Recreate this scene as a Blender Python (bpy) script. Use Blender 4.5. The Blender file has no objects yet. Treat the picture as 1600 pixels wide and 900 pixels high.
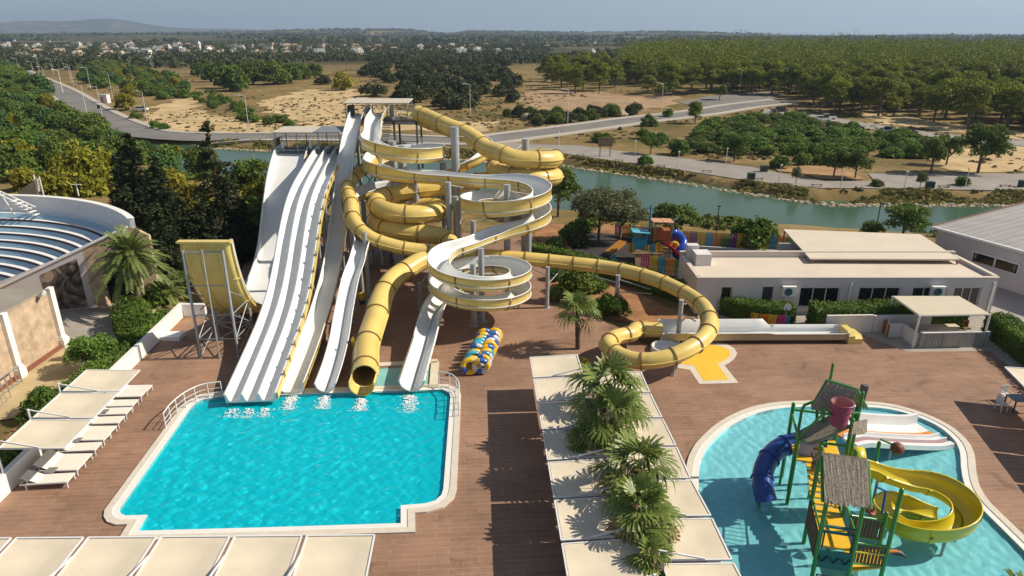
import bpy, bmesh, math, random
import numpy as np
from mathutils import Vector, Matrix
R = math.radians
SC = bpy.context.scene
COL = SC.collection
random.seed(7)
RNG = np.random.default_rng(7)

# ---------------------------------------------------------------- camera
CAM_H, PITCH, FPX = 20.0, R(20.6), 1066.7
cd = bpy.data.cameras.new('camera'); cam = bpy.data.objects.new('camera', cd); COL.objects.link(cam)
cam.location = (0, 0, CAM_H); cam.rotation_euler = (math.pi/2 - PITCH, 0, 0)
cd.lens = 24.0; cd.sensor_width = 36.0; cd.clip_start = 0.5; cd.clip_end = 60000
SC.camera = cam

# ---------------------------------------------------------------- sky, sun, exposure
SUN_EL, SUN_AZ = R(40), R(4)                 # azimuth measured from +X towards +Y
w = bpy.data.worlds.new('World'); SC.world = w; w.use_nodes = True
nt = w.node_tree; bg = nt.nodes['Background']
sky = nt.nodes.new('ShaderNodeTexSky'); sky.sky_type = 'NISHITA'; sky.sun_disc = False
sky.sun_elevation = SUN_EL; sky.sun_rotation = R(90) - SUN_AZ
sky.altitude = 20; sky.air_density = 1.0; sky.dust_density = 0.4; sky.ozone_density = 2.0
tcw = nt.nodes.new('ShaderNodeTexCoord'); vadd = nt.nodes.new('ShaderNodeVectorMath'); vadd.operation = 'ADD'; vadd.inputs[1].default_value = (0, 0, .045)
vn = nt.nodes.new('ShaderNodeVectorMath'); vn.operation = 'NORMALIZE'; nt.links.new(tcw.outputs['Generated'], vadd.inputs[0]); nt.links.new(vadd.outputs[0], vn.inputs[0]); nt.links.new(vn.outputs[0], sky.inputs['Vector'])
hs = nt.nodes.new('ShaderNodeHueSaturation'); hs.inputs['Saturation'].default_value = .85
nt.links.new(sky.outputs[0], hs.inputs['Color']); 
cn = nt.nodes.new('ShaderNodeTexNoise'); cn.inputs['Scale'].default_value = 2.2; cn.inputs['Detail'].default_value = 7; cn.inputs['Roughness'].default_value = .58
cm = nt.nodes.new('ShaderNodeMapping'); cm.inputs['Scale'].default_value = (1, 1, 5.5); cm.inputs['Location'].default_value = (.35, .2, .1); nt.links.new(tcw.outputs['Generated'], cm.inputs[0]); nt.links.new(cm.outputs[0], cn.inputs['Vector'])
cr = nt.nodes.new('ShaderNodeMapRange'); cr.inputs[1].default_value = .45; cr.inputs[2].default_value = .74; cr.inputs[3].default_value = 0; cr.inputs[4].default_value = .75; nt.links.new(cn.outputs['Fac'], cr.inputs[0])
cx_ = nt.nodes.new('ShaderNodeMix'); cx_.data_type = 'RGBA'; cx_.inputs[7].default_value = (5.6, 5.9, 6.3, 1); nt.links.new(cr.outputs[0], cx_.inputs[0]); nt.links.new(hs.outputs[0], cx_.inputs[6]); nt.links.new(cx_.outputs[2], bg.inputs['Color'])
bg.inputs['Strength'].default_value = 0.068
sl = bpy.data.lights.new('sun', 'SUN'); sun = bpy.data.objects.new('sun', sl); COL.objects.link(sun)
sl.energy = 5.0; sl.angle = R(0.53); sl.color = (1.0, 0.90, 0.74)
sdir = Vector((math.cos(SUN_EL)*math.cos(SUN_AZ), math.cos(SUN_EL)*math.sin(SUN_AZ), math.sin(SUN_EL)))
sun.rotation_euler = sdir.to_track_quat('Z', 'Y').to_euler(); sun.location = (60, 10, 80)
SC.view_settings.view_transform = 'Standard'; SC.view_settings.look = 'None'
SC.view_settings.exposure = 0.30; SC.view_settings.gamma = 1.0; SC.view_settings.use_curve_mapping = False
try:
    SC.cycles.max_bounces = 8; SC.cycles.transparent_max_bounces = 16; SC.cycles.use_denoising = True
    SC.cycles.volume_bounces = 0
except Exception: pass

# ---------------------------------------------------------------- helpers
def ray(px, py):
    u = (px-800)/FPX; v = (450-py)/FPX
    c, s = math.cos(PITCH), math.sin(PITCH)
    return Vector((u, c + v*s, -s + v*c))
def G(px, py, z=0.0):
    d = ray(px, py); t = (z-CAM_H)/d.z
    return Vector((d.x*t, d.y*t, z))
def V(px, py, Y):
    d = ray(px, py); t = Y/d.y
    return Vector((d.x*t, Y, CAM_H + d.z*t))

OFF = {}
class MB:
    def __init__(s): s.v = []; s.f = []; s.m = []; s.sm = []
    def add(s, vs, fs, mi=0, smooth=False):
        b = len(s.v); s.v.extend([tuple(p) for p in vs])
        for f in fs:
            s.f.append(tuple(i+b for i in f)); s.m.append(mi); s.sm.append(smooth)
    def quad(s, a, b, c, d, mi=0): s.add([a, b, c, d], [(0, 1, 2, 3)], mi)
    def box(s, c, size, rz=0, mi=0, M=None):
        sx, sy, sz = size[0]/2, size[1]/2, size[2]/2
        vs = [Vector((x, y, z)) for x in (-sx, sx) for y in (-sy, sy) for z in (-sz, sz)]
        if M is None: M = Matrix.Translation(Vector(c)) @ Matrix.Rotation(rz, 4, 'Z')
        s.add([M @ p for p in vs], [(0,1,3,2),(4,6,7,5),(0,4,5,1),(2,3,7,6),(0,2,6,4),(1,5,7,3)], mi)
    def bar(s, p0, p1, w, h, mi=0, up=(0,0,1)):
        p0, p1 = Vector(p0), Vector(p1); d = p1-p0; L = d.length
        if L < 1e-6: return
        x = d/L; u = Vector(up)
        if abs(x.dot(u)) > .98: u = Vector((1,0,0)) if abs(x.x) < .9 else Vector((0,1,0))
        y = u.cross(x).normalized(); z = x.cross(y)
        M = Matrix((x, y, z)).transposed().to_4x4(); M.translation = (p0+p1)/2
        s.box(None, (L, w, h), M=M, mi=mi)
    def tube(s, pts, r, n=8, mi=0, caps=True, smooth=True):
        pts = [Vector(p) for p in pts]; N = len(pts)
        rs = r if hasattr(r, '__len__') else [r]*N
        vs = []; prev = None
        for i, p in enumerate(pts):
            t = (pts[min(i+1, N-1)] - pts[max(i-1, 0)])
            t = t.normalized() if t.length > 1e-9 else Vector((0,0,1))
            if prev is None:
                a = Vector((0,0,1)) if abs(t.z) < .9 else Vector((1,0,0)); x = a.cross(t).normalized()
            else: x = (prev - t*prev.dot(t)).normalized()
            prev = x; y = t.cross(x)
            for k in range(n):
                a = 2*math.pi*k/n; vs.append(p + (x*math.cos(a)+y*math.sin(a))*rs[i])
        fs = [(i*n+k, i*n+(k+1)%n, (i+1)*n+(k+1)%n, (i+1)*n+k) for i in range(N-1) for k in range(n)]
        s.add(vs, fs, mi, smooth)
        if caps:
            s.add(vs[:n], [tuple(range(n-1, -1, -1))], mi); s.add(vs[-n:], [tuple(range(n))], mi)
    def prism(s, poly, z0, z1, mi=0, mi_side=None):
        n = len(poly); ms = mi if mi_side is None else mi_side
        vs = [(p[0], p[1], z0) for p in poly] + [(p[0], p[1], z1) for p in poly]
        a = sum(poly[i][0]*poly[(i+1)%n][1]-poly[(i+1)%n][0]*poly[i][1] for i in range(n))
        top = tuple(range(n, 2*n)); bot = tuple(range(n-1, -1, -1))
        sd = [(i, (i+1)%n, n+(i+1)%n, n+i) for i in range(n)]
        if a < 0: top = top[::-1]; bot = bot[::-1]; sd = [f[::-1] for f in sd]
        s.add(vs, [top, bot], mi); s.add(vs, sd, ms)
    def extr(s, prof, p0, p1, mi=0, up=Vector((0,0,1)), smooth=False, closed=True):
        """profile (side,up) extruded p0->p1"""
        p0, p1 = Vector(p0), Vector(p1); t = (p1-p0).normalized(); sd = t.cross(up).normalized(); u = sd.cross(t)
        n = len(prof); vs = [p0+sd*a+u*b for a, b in prof]+[p1+sd*a+u*b for a, b in prof]
        m = n if closed else n-1
        s.add(vs, [(i, (i+1)%n, n+(i+1)%n, n+i) for i in range(m)], mi, smooth)
        if closed: s.add(vs, [tuple(range(n))[::-1], tuple(range(n, 2*n))], mi)
    def lathe(s, c, prof, n=16, mi=0, smooth=True, axis=None):
        c = Vector(c); vs = []; M = Matrix.Identity(3)
        if axis is not None: M = Vector(axis).to_track_quat('Z', 'Y').to_matrix()
        for r, z in prof:
            for k in range(n):
                a = 2*math.pi*k/n; vs.append(c + M @ Vector((r*math.cos(a), r*math.sin(a), z)))
        s.add(vs, [(i*n+k, i*n+(k+1)%n, (i+1)*n+(k+1)%n, (i+1)*n+k) for i in range(len(prof)-1) for k in range(n)], mi, smooth)
    def ball(s, c, r, mi=0, n=10, sq=(1,1,1)):
        prof = [(math.sin(math.pi*i/n), -math.cos(math.pi*i/n)) for i in range(n+1)]
        c = Vector(c); vs = []; m = n+2
        for a, z in prof:
            for k in range(m):
                t = 2*math.pi*k/m; vs.append(c+Vector((a*math.cos(t)*r*sq[0], a*math.sin(t)*r*sq[1], z*r*sq[2])))
        s.add(vs, [(i*m+k, i*m+(k+1)%m, (i+1)*m+(k+1)%m, (i+1)*m+k) for i in range(n) for k in range(m)], mi, True)
    def build(s, name, mats, parent=None, off=None):
        me = bpy.data.meshes.new(name)
        o = bpy.data.objects.new(name, me)
        V_ = np.array(s.v, dtype=float).reshape(-1, 3)
        if off is None:
            if parent is not None: off = OFF[parent.name]
            else: off = ((V_[:,0].min()+V_[:,0].max())/2, (V_[:,1].min()+V_[:,1].max())/2, V_[:,2].min()) if len(V_) else (0,0,0)
        off = np.array(off, dtype=float)
        me.from_pydata((V_-off).tolist(), [], s.f)
        if not isinstance(mats, (list, tuple)): mats = [mats]
        for m in mats: me.materials.append(m)
        me.polygons.foreach_set('material_index', s.m); me.polygons.foreach_set('use_smooth', s.sm)
        me.update()
        COL.objects.link(o)
        if parent is None: o.location = tuple(off)
        else: o.parent = parent
        OFF[o.name] = tuple(off)
        return o
def tag(o, label=None, cat=None, group=None, kind=None):
    if label: o['label'] = label
    if cat: o['category'] = cat
    if group: o['group'] = group
    if kind: o['kind'] = kind
    return o
def thing(name, label, cat, loc=(0,0,0), group=None):
    o = bpy.data.objects.new(name, None); COL.objects.link(o); o.location = tuple(loc)
    o.empty_display_size = .3; OFF[o.name] = tuple(loc)
    return tag(o, label, cat, group)
def copy_tree(o, parent=None, loc=None, rz=None, label=None, scale=None):
    c = o.copy(); COL.objects.link(c)
    if parent is not None: c.parent = parent
    if loc is not None: c.location = tuple(loc)
    if rz is not None: c.rotation_euler = (c.rotation_euler.x, c.rotation_euler.y, rz)
    if scale is not None: c.scale = scale if hasattr(scale, '__len__') else (scale,)*3
    if label: c['label'] = label
    for ch in KIDS(o): copy_tree(ch, c)
    return c
def KIDS(o): return list(o.children)
def struct(name, mb, mats): return tag(mb.build(name, mats), kind='structure')

# ---------------------------------------------------------------- materials
MATS = {}
def srgb(h):
    f = lambda c: c/12.92 if c <= .04045 else ((c+.055)/1.055)**2.4
    return tuple(f(int(h[i:i+2], 16)/255) for i in (0, 2, 4))
def mat(name, col, rough=.6, noise=0.12, nscale=3.0, metal=0, spec=.5, bump=0, bscale=None, coat=0, rand=0, translucent=0, emis=None, hue2=None):
    """principled with two-octave object-space tone variation"""
    m = bpy.data.materials.new(name); m.use_nodes = True; t = m.node_tree; b = t.nodes['Principled BSDF']
    b.inputs['Roughness'].default_value = rough; b.inputs['Metallic'].default_value = metal
    b.inputs['Specular IOR Level'].default_value = spec
    if coat: b.inputs['Coat Weight'].default_value = coat; b.inputs['Coat Roughness'].default_value = .08
    tc = t.nodes.new('ShaderNodeTexCoord'); L = t.links.new
    if noise or hue2:
        n = t.nodes.new('ShaderNodeTexNoise'); n.inputs['Scale'].default_value = nscale; n.inputs['Detail'].default_value = 5
        n.inputs['Roughness'].default_value = .65
        L(tc.outputs['Object'], n.inputs['Vector'])
        r = t.nodes.new('ShaderNodeValToRGB'); L(n.outputs['Fac'], r.inputs[0])
        c2 = hue2 or col
        r.color_ramp.elements[0].position = .3; r.color_ramp.elements[1].position = .7
        r.color_ramp.elements[0].color = tuple(max(0, c*(1-noise)) for c in col)+(1,)
        r.color_ramp.elements[1].color = tuple(min(1, c*(1+noise*.8)) for c in c2)+(1,)
        out = r.outputs[0]
    else:
        rg = t.nodes.new('ShaderNodeRGB'); rg.outputs[0].default_value = tuple(col)+(1,); out = rg.outputs[0]
    if rand:
        oi = t.nodes.new('ShaderNodeObjectInfo'); h = t.nodes.new('ShaderNodeHueSaturation')
        mr = t.nodes.new('ShaderNodeMapRange'); mr.inputs[3].default_value = 1-rand; mr.inputs[4].default_value = 1+rand
        L(oi.outputs['Random'], mr.inputs[0]); L(mr.outputs[0], h.inputs['Value']); L(out, h.inputs['Color'])
        mr2 = t.nodes.new('ShaderNodeMapRange'); mr2.inputs[3].default_value = .5-rand*.05; mr2.inputs[4].default_value = .5+rand*.05
        ml = t.nodes.new('ShaderNodeMath'); ml.operation = 'MULTIPLY'; ml.inputs[1].default_value = 7.31
        fr = t.nodes.new('ShaderNodeMath'); fr.operation = 'FRACT'
        L(oi.outputs['Random'], ml.inputs[0]); L(ml.outputs[0], fr.inputs[0]); L(fr.outputs[0], mr2.inputs[0]); L(mr2.outputs[0], h.inputs['Hue'])
        out = h.outputs[0]
    L(out, b.inputs['Base Color'])
    if bump:
        nb = t.nodes.new('ShaderNodeTexNoise'); nb.inputs['Scale'].default_value = bscale or nscale*6; nb.inputs['Detail'].default_value = 4
        L(tc.outputs['Object'], nb.inputs['Vector'])
        bp = t.nodes.new('ShaderNodeBump'); bp.inputs['Strength'].default_value = bump; bp.inputs['Distance'].default_value = .05
        L(nb.outputs['Fac'], bp.inputs['Height']); L(bp.outputs[0], b.inputs['Normal'])
    if translucent:
        o = t.nodes['Material Output']; tr = t.nodes.new('ShaderNodeBsdfTranslucent'); mx = t.nodes.new('ShaderNodeMixShader')
        L(out, tr.inputs['Color']); mx.inputs[0].default_value = translucent
        L(b.outputs[0], mx.inputs[1]); L(tr.outputs[0], mx.inputs[2]); L(mx.outputs[0], o.inputs['Surface'])
    MATS[name] = m; return m

def leaf_mat(name, c1, c2, rough=.75, rand=.18, trans=.25, scale=.5):
    return mat(name, c1, rough=rough, noise=.25, nscale=scale, hue2=c2, rand=rand, translucent=trans, spec=.25)

# curve helpers
def catmull(pts, step=.4, closed=False):
    P = [np.array(p, dtype=float) for p in pts]; out = []
    n = len(P); m = n if closed else n-1
    for i in range(m):
        p1, p2 = P[i], P[(i+1) % n]
        p0 = P[(i-1) % n] if (closed or i > 0) else 2*p1-p2
        p3 = P[(i+2) % n] if (closed or i+2 < n) else 2*p2-p1
        d = lambda a, b: max(np.linalg.norm(a-b)**.5, 1e-4)
        t0 = 0; t1 = t0+d(p0, p1); t2 = t1+d(p1, p2); t3 = t2+d(p2, p3)
        k = max(1, int(np.linalg.norm(p2-p1)/step))
        for j in range(k):
            t = t1+(t2-t1)*j/k
            A1 = (t1-t)/(t1-t0)*p0+(t-t0)/(t1-t0)*p1; A2 = (t2-t)/(t2-t1)*p1+(t-t1)/(t2-t1)*p2; A3 = (t3-t)/(t3-t2)*p2+(t-t2)/(t3-t2)*p3
            B1 = (t2-t)/(t2-t0)*A1+(t-t0)/(t2-t0)*A2; B2 = (t3-t)/(t3-t1)*A2+(t-t1)/(t3-t1)*A3
            out.append((t2-t)/(t2-t1)*B1+(t-t1)/(t2-t1)*B2)
    if not closed: out.append(P[-1])
    return np.array(out)
def arc(cx, cy, r, a0, a1, z0, z1, n=None, r1=None):
    n = n or max(3, int(abs(a1-a0)/30)+1); r1 = r if r1 is None else r1
    return [(cx+(r+(r1-r)*i/(n-1))*math.cos(R(a0+(a1-a0)*i/(n-1))), cy+(r+(r1-r)*i/(n-1))*math.sin(R(a0+(a1-a0)*i/(n-1))), z0+(z1-z0)*i/(n-1)) for i in range(n)]
def offset_poly(pts, d):
    """offset a closed CCW polygon outwards by d (negative: inwards)"""
    P = [np.array(p[:2], dtype=float) for p in pts]; n = len(P); out = []
    a = sum(P[i][0]*P[(i+1)%n][1]-P[(i+1)%n][0]*P[i][1] for i in range(n)); sg = 1 if a > 0 else -1
    for i in range(n):
        e1 = P[i]-P[i-1]; e2 = P[(i+1) % n]-P[i]
        e1 = e1/np.linalg.norm(e1); e2 = e2/np.linalg.norm(e2)
        n1 = np.array((e1[1], -e1[0]))*sg; n2 = np.array((e2[1], -e2[0]))*sg
        m = n1+n2; k = m.dot(m)
        m = m*2/k if k > .35 else m/np.linalg.norm(m)*1.6
        out.append(tuple(P[i]+m*d))
    return out
def triangulated(mb, outer, holes, z, mi=0):
    """flat polygon with holes, filled through bmesh"""
    bm = bmesh.new(); es = []
    for loop in [outer]+list(holes):
        vs = [bm.verts.new((p[0], p[1], z)) for p in loop]
        es += [bm.edges.new((vs[i], vs[(i+1) % len(vs)])) for i in range(len(vs))]
    bmesh.ops.triangle_fill(bm, edges=es, use_beauty=True, normal=(0, 0, 1))
    bm.verts.index_update()
    mb.add([v.co[:] for v in bm.verts], [tuple(v.index for v in (f.verts if f.normal.z >= 0 else reversed(f.verts))) for f in bm.faces], mi)
    bm.free()
def strip(mb, pts, wid, mi=0):
    P = [np.array(p, dtype=float) for p in pts]; vs = []; n = len(P)
    ws = wid if hasattr(wid, '__len__') else [wid]*n
    for i in range(n):
        t = P[min(i+1, n-1)]-P[max(i-1, 0)]; s = np.array((-t[1], t[0], 0)); s = s/np.linalg.norm(s)
        vs += [P[i]+s*ws[i]/2, P[i]-s*ws[i]/2]
    mb.add(vs, [(2*i+1, 2*i+3, 2*i+2, 2*i) for i in range(n-1)], mi)
# ================================================================ GROUND, WATER, PAVING
UX, UY = Vector((math.cos(R(3.5)), math.sin(R(3.5)), 0)), Vector((-math.sin(R(3.5)), math.cos(R(3.5)), 0))
FARZ = -0.9
# river edges in plan (x, y): near waterline and far waterline
NEAR = [(-400,190),(-160,140),(-80,119),(-45,105),(-12,91),(16,81.8),(27,79.3),(47,73.8),(80,66),(140,52),(400,0)]
FARW = [(-400,235),(-160,172),(-90,146),(-56,137),(-20,128),(9,118.7),(25,105.5),(36,95),(42.6,90.2),(68,89.5),(110,84),(400,40)]
nx, ny = zip(*NEAR); fx, fy = zip(*FARW)
def vnoise(x, y, s, seed=0):
    x = np.asarray(x)/s; y = np.asarray(y)/s
    xi = np.floor(x).astype(np.int64); yi = np.floor(y).astype(np.int64); xf = x-xi; yf = y-yi
    def h(a, b):
        k = (a*374761393 + b*668265263 + seed*974711) & 0x7fffffff
        k = ((k ^ (k >> 13))*1274126177) & 0x7fffffff
        return ((k ^ (k >> 16)) & 0xffff)/65535.0
    u = xf*xf*(3-2*xf); v = yf*yf*(3-2*yf)
    return (h(xi,yi)*(1-u)+h(xi+1,yi)*u)*(1-v)+(h(xi,yi+1)*(1-u)+h(xi+1,yi+1)*u)*v
def sstep(a, b, x):
    t = np.clip((x-a)/(b-a), 0, 1); return t*t*(3-2*t)
def terrain(x, y):
    x = np.asarray(x, float); y = np.asarray(y, float)
    dn = np.interp(x, nx, ny); df = np.interp(x, fx, fy)
    z = np.where(y < (dn+df)/2, -0.06 - 4.0*sstep(-5, 2, y-dn), FARZ - 0.1 - 3.2*sstep(-5.5, 1.5, df-y))
    d = np.hypot(x, y); az = np.degrees(np.arctan2(x, y))
    f = sstep(240, 600, d)
    z = z + f*(3.0*(vnoise(x, y, 170, 1)-.5) + 1.2*(vnoise(x, y, 60, 2)-.5))
    # rise with the pine wood on the right
    z = z + 4.5*sstep(190, 420, d)*sstep(4, 16, az)*(1-sstep(600, 1200, d))
    # left slope behind the theatre
    z = z + 2.0*sstep(-24, -34, az)*sstep(60, 90, d)*(1-sstep(150, 190, d))
    # far low hills and plateaus
    g = sstep(900, 2600, d)
    land = 1-sstep(14, 26, az)*sstep(2500, 3900, d)
    z = z + g*land*(10*vnoise(x, y, 900, 3)+9*vnoise(x, y, 420, 4)*sstep(1200, 2600, d)-6)
    z = z + sstep(3000, 3600, d)*sstep(-30, -14, az)*(1-sstep(-8.5, -4.5, az))*(18+5*vnoise(x, y, 700, 8))*(1-sstep(5200, 6500, d))
    z = z + sstep(2900, 3300, d)*sstep(-5, -3, az)*(1-sstep(22, 28, az))*(6+7*vnoise(x, y, 600, 9))*(1-sstep(5200, 6500, d))
    # sea side: land sinks away
    z = z - 26*sstep(13, 24, az)*sstep(3000, 4200, d)
    # blue mountain ridge, far left
    ridge = np.exp(-((az+34)/2.6)**2)*.80+np.exp(-((az+29)/3.4)**2)*1.0+np.exp(-((az+39)/2.6)**2)*.55+np.exp(-((az+22)/5)**2)*.35
    z = z + ridge*(112+24*vnoise(x, y, 800, 5))*sstep(8200, 9600, d)*(1-sstep(10500, 14000, d))*1.12
    z = z + np.exp(-((az+3)/1.3)**2)*26*sstep(5200, 6200, d)*(1-sstep(6500, 9000, d))
    # room under the paving for the pool basins
    for x0, x1, y0, y1 in ((-21, 0, 20, 39), (7, 33, 6, 37)):
        z = z - 3*sstep(x0-1.5, x0, x)*(1-sstep(x1, x1+1.5, x))*sstep(y0-1.5, y0, y)*(1-sstep(y1, y1+1.5, y))
    return z

def terrain_mesh():
    azs = np.radians(np.concatenate([np.linspace(-62, -42, 24)[:-1], np.linspace(-42, 42, 280), np.linspace(42, 62, 24)[1:]]))
    ds = np.concatenate([np.linspace(2, 60, 20)[:-1], np.linspace(60, 160, 90)[:-1], np.geomspace(160, 16000, 200)])
    A, D = np.meshgrid(azs, ds); X = D*np.sin(A); Y = D*np.cos(A); Z = terrain(X, Y)
    n, m = X.shape; mb = MB()
    vs = np.stack([X, Y, Z], -1).reshape(-1, 3)
    fs = [(i*m+j, i*m+j+1, (i+1)*m+j+1, (i+1)*m+j) for i in range(n-1) for j in range(m-1)]
    fs = [f[::-1] for f in fs]
    mb.v = vs.tolist(); mb.f = fs; mb.m = [0]*len(fs); mb.sm = [True]*len(fs)
    return mb

def ground_mat():
    m = bpy.data.materials.new('dry_ground'); m.use_nodes = True; t = m.node_tree; L = t.links.new
    b = t.nodes['Principled BSDF']; b.inputs['Roughness'].default_value = .95; b.inputs['Specular IOR Level'].default_value = .1
    geo = t.nodes.new('ShaderNodeNewGeometry')
    def nz(s, d=6, r=.6):
        n = t.nodes.new('ShaderNodeTexNoise'); n.inputs['Scale'].default_value = s; n.inputs['Detail'].default_value = d; n.inputs['Roughness'].default_value = r
        L(geo.outputs['Position'], n.inputs['Vector']); return n.outputs['Fac']
    def ramp(src, els):
        r = t.nodes.new('ShaderNodeValToRGB'); L(src, r.inputs[0]); e = r.color_ramp.elements
        while len(e) < len(els): e.new(.5)
        for k, (p, c) in enumerate(els): e[k].position = p; e[k].color = tuple(c)+(1,)
        return r.outputs[0]
    def mix(f, a, c):
        x = t.nodes.new('ShaderNodeMix'); x.data_type = 'RGBA'
        if isinstance(f, float): x.inputs[0].default_value = f
        else: L(f, x.inputs[0])
        for s, i in ((a, 6), (c, 7)):
            if isinstance(s, tuple): x.inputs[i].default_value = s+(1,)
            else: L(s, x.inputs[i])
        return x.outputs[2]
    def mr(src, a, c, lo=0., hi=1.):
        x = t.nodes.new('ShaderNodeMapRange'); L(src, x.inputs[0]); x.interpolation_type = 'SMOOTHSTEP'
        for i, v in ((1, a), (2, c), (3, lo), (4, hi)): x.inputs[i].default_value = v
        return x.outputs[0]
    sep = t.nodes.new('ShaderNodeSeparateXYZ'); L(geo.outputs['Position'], sep.inputs[0])
    near = ramp(nz(.045, 8, .65), [(.30, (.085,.08,.025)), (.45, (.17,.125,.05)), (.58, (.27,.19,.085)), (.74, (.40,.29,.15))])
    fine = ramp(nz(.45, 5, .7), [(.35, (.08,.085,.028)), (.5, (.21,.15,.065)), (.7, (.36,.25,.12))])
    near = mix(mr(nz(.09, 4), .45, .62), near, fine)
    # far: woods and fields in patches
    patch = ramp(nz(.006, 9, .72), [(.36, (.018,.028,.012)), (.50, (.03,.042,.017)), (.55, (.10,.085,.045)), (.62, (.25,.185,.105)), (.72, (.33,.25,.16))])
    spk = ramp(nz(.03, 5, .75), [(.47, (.02,.03,.012)), (.58, (.16,.125,.07))])
    far = mix(mr(nz(.0011, 3), .42, .6), patch, spk)
    ln = t.nodes.new('ShaderNodeVectorMath'); ln.operation = 'LENGTH'; L(geo.outputs['Position'], ln.inputs[0])
    col = mix(mr(ln.outputs['Value'], 380, 620), near, far)
    # rock on steep river banks, red earth
    red = mix(mr(nz(.12, 4), .4, .6), (.30,.13,.055), (.40,.20,.09))
    L(col, b.inputs['Base Color'])
    bp = t.nodes.new('ShaderNodeBump'); bp.inputs['Strength'].default_value = .5; bp.inputs['Distance'].default_value = .4
    L(nz(.8, 6), bp.inputs['Height']); L(bp.outputs[0], b.inputs['Normal'])
    return m
M_GROUND = ground_mat()
struct('terrain', terrain_mesh(), M_GROUND)

# river and sea
def water_mat(name, col, rough=.12, scale=1.2, bump=.25, spec=.5):
    m = mat(name, col, rough=rough, noise=.10, nscale=.05, spec=spec)
    t = m.node_tree; b = t.nodes['Principled BSDF']; L = t.links.new
    geo = t.nodes.new('ShaderNodeNewGeometry'); mp = t.nodes.new('ShaderNodeMapping'); mp.inputs['Scale'].default_value = (1, .6, 1)
    L(geo.outputs['Position'], mp.inputs[0])
    n = t.nodes.new('ShaderNodeTexNoise'); n.inputs['Scale'].default_value = scale; n.inputs['Detail'].default_value = 4; L(mp.outputs[0], n.inputs['Vector'])
    bp = t.nodes.new('ShaderNodeBump'); bp.inputs['Strength'].default_value = bump; bp.inputs['Distance'].default_value = .15
    L(n.outputs['Fac'], bp.inputs['Height']); L(bp.outputs[0], b.inputs['Normal'])
    b.inputs['IOR'].default_value = 1.33
    return m
mb = MB()
xs = np.linspace(-400, 400, 81); yn_ = np.interp(xs, nx, ny)-6; yf_ = np.interp(xs, fx, fy)+6
mb.add([(x, y, -2.0) for x, y in zip(xs, yn_)]+[(x, y, -2.0) for x, y in zip(xs, yf_)], [(i, i+1, 82+i, 81+i) for i in range(80)])
struct('river', mb, water_mat('river_water', (.055,.105,.066), rough=.16, scale=.9, bump=.2, spec=.3))
mb = MB(); mb.quad((800,3300,-24), (40000,3300,-24), (40000,50000,-24), (800,50000,-24))
struct('sea', mb, water_mat('sea_water', (.10,.20,.26), rough=.35, scale=.02, bump=.1))

# --- pool outlines
def PG(pts, z=0.0): return [tuple(G(x, y, z)[:2]) for x, y in pts]
POOL = PG([(345,624),(318,628),(308,633),(300,640),(189,799),(188.5,804),(191,808),(198,810.5),(232,809.5),(217.5,834.5),(420,829),(626.5,822.5),(626.5,794.5),(664,791.5),(680,787),(690,778),(693,768),(704,623),(702,617),(692,612.5)], -.12)
SPLASH = PG([(1093,728),(1100,712),(1107,700),(1137,671),(1178,650),(1220,641),(1273,639),(1362,640),(1395,644),(1430,654),(1454,664),(1473,675),(1491,692),(1498,706),(1500,720),(1500,735),(1505,762),(1520,787),(1546,813),(1575,842),(1605,872),(1660,940),(1640,1010),(1500,1040),(1320,1030),(1180,980),(1130,890),(1103,820),(1090,765)], -.12)
def smooth_loop(P, k=2, keep=()):
    for _ in range(k):
        out = []
        n = len(P)
        for i in range(n):
            a = np.array(P[i]); b_ = np.array(P[(i+1) % n]); out += [tuple(a*.75+b_*.25), tuple(a*.25+b_*.75)]
        P = out
    return P
SPLASH = smooth_loop(SPLASH, 2)
WADE = PG([(588,575),(673,569),(668,612.5),(584,616)], -.1)
PADO = PG([(1036,552),(1040,541),(1058,535),(1085,532),(1112,533),(1134,537),(1147,544),(1152,552),(1148,560),(1140,567),(1132,571),(1154,598.5),(1093,600),(1078,578),(1060,575),(1045,567)], 0)
PADI = PG([(1046,552),(1050,545),(1064,540),(1085,537),(1106,538),(1126,541),(1138,546),(1142,552),(1139,558),(1131,564),(1121,569),(1139,593.5),(1099,595),(1084,571),(1066,569),(1053,562)], 0)
POOL_O = offset_poly(POOL, .62); SPL_O = offset_poly(SPLASH, .62); WADE_O = PG([(588,566.5),(688,566.5),(685,606),(584,617)], 0)
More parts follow.
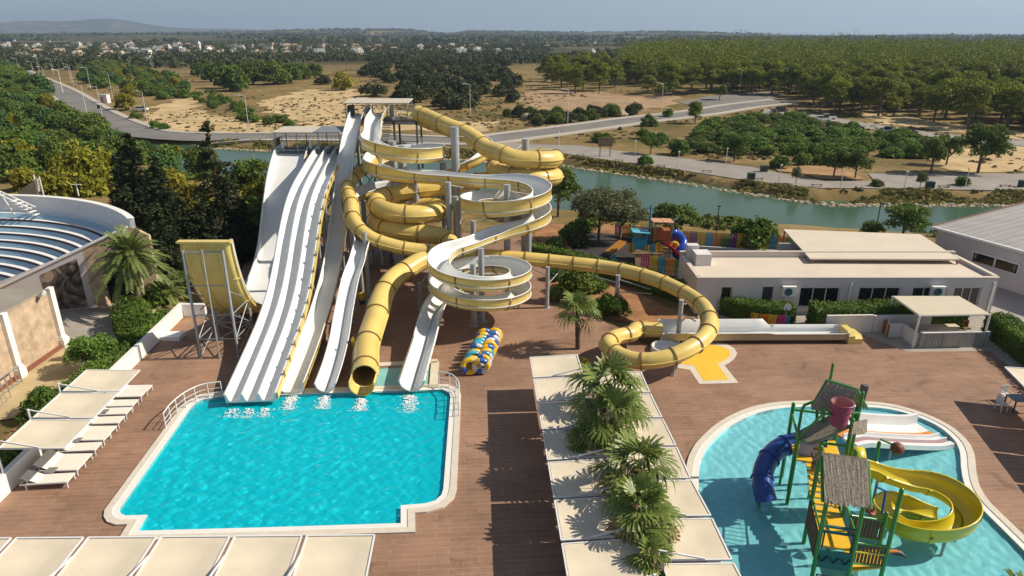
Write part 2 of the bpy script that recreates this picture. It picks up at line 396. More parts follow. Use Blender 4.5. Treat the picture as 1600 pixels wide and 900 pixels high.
# --- paving
def tile_mat(name, base, alt, mortar, bw, bh, rot, rough=.7, msize=.012, streak=True):
    m = bpy.data.materials.new(name); m.use_nodes = True; t = m.node_tree; L = t.links.new
    b = t.nodes['Principled BSDF']; b.inputs['Roughness'].default_value = rough; b.inputs['Specular IOR Level'].default_value = .3
    geo = t.nodes.new('ShaderNodeNewGeometry'); mp = t.nodes.new('ShaderNodeMapping'); mp.inputs['Rotation'].default_value = (0, 0, -rot)
    L(geo.outputs['Position'], mp.inputs[0])
    br = t.nodes.new('ShaderNodeTexBrick'); L(mp.outputs[0], br.inputs['Vector'])
    br.inputs['Color1'].default_value = tuple(base)+(1,); br.inputs['Color2'].default_value = tuple(alt)+(1,); br.inputs['Mortar'].default_value = tuple(mortar)+(1,)
    br.inputs['Scale'].default_value = 1; br.inputs['Mortar Size'].default_value = msize; br.inputs['Brick Width'].default_value = bw; br.inputs['Row Height'].default_value = bh
    br.inputs['Mortar Smooth'].default_value = .3; br.inputs['Bias'].default_value = 0
    out = br.outputs[0]
    n = t.nodes.new('ShaderNodeTexNoise'); n.inputs['Scale'].default_value = .22; n.inputs['Detail'].default_value = 7; n.inputs['Roughness'].default_value = .65
    L(geo.outputs['Position'], n.inputs['Vector'])
    mr = t.nodes.new('ShaderNodeMapRange'); mr.inputs[1].default_value = .3; mr.inputs[2].default_value = .7; mr.inputs[3].default_value = .74; mr.inputs[4].default_value = 1.22
    L(n.outputs['Fac'], mr.inputs[0])
    mp2 = t.nodes.new('ShaderNodeMapping'); mp2.inputs['Scale'].default_value = (1.2, 14, 1); mp2.inputs['Rotation'].default_value = (0, 0, -rot); L(geo.outputs['Position'], mp2.inputs[0])
    n2 = t.nodes.new('ShaderNodeTexNoise'); n2.inputs['Scale'].default_value = 1.5; n2.inputs['Detail'].default_value = 4; L(mp2.outputs[0], n2.inputs['Vector'])
    mr2 = t.nodes.new('ShaderNodeMapRange'); mr2.inputs[1].default_value = .3; mr2.inputs[2].default_value = .7; mr2.inputs[3].default_value = .92; mr2.inputs[4].default_value = 1.08
    L(n2.outputs['Fac'], mr2.inputs[0])
    mu = t.nodes.new('ShaderNodeMath'); mu.operation = 'MULTIPLY'; L(mr.outputs[0], mu.inputs[0]); L(mr2.outputs[0], mu.inputs[1])
    n3 = t.nodes.new('ShaderNodeTexNoise'); n3.inputs['Scale'].default_value = .62; n3.inputs['Detail'].default_value = 8; n3.inputs['Roughness'].default_value = .7; n3.inputs['Distortion'].default_value = .6; L(geo.outputs['Position'], n3.inputs['Vector'])
    mr3 = t.nodes.new('ShaderNodeMapRange'); mr3.inputs[1].default_value = .56; mr3.inputs[2].default_value = .66; mr3.inputs[3].default_value = 1.0; mr3.inputs[4].default_value = .78 if streak else 1.0; L(n3.outputs['Fac'], mr3.inputs[0])
    mu2 = t.nodes.new('ShaderNodeMath'); mu2.operation = 'MULTIPLY'; L(mu.outputs[0], mu2.inputs[0]); L(mr3.outputs[0], mu2.inputs[1]); mu = mu2
    if streak:
        rr3 = t.nodes.new('ShaderNodeMapRange'); rr3.inputs[1].default_value = .56; rr3.inputs[2].default_value = .66; rr3.inputs[3].default_value = rough; rr3.inputs[4].default_value = .38; L(n3.outputs['Fac'], rr3.inputs[0]); L(rr3.outputs[0], b.inputs['Roughness'])
    h = t.nodes.new('ShaderNodeHueSaturation'); L(mu.outputs[0], h.inputs['Value']); L(out, h.inputs['Color']); L(h.outputs[0], b.inputs['Base Color'])
    bp = t.nodes.new('ShaderNodeBump'); bp.inputs['Strength'].default_value = .25; bp.inputs['Distance'].default_value = .01; L(br.outputs['Fac'], bp.inputs['Height']); bp.invert = True
    L(bp.outputs[0], b.inputs['Normal'])
    return m
M_DECK = tile_mat('brown_deck_tiles', (.30,.178,.118), (.255,.148,.097), (.37,.25,.18), 1.2, .3, R(3.5))
DECK = PG([(-330,930),(12,772),(220,562),(285,497),(330,455),(420,376),(560,364),(740,364),(835,372),(862,430),(905,480),(1020,545),(1130,512),(1235,508),(1330,515),(1420,548),(1545,545),(1600,578),(1990,760),(2200,1300),(-700,1300)])
mb = MB(); triangulated(mb, DECK, [POOL_O[:], SPL_O[:]], 0.0)
struct('pool_deck', mb, M_DECK)

M_COPE = mat('cream_coping_stone', (.62,.56,.47), rough=.6, noise=.10, nscale=2.5)
M_COPEW = mat('white_overflow_grate', (.74,.72,.68), rough=.55, noise=.06, nscale=6)
def ring(mb, outer, inner, z0, z1, mi=0):
    n = len(outer)
    vs = [(p[0], p[1], z1) for p in outer]+[(p[0], p[1], z1) for p in inner]+[(p[0], p[1], z0) for p in outer]+[(p[0], p[1], z0) for p in inner]
    fs = []
    for i in range(n):
        j = (i+1) % n; fs += [(i, j, n+j, n+i), (2*n+j, 2*n+i, i, j)[::-1], (n+i, n+j, 3*n+j, 3*n+i)]
    mb.add(vs, fs, mi)
def walls(mb, loop, z0, z1, mi=0):
    n = len(loop); vs = [(p[0], p[1], z0) for p in loop]+[(p[0], p[1], z1) for p in loop]
    mb.add(vs, [(i, (i+1) % n, n+(i+1) % n, n+i) for i in range(n)], mi)
def basin(name, loop, depth, m_floor, wadecut=None):
    mb = MB(); walls(mb, loop, -depth, .05, 0); triangulated(mb, loop, [], -depth, 0)
    return struct(name, mb, m_floor)
def pool_tile(name, c, c2, grid=.9):
    return tile_mat(name, c, c2, tuple(x*.8 for x in c), grid, grid, R(3.5), rough=.5, msize=.02, streak=False)
M_PF = pool_tile('turquoise_pool_tiles', (.05,.86,.95), (.045,.83,.93))
M_SF = pool_tile('pale_blue_pool_tiles', (.42,.86,.92), (.39,.83,.90), .5)
for nm, loop, outer, dep, mf in (('main_pool_basin', POOL, POOL_O, 1.25, M_PF), ('splash_pool_basin', SPLASH, SPL_O, .4, M_SF)):
    basin(nm, loop, dep, mf)
    mid = offset_poly(loop, .30)
    a = MB(); ring(a, outer, mid, -.25, .09, 0); ring(a, mid, loop, -.25, .06, 1)
    struct('pool_coping', a, [M_COPE, M_COPEW])

# --- pool water: a real rippled sheet, tinted, one lets light through to the tiled floor
def ripple_sheet(x0, x1, y0, y1, z, step, amp, seed=0, lmin=.35, lmax=1.5):
    X, Y = np.meshgrid(np.arange(x0, x1, step), np.arange(y0, y1, step)); Z = np.zeros_like(X)
    rg = np.random.default_rng(seed)
    wx = .25*(vnoise(X, Y, 1.1, 20+seed)-.5); wy = .25*(vnoise(X, Y, 1.0, 30+seed)-.5)
    for k in range(26):
        lam = rg.uniform(lmin, lmax); a = rg.uniform(0, 2*math.pi); ph = rg.uniform(0, 6.28); kk = 2*math.pi/lam
        Z += amp*lam/1.0*.28*np.sin(kk*(np.cos(a)*(X+wx)+np.sin(a)*(Y+wy))+ph)
    n, m = X.shape; mb = MB(); vs = np.stack([X, Y, Z+z], -1).reshape(-1, 3)
    i, j = np.meshgrid(np.arange(n-1), np.arange(m-1), indexing='ij'); q = np.stack([i*m+j, i*m+j+1, (i+1)*m+j+1, (i+1)*m+j], -1).reshape(-1, 4)
    mb.v = vs.tolist(); mb.f = [tuple(f) for f in q.tolist()]; mb.m = [0]*len(mb.f); mb.sm = [True]*len(mb.f)
    return mb
def clear_water(name, tint, body, clear=.6, rough=.02):
    m = bpy.data.materials.new(name); m.use_nodes = True; t = m.node_tree; L = t.links.new
    for n in list(t.nodes): t.nodes.remove(n)
    o = t.nodes.new('ShaderNodeOutputMaterial'); g = t.nodes.new('ShaderNodeBsdfRefraction'); g.inputs['IOR'].default_value = 1.33; g.inputs['Roughness'].default_value = 0; g.inputs['Color'].default_value = tuple(tint)+(1,)
    gl = t.nodes.new('ShaderNodeBsdfGlossy'); gl.inputs['Roughness'].default_value = rough
    fr = t.nodes.new('ShaderNodeFresnel'); fr.inputs['IOR'].default_value = 1.33
    mx = t.nodes.new('ShaderNodeMixShader'); tp = t.nodes.new('ShaderNodeBsdfDiffuse'); tp.inputs['Color'].default_value = tuple(body)+(1,); m2 = t.nodes.new('ShaderNodeMixShader'); m2.inputs[0].default_value = clear; L(g.outputs[0], m2.inputs[1]); L(tp.outputs[0], m2.inputs[2])
    L(fr.outputs[0], mx.inputs[0]); L(m2.outputs[0], mx.inputs[1]); L(gl.outputs[0], mx.inputs[2]); L(mx.outputs[0], o.inputs['Surface'])
    return m
M_WATER = clear_water('clear_pool_water', (.93,.98,1.0), (.0,.72,.88), .5)
M_WATER2 = clear_water('shallow_pool_water', (.95,.98,1.0), (.26,.76,.84), .55)
wtr = struct('main_pool_water', ripple_sheet(-20.5, -1.0, 21.5, 38.2, -.12, .04, .017, 0, .22, 1.05), M_WATER)
wt2 = struct('splash_pool_water', ripple_sheet(7.5, 33, 4, 38.5, -.12, .05, .012, 5, .25, .8), M_WATER2)
wtr.cycles.is_caustics_caster = True; wt2.cycles.is_caustics_caster = True
sl.cycles.is_caustics_light = True
for o in bpy.data.objects:
    if o.name.endswith('basin'): o.cycles.is_caustics_receiver = True
# ================================================================ WATER SLIDES
M_WHITE = mat('white_fibreglass', (.74,.75,.74), rough=.28, noise=.05, nscale=.8, coat=.25)
M_YEL = mat('mustard_fibreglass', (.72,.555,.175), rough=.34, noise=.16, nscale=.45, coat=.25)
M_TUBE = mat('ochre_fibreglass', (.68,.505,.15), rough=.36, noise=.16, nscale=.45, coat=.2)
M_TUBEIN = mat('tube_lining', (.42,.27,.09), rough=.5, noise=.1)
M_FLANGE = mat('brown_joint_seal', (.29,.18,.055), rough=.6, noise=.2)
M_STEEL = mat('galvanised_steel', (.33,.35,.36), rough=.42, metal=.35, noise=.18, nscale=2.5)
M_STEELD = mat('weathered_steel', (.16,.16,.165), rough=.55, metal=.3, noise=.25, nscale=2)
M_PILLAR = mat('grey_painted_pillar', (.34,.36,.38), rough=.5, noise=.16, nscale=2.2)

def frames(P):
    P = np.asarray(P, float); n = len(P)
    T = np.empty_like(P); T[1:-1] = P[2:]-P[:-2]; T[0] = P[1]-P[0]; T[-1] = P[-1]-P[-2]
    T /= np.linalg.norm(T, axis=1)[:, None]
    S = np.cross(T, np.array([0, 0, 1.0])); S /= np.linalg.norm(S, axis=1)[:, None]
    U = np.cross(S, T); return T, S, U
def sweep(mb, P, secs, mis, closed=False, smooth=True, cap=False):
    """secs: one (M,2) section or a list with one per path point; mis: a material per section segment"""
    P = np.asarray(P, float); T, S, U = frames(P); n = len(P)
    if isinstance(secs, np.ndarray): secs = [secs]*n
    M = len(secs[0]); vs = []
    for i in range(n): vs += [tuple(P[i]+S[i]*a+U[i]*b) for a, b in secs[i]]
    segs = M if closed else M-1
    for k in range(segs):
        k2 = (k+1) % M
        mb_f = [(i*M+k, (i+1)*M+k, (i+1)*M+k2, i*M+k2) for i in range(n-1)]
        b0 = len(mb.v) if k == 0 else b0
        if k == 0: mb.v.extend(vs)
        for f in mb_f: mb.f.append(tuple(x+b0 for x in f)); mb.m.append(mis[k] if hasattr(mis, '__len__') else mis); mb.sm.append(smooth)
    if cap is not False and cap is not None:
        cm_ = (mis[0] if hasattr(mis, '__len__') else mis) if cap is True else cap[0]
        for e, i in ((0, 0), (1, n-1)):
            f = tuple(b0+i*M+k for k in range(M)); mb.f.append(f if e else f[::-1]); mb.m.append(cm_); mb.sm.append(False)
def dist(P): P = np.asarray(P); return np.concatenate([[0], np.cumsum(np.linalg.norm(np.diff(P, axis=0), axis=1))])
def at(P, s):
    d = dist(P); return np.array([np.interp(s, d, P[:, k]) for k in range(3)])
def u_section(r, hl, hr, th=.06, lip=.10, flat=0.0, n=12):
    """closed section of an open chute: inner (white) face, lips, outer (yellow) face"""
    w = r+flat
    inn = [(-w, hl)]+[(-flat-r*math.cos(a), r-r*math.sin(a)) for a in np.linspace(0, math.pi/2, n//2+1)]+[(flat+r*math.sin(a), r-r*math.cos(a)) for a in np.linspace(0, math.pi/2, n//2+1)]+[(w, hr)]
    R_ = r+th; o = r
    out = [(w+lip, hr), (w+lip, hr-.05), (w+th, hr-.05)]+[(flat+R_*math.sin(a), r-R_*math.cos(a)) for a in np.linspace(math.pi/2, 0, n//2+1)]+[(-flat-R_*math.cos(a), r-R_*math.sin(a)) for a in np.linspace(math.pi/2, 0, n//2+1)]+[(-w-th, hl-.05), (-w-lip, hl-.05), (-w-lip, hl)]
    sec = np.array(inn+out); m = len(inn)
    mis = [0]*(m-1)+[0, 0]+[0]+[1]*(len(out)-6)+[1, 0, 0, 0]
    mis = (mis+[0]*len(sec))[:len(sec)]
    return sec, mis
def outer_line(r, hl, hr, flat=0.0, off=.06, n=12):
    w = r+flat; R_ = r+off
    return [(-w-off, hl-.06)]+[(-flat-R_*math.cos(a), r-R_*math.sin(a)) for a in np.linspace(0, math.pi/2, n//2+1)]+[(flat+R_*math.sin(a), r-R_*math.cos(a)) for a in np.linspace(0, math.pi/2, n//2+1)]+[(w+off, hr-.06)]
def joint_rings(P, sec_out, parent, every, mats=None, start=.8, wid=.10, proud=.05, closed=False):
    """a dark seal round the outside at every section joint"""
    L = dist(P)[-1]; s = start; a = np.array(sec_out(0) if callable(sec_out) else sec_out)
    while s < L-.4:
        a = np.array(sec_out(s/L) if callable(sec_out) else sec_out)
        c = a.mean(0); b = a+(a-c)/np.maximum(np.linalg.norm(a-c, axis=1), .01)[:, None]*proud
        pts = np.array([at(P, s-wid/2), at(P, s+wid/2)]); tt = at(P, min(L, s+.3))-at(P, max(0, s-.3)); tt /= np.linalg.norm(tt)
        mid = at(P, s); pts = np.array([mid-tt*wid/2, mid+tt*wid/2])
        mb = MB()
        sec = np.concatenate([b, a[::-1]]) if not closed else b
        sweep(mb, pts, sec, 0, closed=True)
        if closed:
            T, S, U = frames(pts)
            for e in (0, 1):
                n = len(a); ov = [tuple(pts[e]+S[e]*x+U[e]*y) for x, y in b]; iv = [tuple(pts[e]+S[e]*x+U[e]*y) for x, y in a*.97+c*.03]
                mb.add(ov+iv, [(k, (k+1) % n, n+(k+1) % n, n+k) for k in range(n)])
        else:
            T, S, U = frames(pts); n = len(a)
            for e in (0, 1):
                ov = [tuple(pts[e]+S[e]*x+U[e]*y) for x, y in b]; iv = [tuple(pts[e]+S[e]*x+U[e]*y) for x, y in a]
                mb.add(ov+iv, [(k, k+1, n+k+1, n+k) for k in range(n-1)])
        mb.build('joint_ring', mats or M_FLANGE, parent); s += every
def seam(P, parent, side, up, name='seam_flange', w=.07, h=.05, s0=0, s1=None, m=None):
    d = dist(P); s1 = d[-1] if s1 is None else s1; k = (d >= s0) & (d <= s1); Q = np.asarray(P)[k]
    sec = np.array([(side, up), (side+w, up), (side+w, up+h), (side, up+h)]); mb = MB(); sweep(mb, Q, sec, 0, closed=True, smooth=False, cap=True)
    return mb.build(name, m or M_WHITE, parent)
def pillar(parent, x, y, z1, r=.27, z0=0.0, name='pillar'):
    mb = MB(); mb.tube([(x, y, z0), (x, y, z1)], r, n=16)
    mb.tube([(x, y, z0), (x, y, z0+.04)], r*1.7, n=16); mb.tube([(x, y, z1), (x, y, z1+.03)], r*1.06, n=16)
    return mb.build(name, M_PILLAR, parent)
def bracket(parent, p0, p1, r=.05, m=None, name='bracket_arm'):
    mb = MB(); mb.tube([p0, p1], r, n=8); return mb.build(name, m or M_STEEL, parent)
def on_line(px, py, p0, p1):
    """point of the pixel's sight line on the upright plane through p0-p1"""
    d = ray(px, py); b = (p1[0]-p0[0])/(p1[1]-p0[1]); a = p0[0]-b*p0[1]; k = d.x/d.y
    Y = a/(k-b); return (k*Y, Y, CAM_H+d.z/d.y*Y)

# ---- open spiral slide with white run and mustard outside
C1, C3, C5, RH = (-9.6, 61.0), (-.5, 54.0), (-2.3, 46.0), 2.9
pts = [tuple(V(594,180,71.0)), tuple(V(592,186,68.6)), (-13.1,66.0,11.35), (-12.75,63.4,10.75)]
pts += arc(*C1, RH, 185, 270, 10.4, 9.65, 4)+arc(*C1, RH, 292, 630, 9.5, 7.95, 12)
pts += [(-6.8,57.9,7.82), (-3.6,57.3,7.68)]
pts += arc(*C3, RH, 85, -400, 7.55, 5.25, 18)
pts += [(-1.0,50.8,4.85)]
pts += arc(*C5, RH, 112, 180, 4.55, 4.1, 3)+arc(*C5, RH, 205, 850, 3.9, 1.35, 23)
pts += [(-5.35,45.6,1.2), (-5.65,43.2,.85), (-5.75,40.5,.5), (-5.85,37.8,.28), (-5.9,35.55,.16)]
H = catmull(pts, .35)
def turn(P, i):
    a = P[max(0, i-4)]; b = P[i]; c = P[min(len(P)-1, i+4)]
    return np.sign((b[0]-a[0])*(c[1]-b[1])-(b[1]-a[1])*(c[0]-b[0])), abs((b[0]-a[0])*(c[1]-b[1])-(b[1]-a[1])*(c[0]-b[0]))/(np.linalg.norm(b-a)*np.linalg.norm(c-b)+1e-6)
def heights(P, low, high):
    """left/right wall heights: high on the outside of the turn"""
    hl, hr = [], []
    for i in range(len(P)):
        s, m = turn(P, i); m = min(1, m*3.2)
        hl.append(low+(high-low)*m*(1 if s < 0 else .15)); hr.append(low+(high-low)*m*(1 if s > 0 else .15))
    k = np.ones(9)/9; f = lambda a: np.convolve(np.pad(a, 4, mode='edge'), k, 'valid')
    return f(np.array(hl)), f(np.array(hr))
t = thing('spiral_slide', 'open spiral water slide, mustard outside, white inside, winding from tall tower down to pool', 'water slide', (-2.3, 46, 0))
hl, hr = heights(H, .66, 1.0); gH = np.clip((dist(H)/dist(H)[-1]-.50)/.16, 0, 1); hl = hl*(1.34-.30*gH); hr = hr*(1.34-.30*gH)
secs = []; 
for i in range(len(H)): s_, mi_ = u_section(.70, hl[i], hr[i]); secs.append(s_)
mb = MB(); sweep(mb, H, secs, mi_, closed=True, cap=True); mb.build('chute', [M_WHITE, M_YEL], t)
dH = dist(H)
hfun = lambda f: (lambda i: outer_line(.70, hl[i], hr[i]))(min(len(H)-1, int(np.searchsorted(dH, f*dH[-1]))))
joint_rings(H, hfun, t, 3.05, start=7.0)
seam(H, t, .75, .42, s0=4, s1=dH[-1]-11); seam(H, t, -.82, .42, s0=4, s1=dH[-1]-11)
for x, y, z, r in ((-10.6,61,10.9,.34), (-9.7,60.4,10.6,.34), (-.4,54,8.5,.27), (-5.2,55.0,8.5,.24), (-4.7,55.9,7.1,.24), (-2.2,46.2,5.6,.21), (-2.75,45.4,4.75,.21), (1.4,56.2,6.2,.26), (-3.1,52.6,5.9,.22), (-10.2,59.2,7.6,.34), (-8.5,59.4,7.6,.30), (-6.4,63.2,8.6,.3)): pillar(t, x, y, z, r)
for a, b in (((-10.6,61,10.5), (-12.3,60.0,9.9)), ((-9.7,60.4,9.4), (-9.6,58.4,9.3)), ((-9.7,60.4,8.2), (-9.0,58.5,7.7)), ((-.4,54,8.2), (1.6,53.6,7.0)), ((-.4,54,7.6), (1.9,53.4,6.9)), ((-.4,54,6.5), (-.5,51.6,6.4)), ((-.4,54,5.2), (-.6,51.5,4.7)),
             ((-5.2,55,8.3), (-3.7,56.8,7.6)), ((-2.2,46.2,4.2), (-4.6,46.2,3.9)), ((-2.2,46.2,3.6), (-4.4,45.0,3.3)), ((-2.75,45.4,3.4), (-2.4,43.5,3.2)), ((-2.75,45.4,2.6), (-4.6,45.6,2.0)), ((-2.75,45.4,1.8), (-2.4,43.5,1.5)), ((-2.2,46.2,2.6), (-.2,46.6,2.6)), ((1.4,56.2,6.0), (.6,56.0,5.6)), ((-3.1,52.6,5.7), (-2.4,52.9,5.9))): bracket(t, a, b)

# ---- back open slide: loops behind the tower, then runs straight to the pool
pts = [(-11.2,70.6,11.6), (-9.6,70.3,11.2), (-6.0,69.6,10.0), (-3.4,68.3,9.5), (-2.4,66.0,9.0), (-3.4,63.5,8.3), (-6.0,62.4,7.5), (-9.2,61.9,6.75), (-12.3,60.6,6.3), (-13.9,58.2,5.95), (-13.6,55.6,5.55),
       tuple(V(553,357,53)), tuple(V(567,381,51)), tuple(V(561,410,49.5)), (-11.75,47,2.75), (-11.6,43.6,1.5), (-11.3,40.6,.72), (-11.1,38,.32), (-10.95,35.45,.16)]
J = catmull(pts, .35)
t = thing('bend_slide', 'x', 'water slide', (-11.2, 40, 0))
hl2, hr2 = heights(J, .55, .95); secs = []
for i in range(len(J)): s_, mi_ = u_section(.55, hl2[i], hr2[i]); secs.append(s_)
t['label'] = 'narrow white open slide with an S bend, ending just left of the tube mouth'
mb = MB(); sweep(mb, J, secs, mi_, closed=True, cap=True); mb.build('chute', [M_WHITE, M_YEL], t)
dJ = dist(J); joint_rings(J, lambda f: outer_line(.55, .5, .5), t, 3.0, start=3)
for s_ in (16, 21, 25, 30, 36, 40): p = at(J, s_); pillar(t, p[0], p[1], p[2]-.1, .14)

def smooth_prof(P, k=2):
    P = [np.array(p, float) for p in P]
    for _ in range(k):
        P = [P[0]]+[.25*P[i-1]+.5*P[i]+.25*P[i+1] for i in range(1, len(P)-1)]+[P[-1]]
    return P
# ---- straight speed slide from the tall tower
A0, A1 = (-15.3, 68.6), (-12.9, 35.5)
prof = [(556,190),(546,219),(541,256),(538,292),(531,350),(526,397),(518,440),(508,476),(488,541)]
pts = [(-15.45,70.6,12.2), (-15.32,69.0,12.1)]+[on_line(px, py, A0, A1) for px, py in prof]+[(-13.05,37.6,.3), (-12.9,35.4,.16)]
pts[2:2] = []
K = catmull(smooth_prof(pts), .35)
t = thing('speed_slide', 'long straight white speed slide dropping from the tall tower, beside the multi-lane slide', 'water slide', (-13.2, 40, 0))
s_, mi_ = u_section(.22, .62, .62, flat=.40); mb = MB(); sweep(mb, K, s_, mi_, closed=True, cap=True); mb.build('chute', [M_WHITE, M_YEL], t)
joint_rings(K, outer_line(.22, .55, .55, flat=.40), t, 3.1, start=2.5)
for s_ in np.arange(5, dist(K)[-1]-7, 5.0):
    p = at(K, s_)
    for dx in (-.45, .45): pillar(t, p[0]+dx, p[1], p[2]-.2, .09, name='leg')
    bracket(t, (p[0]-.45, p[1], p[2]*.45), (p[0]+.45, p[1], p[2]*.75), .035)

# ---- multi-lane slide
B0, B1 = (-18.5, 64.0), (-16.3, 33.9)
prof = [(489,230),(482,248),(473,265),(456.5,284),(445,310),(437,350),(428,423),(420,461),(405.5,501),(383,543)]
pts = [(-18.6,66.2,9.75)]+[on_line(px, py, B0, B1) for px, py in prof]+[(-16.42,35.6,.85),(-16.3,34.1,.72)]
PR = catmull(smooth_prof(pts), .35)
LW = .92
def lane_section():
    inn = [(-.06, .0), (.0, .0)]
    top = []
    for l in range(3):
        x0 = l*LW
        top += [(x0+.05, -.02)]+[(x0+.10+.16*(1-math.cos(a)), -.10-.42*math.sin(a)) for a in np.linspace(.2, math.pi/2, 4)]+[(x0+LW-.10-.16*(1-math.cos(a)), -.10-.42*math.sin(a)) for a in np.linspace(math.pi/2, .2, 4)]+[(x0+LW-.05, -.02)]
    up = [(-.10, -.0)]+top+[(3*LW+.12, .0)]
    dn = [(3*LW+.12, -.06), (3*LW+.06, -.06), (3*LW+.04, -.60), (-.02, -.60), (-.04, -.06), (-.10, -.06)]
    sec = np.array(up+dn); mis = [0]*(len(up))+[1, 1, 1, 1, 1, 1]
    return sec, (mis+[1]*len(sec))[:len(sec)]
# the section runs to the left rim's right-hand side as seen when walking down; travel is towards -Y so "right" is -X
sec, mi_ = lane_section(); sec = sec*np.array([-1, 1]); sec = sec[::-1]; mi_ = mi_[::-1][1:]+mi_[:1]
t = thing('racing_slide', 'wide white three-lane racing slide with a yellow right side wall, running from the low platform', 'water slide', (-15, 40, 0))
mb = MB(); sweep(mb, PR, sec, mi_, closed=True, cap=(0,)); mb.build('lane_bed', [M_WHITE, M_YEL], t)
# yellow side with clip marks
mb = MB(); sd = np.array([(-3*LW-.13, .02), (-3*LW-.19, .02), (-3*LW-.19, -.42), (-3*LW-.13, -.42)]); k = dist(PR) > 6; sweep(mb, PR[k], sd, 0, closed=True, smooth=False, cap=True); side = mb.build('side_wall', M_YEL, t)
for s_ in np.arange(7, dist(PR)[-1]-1, 1.55):
    p = at(PR, s_); p2 = at(PR, s_+.22); mb = MB(); mb.bar(Vector(p)+Vector((3*LW+.20, 0, -.02)), Vector(p2)+Vector((3*LW+.20, 0, -.02)), .06, .42); mb.build('clip', M_FLANGE, side)
for s_ in np.arange(3, dist(PR)[-1]-6, 4.2):
    p = at(PR, s_)
    for dx in (.3, 1.4, 2.5): pillar(t, p[0]+dx, p[1], max(.15, p[2]-1.25), .09, name='leg')
    if p[2] > 3: bracket(t, (p[0]+.3, p[1], p[2]*.3), (p[0]+2.5, p[1], p[2]*.75), .04); bracket(t, (p[0]+2.5, p[1], p[2]*.3), (p[0]+.3, p[1], p[2]*.75), .04)

# ---- half-pipe slide: white run down, yellow-backed wall
YZ = [(66.6,9.35),(65.0,9.3),(63.8,8.9),(61.1,7.35),(58.7,5.2),(56.4,2.9),(54.6,1.75),(52.6,1.0),(50.4,.62),(48.2,.55),(46.4,.78),(44.8,1.35),(43.1,2.45),(41.85,3.95),(41.1,5.55),(40.72,7.0),(40.62,7.75)]
HP = catmull([(-19.1-.07*(y-41.3), y, z) for y, z in YZ], .3)
t = thing('halfpipe_slide', 'wide half-pipe slide whose upswept end wall shows its yellow ribbed back on a steel trestle', 'water slide', (-19.1, 42, 0))
s_, mi_ = u_section(.25, .5, .5, flat=1.15, th=.08, lip=.16)
mb = MB(); sweep(mb, HP, s_, mi_, closed=True, cap=True); mb.build('chute', [M_WHITE, M_YEL], t)
joint_rings(HP, outer_line(.25, .45, .45, flat=1.15, off=.08), t, 2.4, start=1.2, mats=M_YEL, proud=.10)
seam(HP, t, 1.49, .12, w=.09, h=.06, m=M_YEL); seam(HP, t, -1.58, .12, w=.09, h=.06, m=M_YEL)
seam(HP, t, .5, -.14, w=.08, h=.06, s0=20, m=M_YEL); seam(HP, t, -.58, -.14, w=.08, h=.06, s0=20, m=M_YEL)
mb = MB(); mb.box((-19.05, 40.6, 7.8), (3.35, .5, .12)); mb.build('top_rim', M_YEL, t)
LEGS = [(-20.35,40.25), (-17.95,40.4), (-20.3,43.0), (-17.9,43.1)]
for (x, y), z in zip(LEGS, (7.3, 7.3, 2.3, 2.3)): pillar(t, x, y, z, .085, name='trestle_leg')
pillar(t, -19.1, 40.15, 7.4, .045, name='trestle_leg')
def xb(a, b, z0, z1): bracket(t, (a[0], a[1], z0), (b[0], b[1], z1), .04, name='cross_brace'); bracket(t, (a[0], a[1], z1), (b[0], b[1], z0), .04, name='cross_brace')
for z in (1.3, 3.0): 
    for a, b in ((0, 1), (2, 3), (0, 2), (1, 3)): bracket(t, (*LEGS[a], z), (*LEGS[b], z), .04, name='cross_brace')
for z0, z1 in ((0.1, 1.3), (1.3, 3.0)):
    for a, b in ((2, 3), (0, 2), (1, 3)): xb(LEGS[a], LEGS[b], z0, z1)
bracket(t, (*LEGS[0], 5.0), (*LEGS[1], 5.0), .04, name='cross_brace'); bracket(t, (*LEGS[0], 7.2), (*LEGS[1], 7.2), .06, name='cross_brace')
bracket(t, (*LEGS[1], 4.6), (*LEGS[3], 3.0), .04, name='cross_brace'); bracket(t, (*LEGS[0], 4.6), (*LEGS[2], 3.0), .04, name='cross_brace')
for y, z in ((46.8,.5), (54.6,1.5), (58.7,4.9), (62.5,8.0)):
    for dx in (-1.0, 1.0): pillar(t, -19.1-.07*(y-41.3)+dx, y, z, .1, name='leg')

# ---- closed tubes
def ring_sec(r, n=20): return np.array([(r*math.cos(2*math.pi*k/n), r*math.sin(2*math.pi*k/n)) for k in range(n)])
def tube_slide(P, r, t, every, cut=None, start=.9):
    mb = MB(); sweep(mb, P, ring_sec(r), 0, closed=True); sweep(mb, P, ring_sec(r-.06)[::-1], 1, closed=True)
    T, S, U = frames(P)
    for e in (0, -1):
        o = [tuple(P[e]+S[e]*a+U[e]*b) for a, b in ring_sec(r)]; i_ = [tuple(P[e]+S[e]*a+U[e]*b) for a, b in ring_sec(r-.06)]; n = 20
        mb.add(o+i_, [(k, (k+1) % n, n+(k+1) % n, n+k) for k in range(n)], 0)
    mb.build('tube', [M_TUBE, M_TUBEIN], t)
    joint_rings(P, ring_sec(r), t, every, start=start, closed=True, proud=.07, wid=.09)
    seam(P, t, r-.01, -.03, w=.09, h=.06, m=M_YEL); seam(P, t, -r-.08, -.03, w=.09, h=.06, m=M_YEL)
CT, CB = (1.2, 62.3), (-8.8, 57.0)
pts = [tuple(V(652,177,69.0)), tuple(V(668,183,68)), tuple(V(695,195,66)), tuple(V(722,206,64.4)), tuple(V(742,217,63.0)), tuple(V(762,233,61.2)), tuple(V(785,240,60.0)), (.3,59.55,9.65)]
pts += arc(*CT, 2.75, -65, 440, 9.5, 7.2, 18)
pts += [(-2.5,63.6,6.95), (-6.0,61.0,6.85)]
pts += arc(*CB, 2.7, 100, 620, 6.75, 4.6, 18)
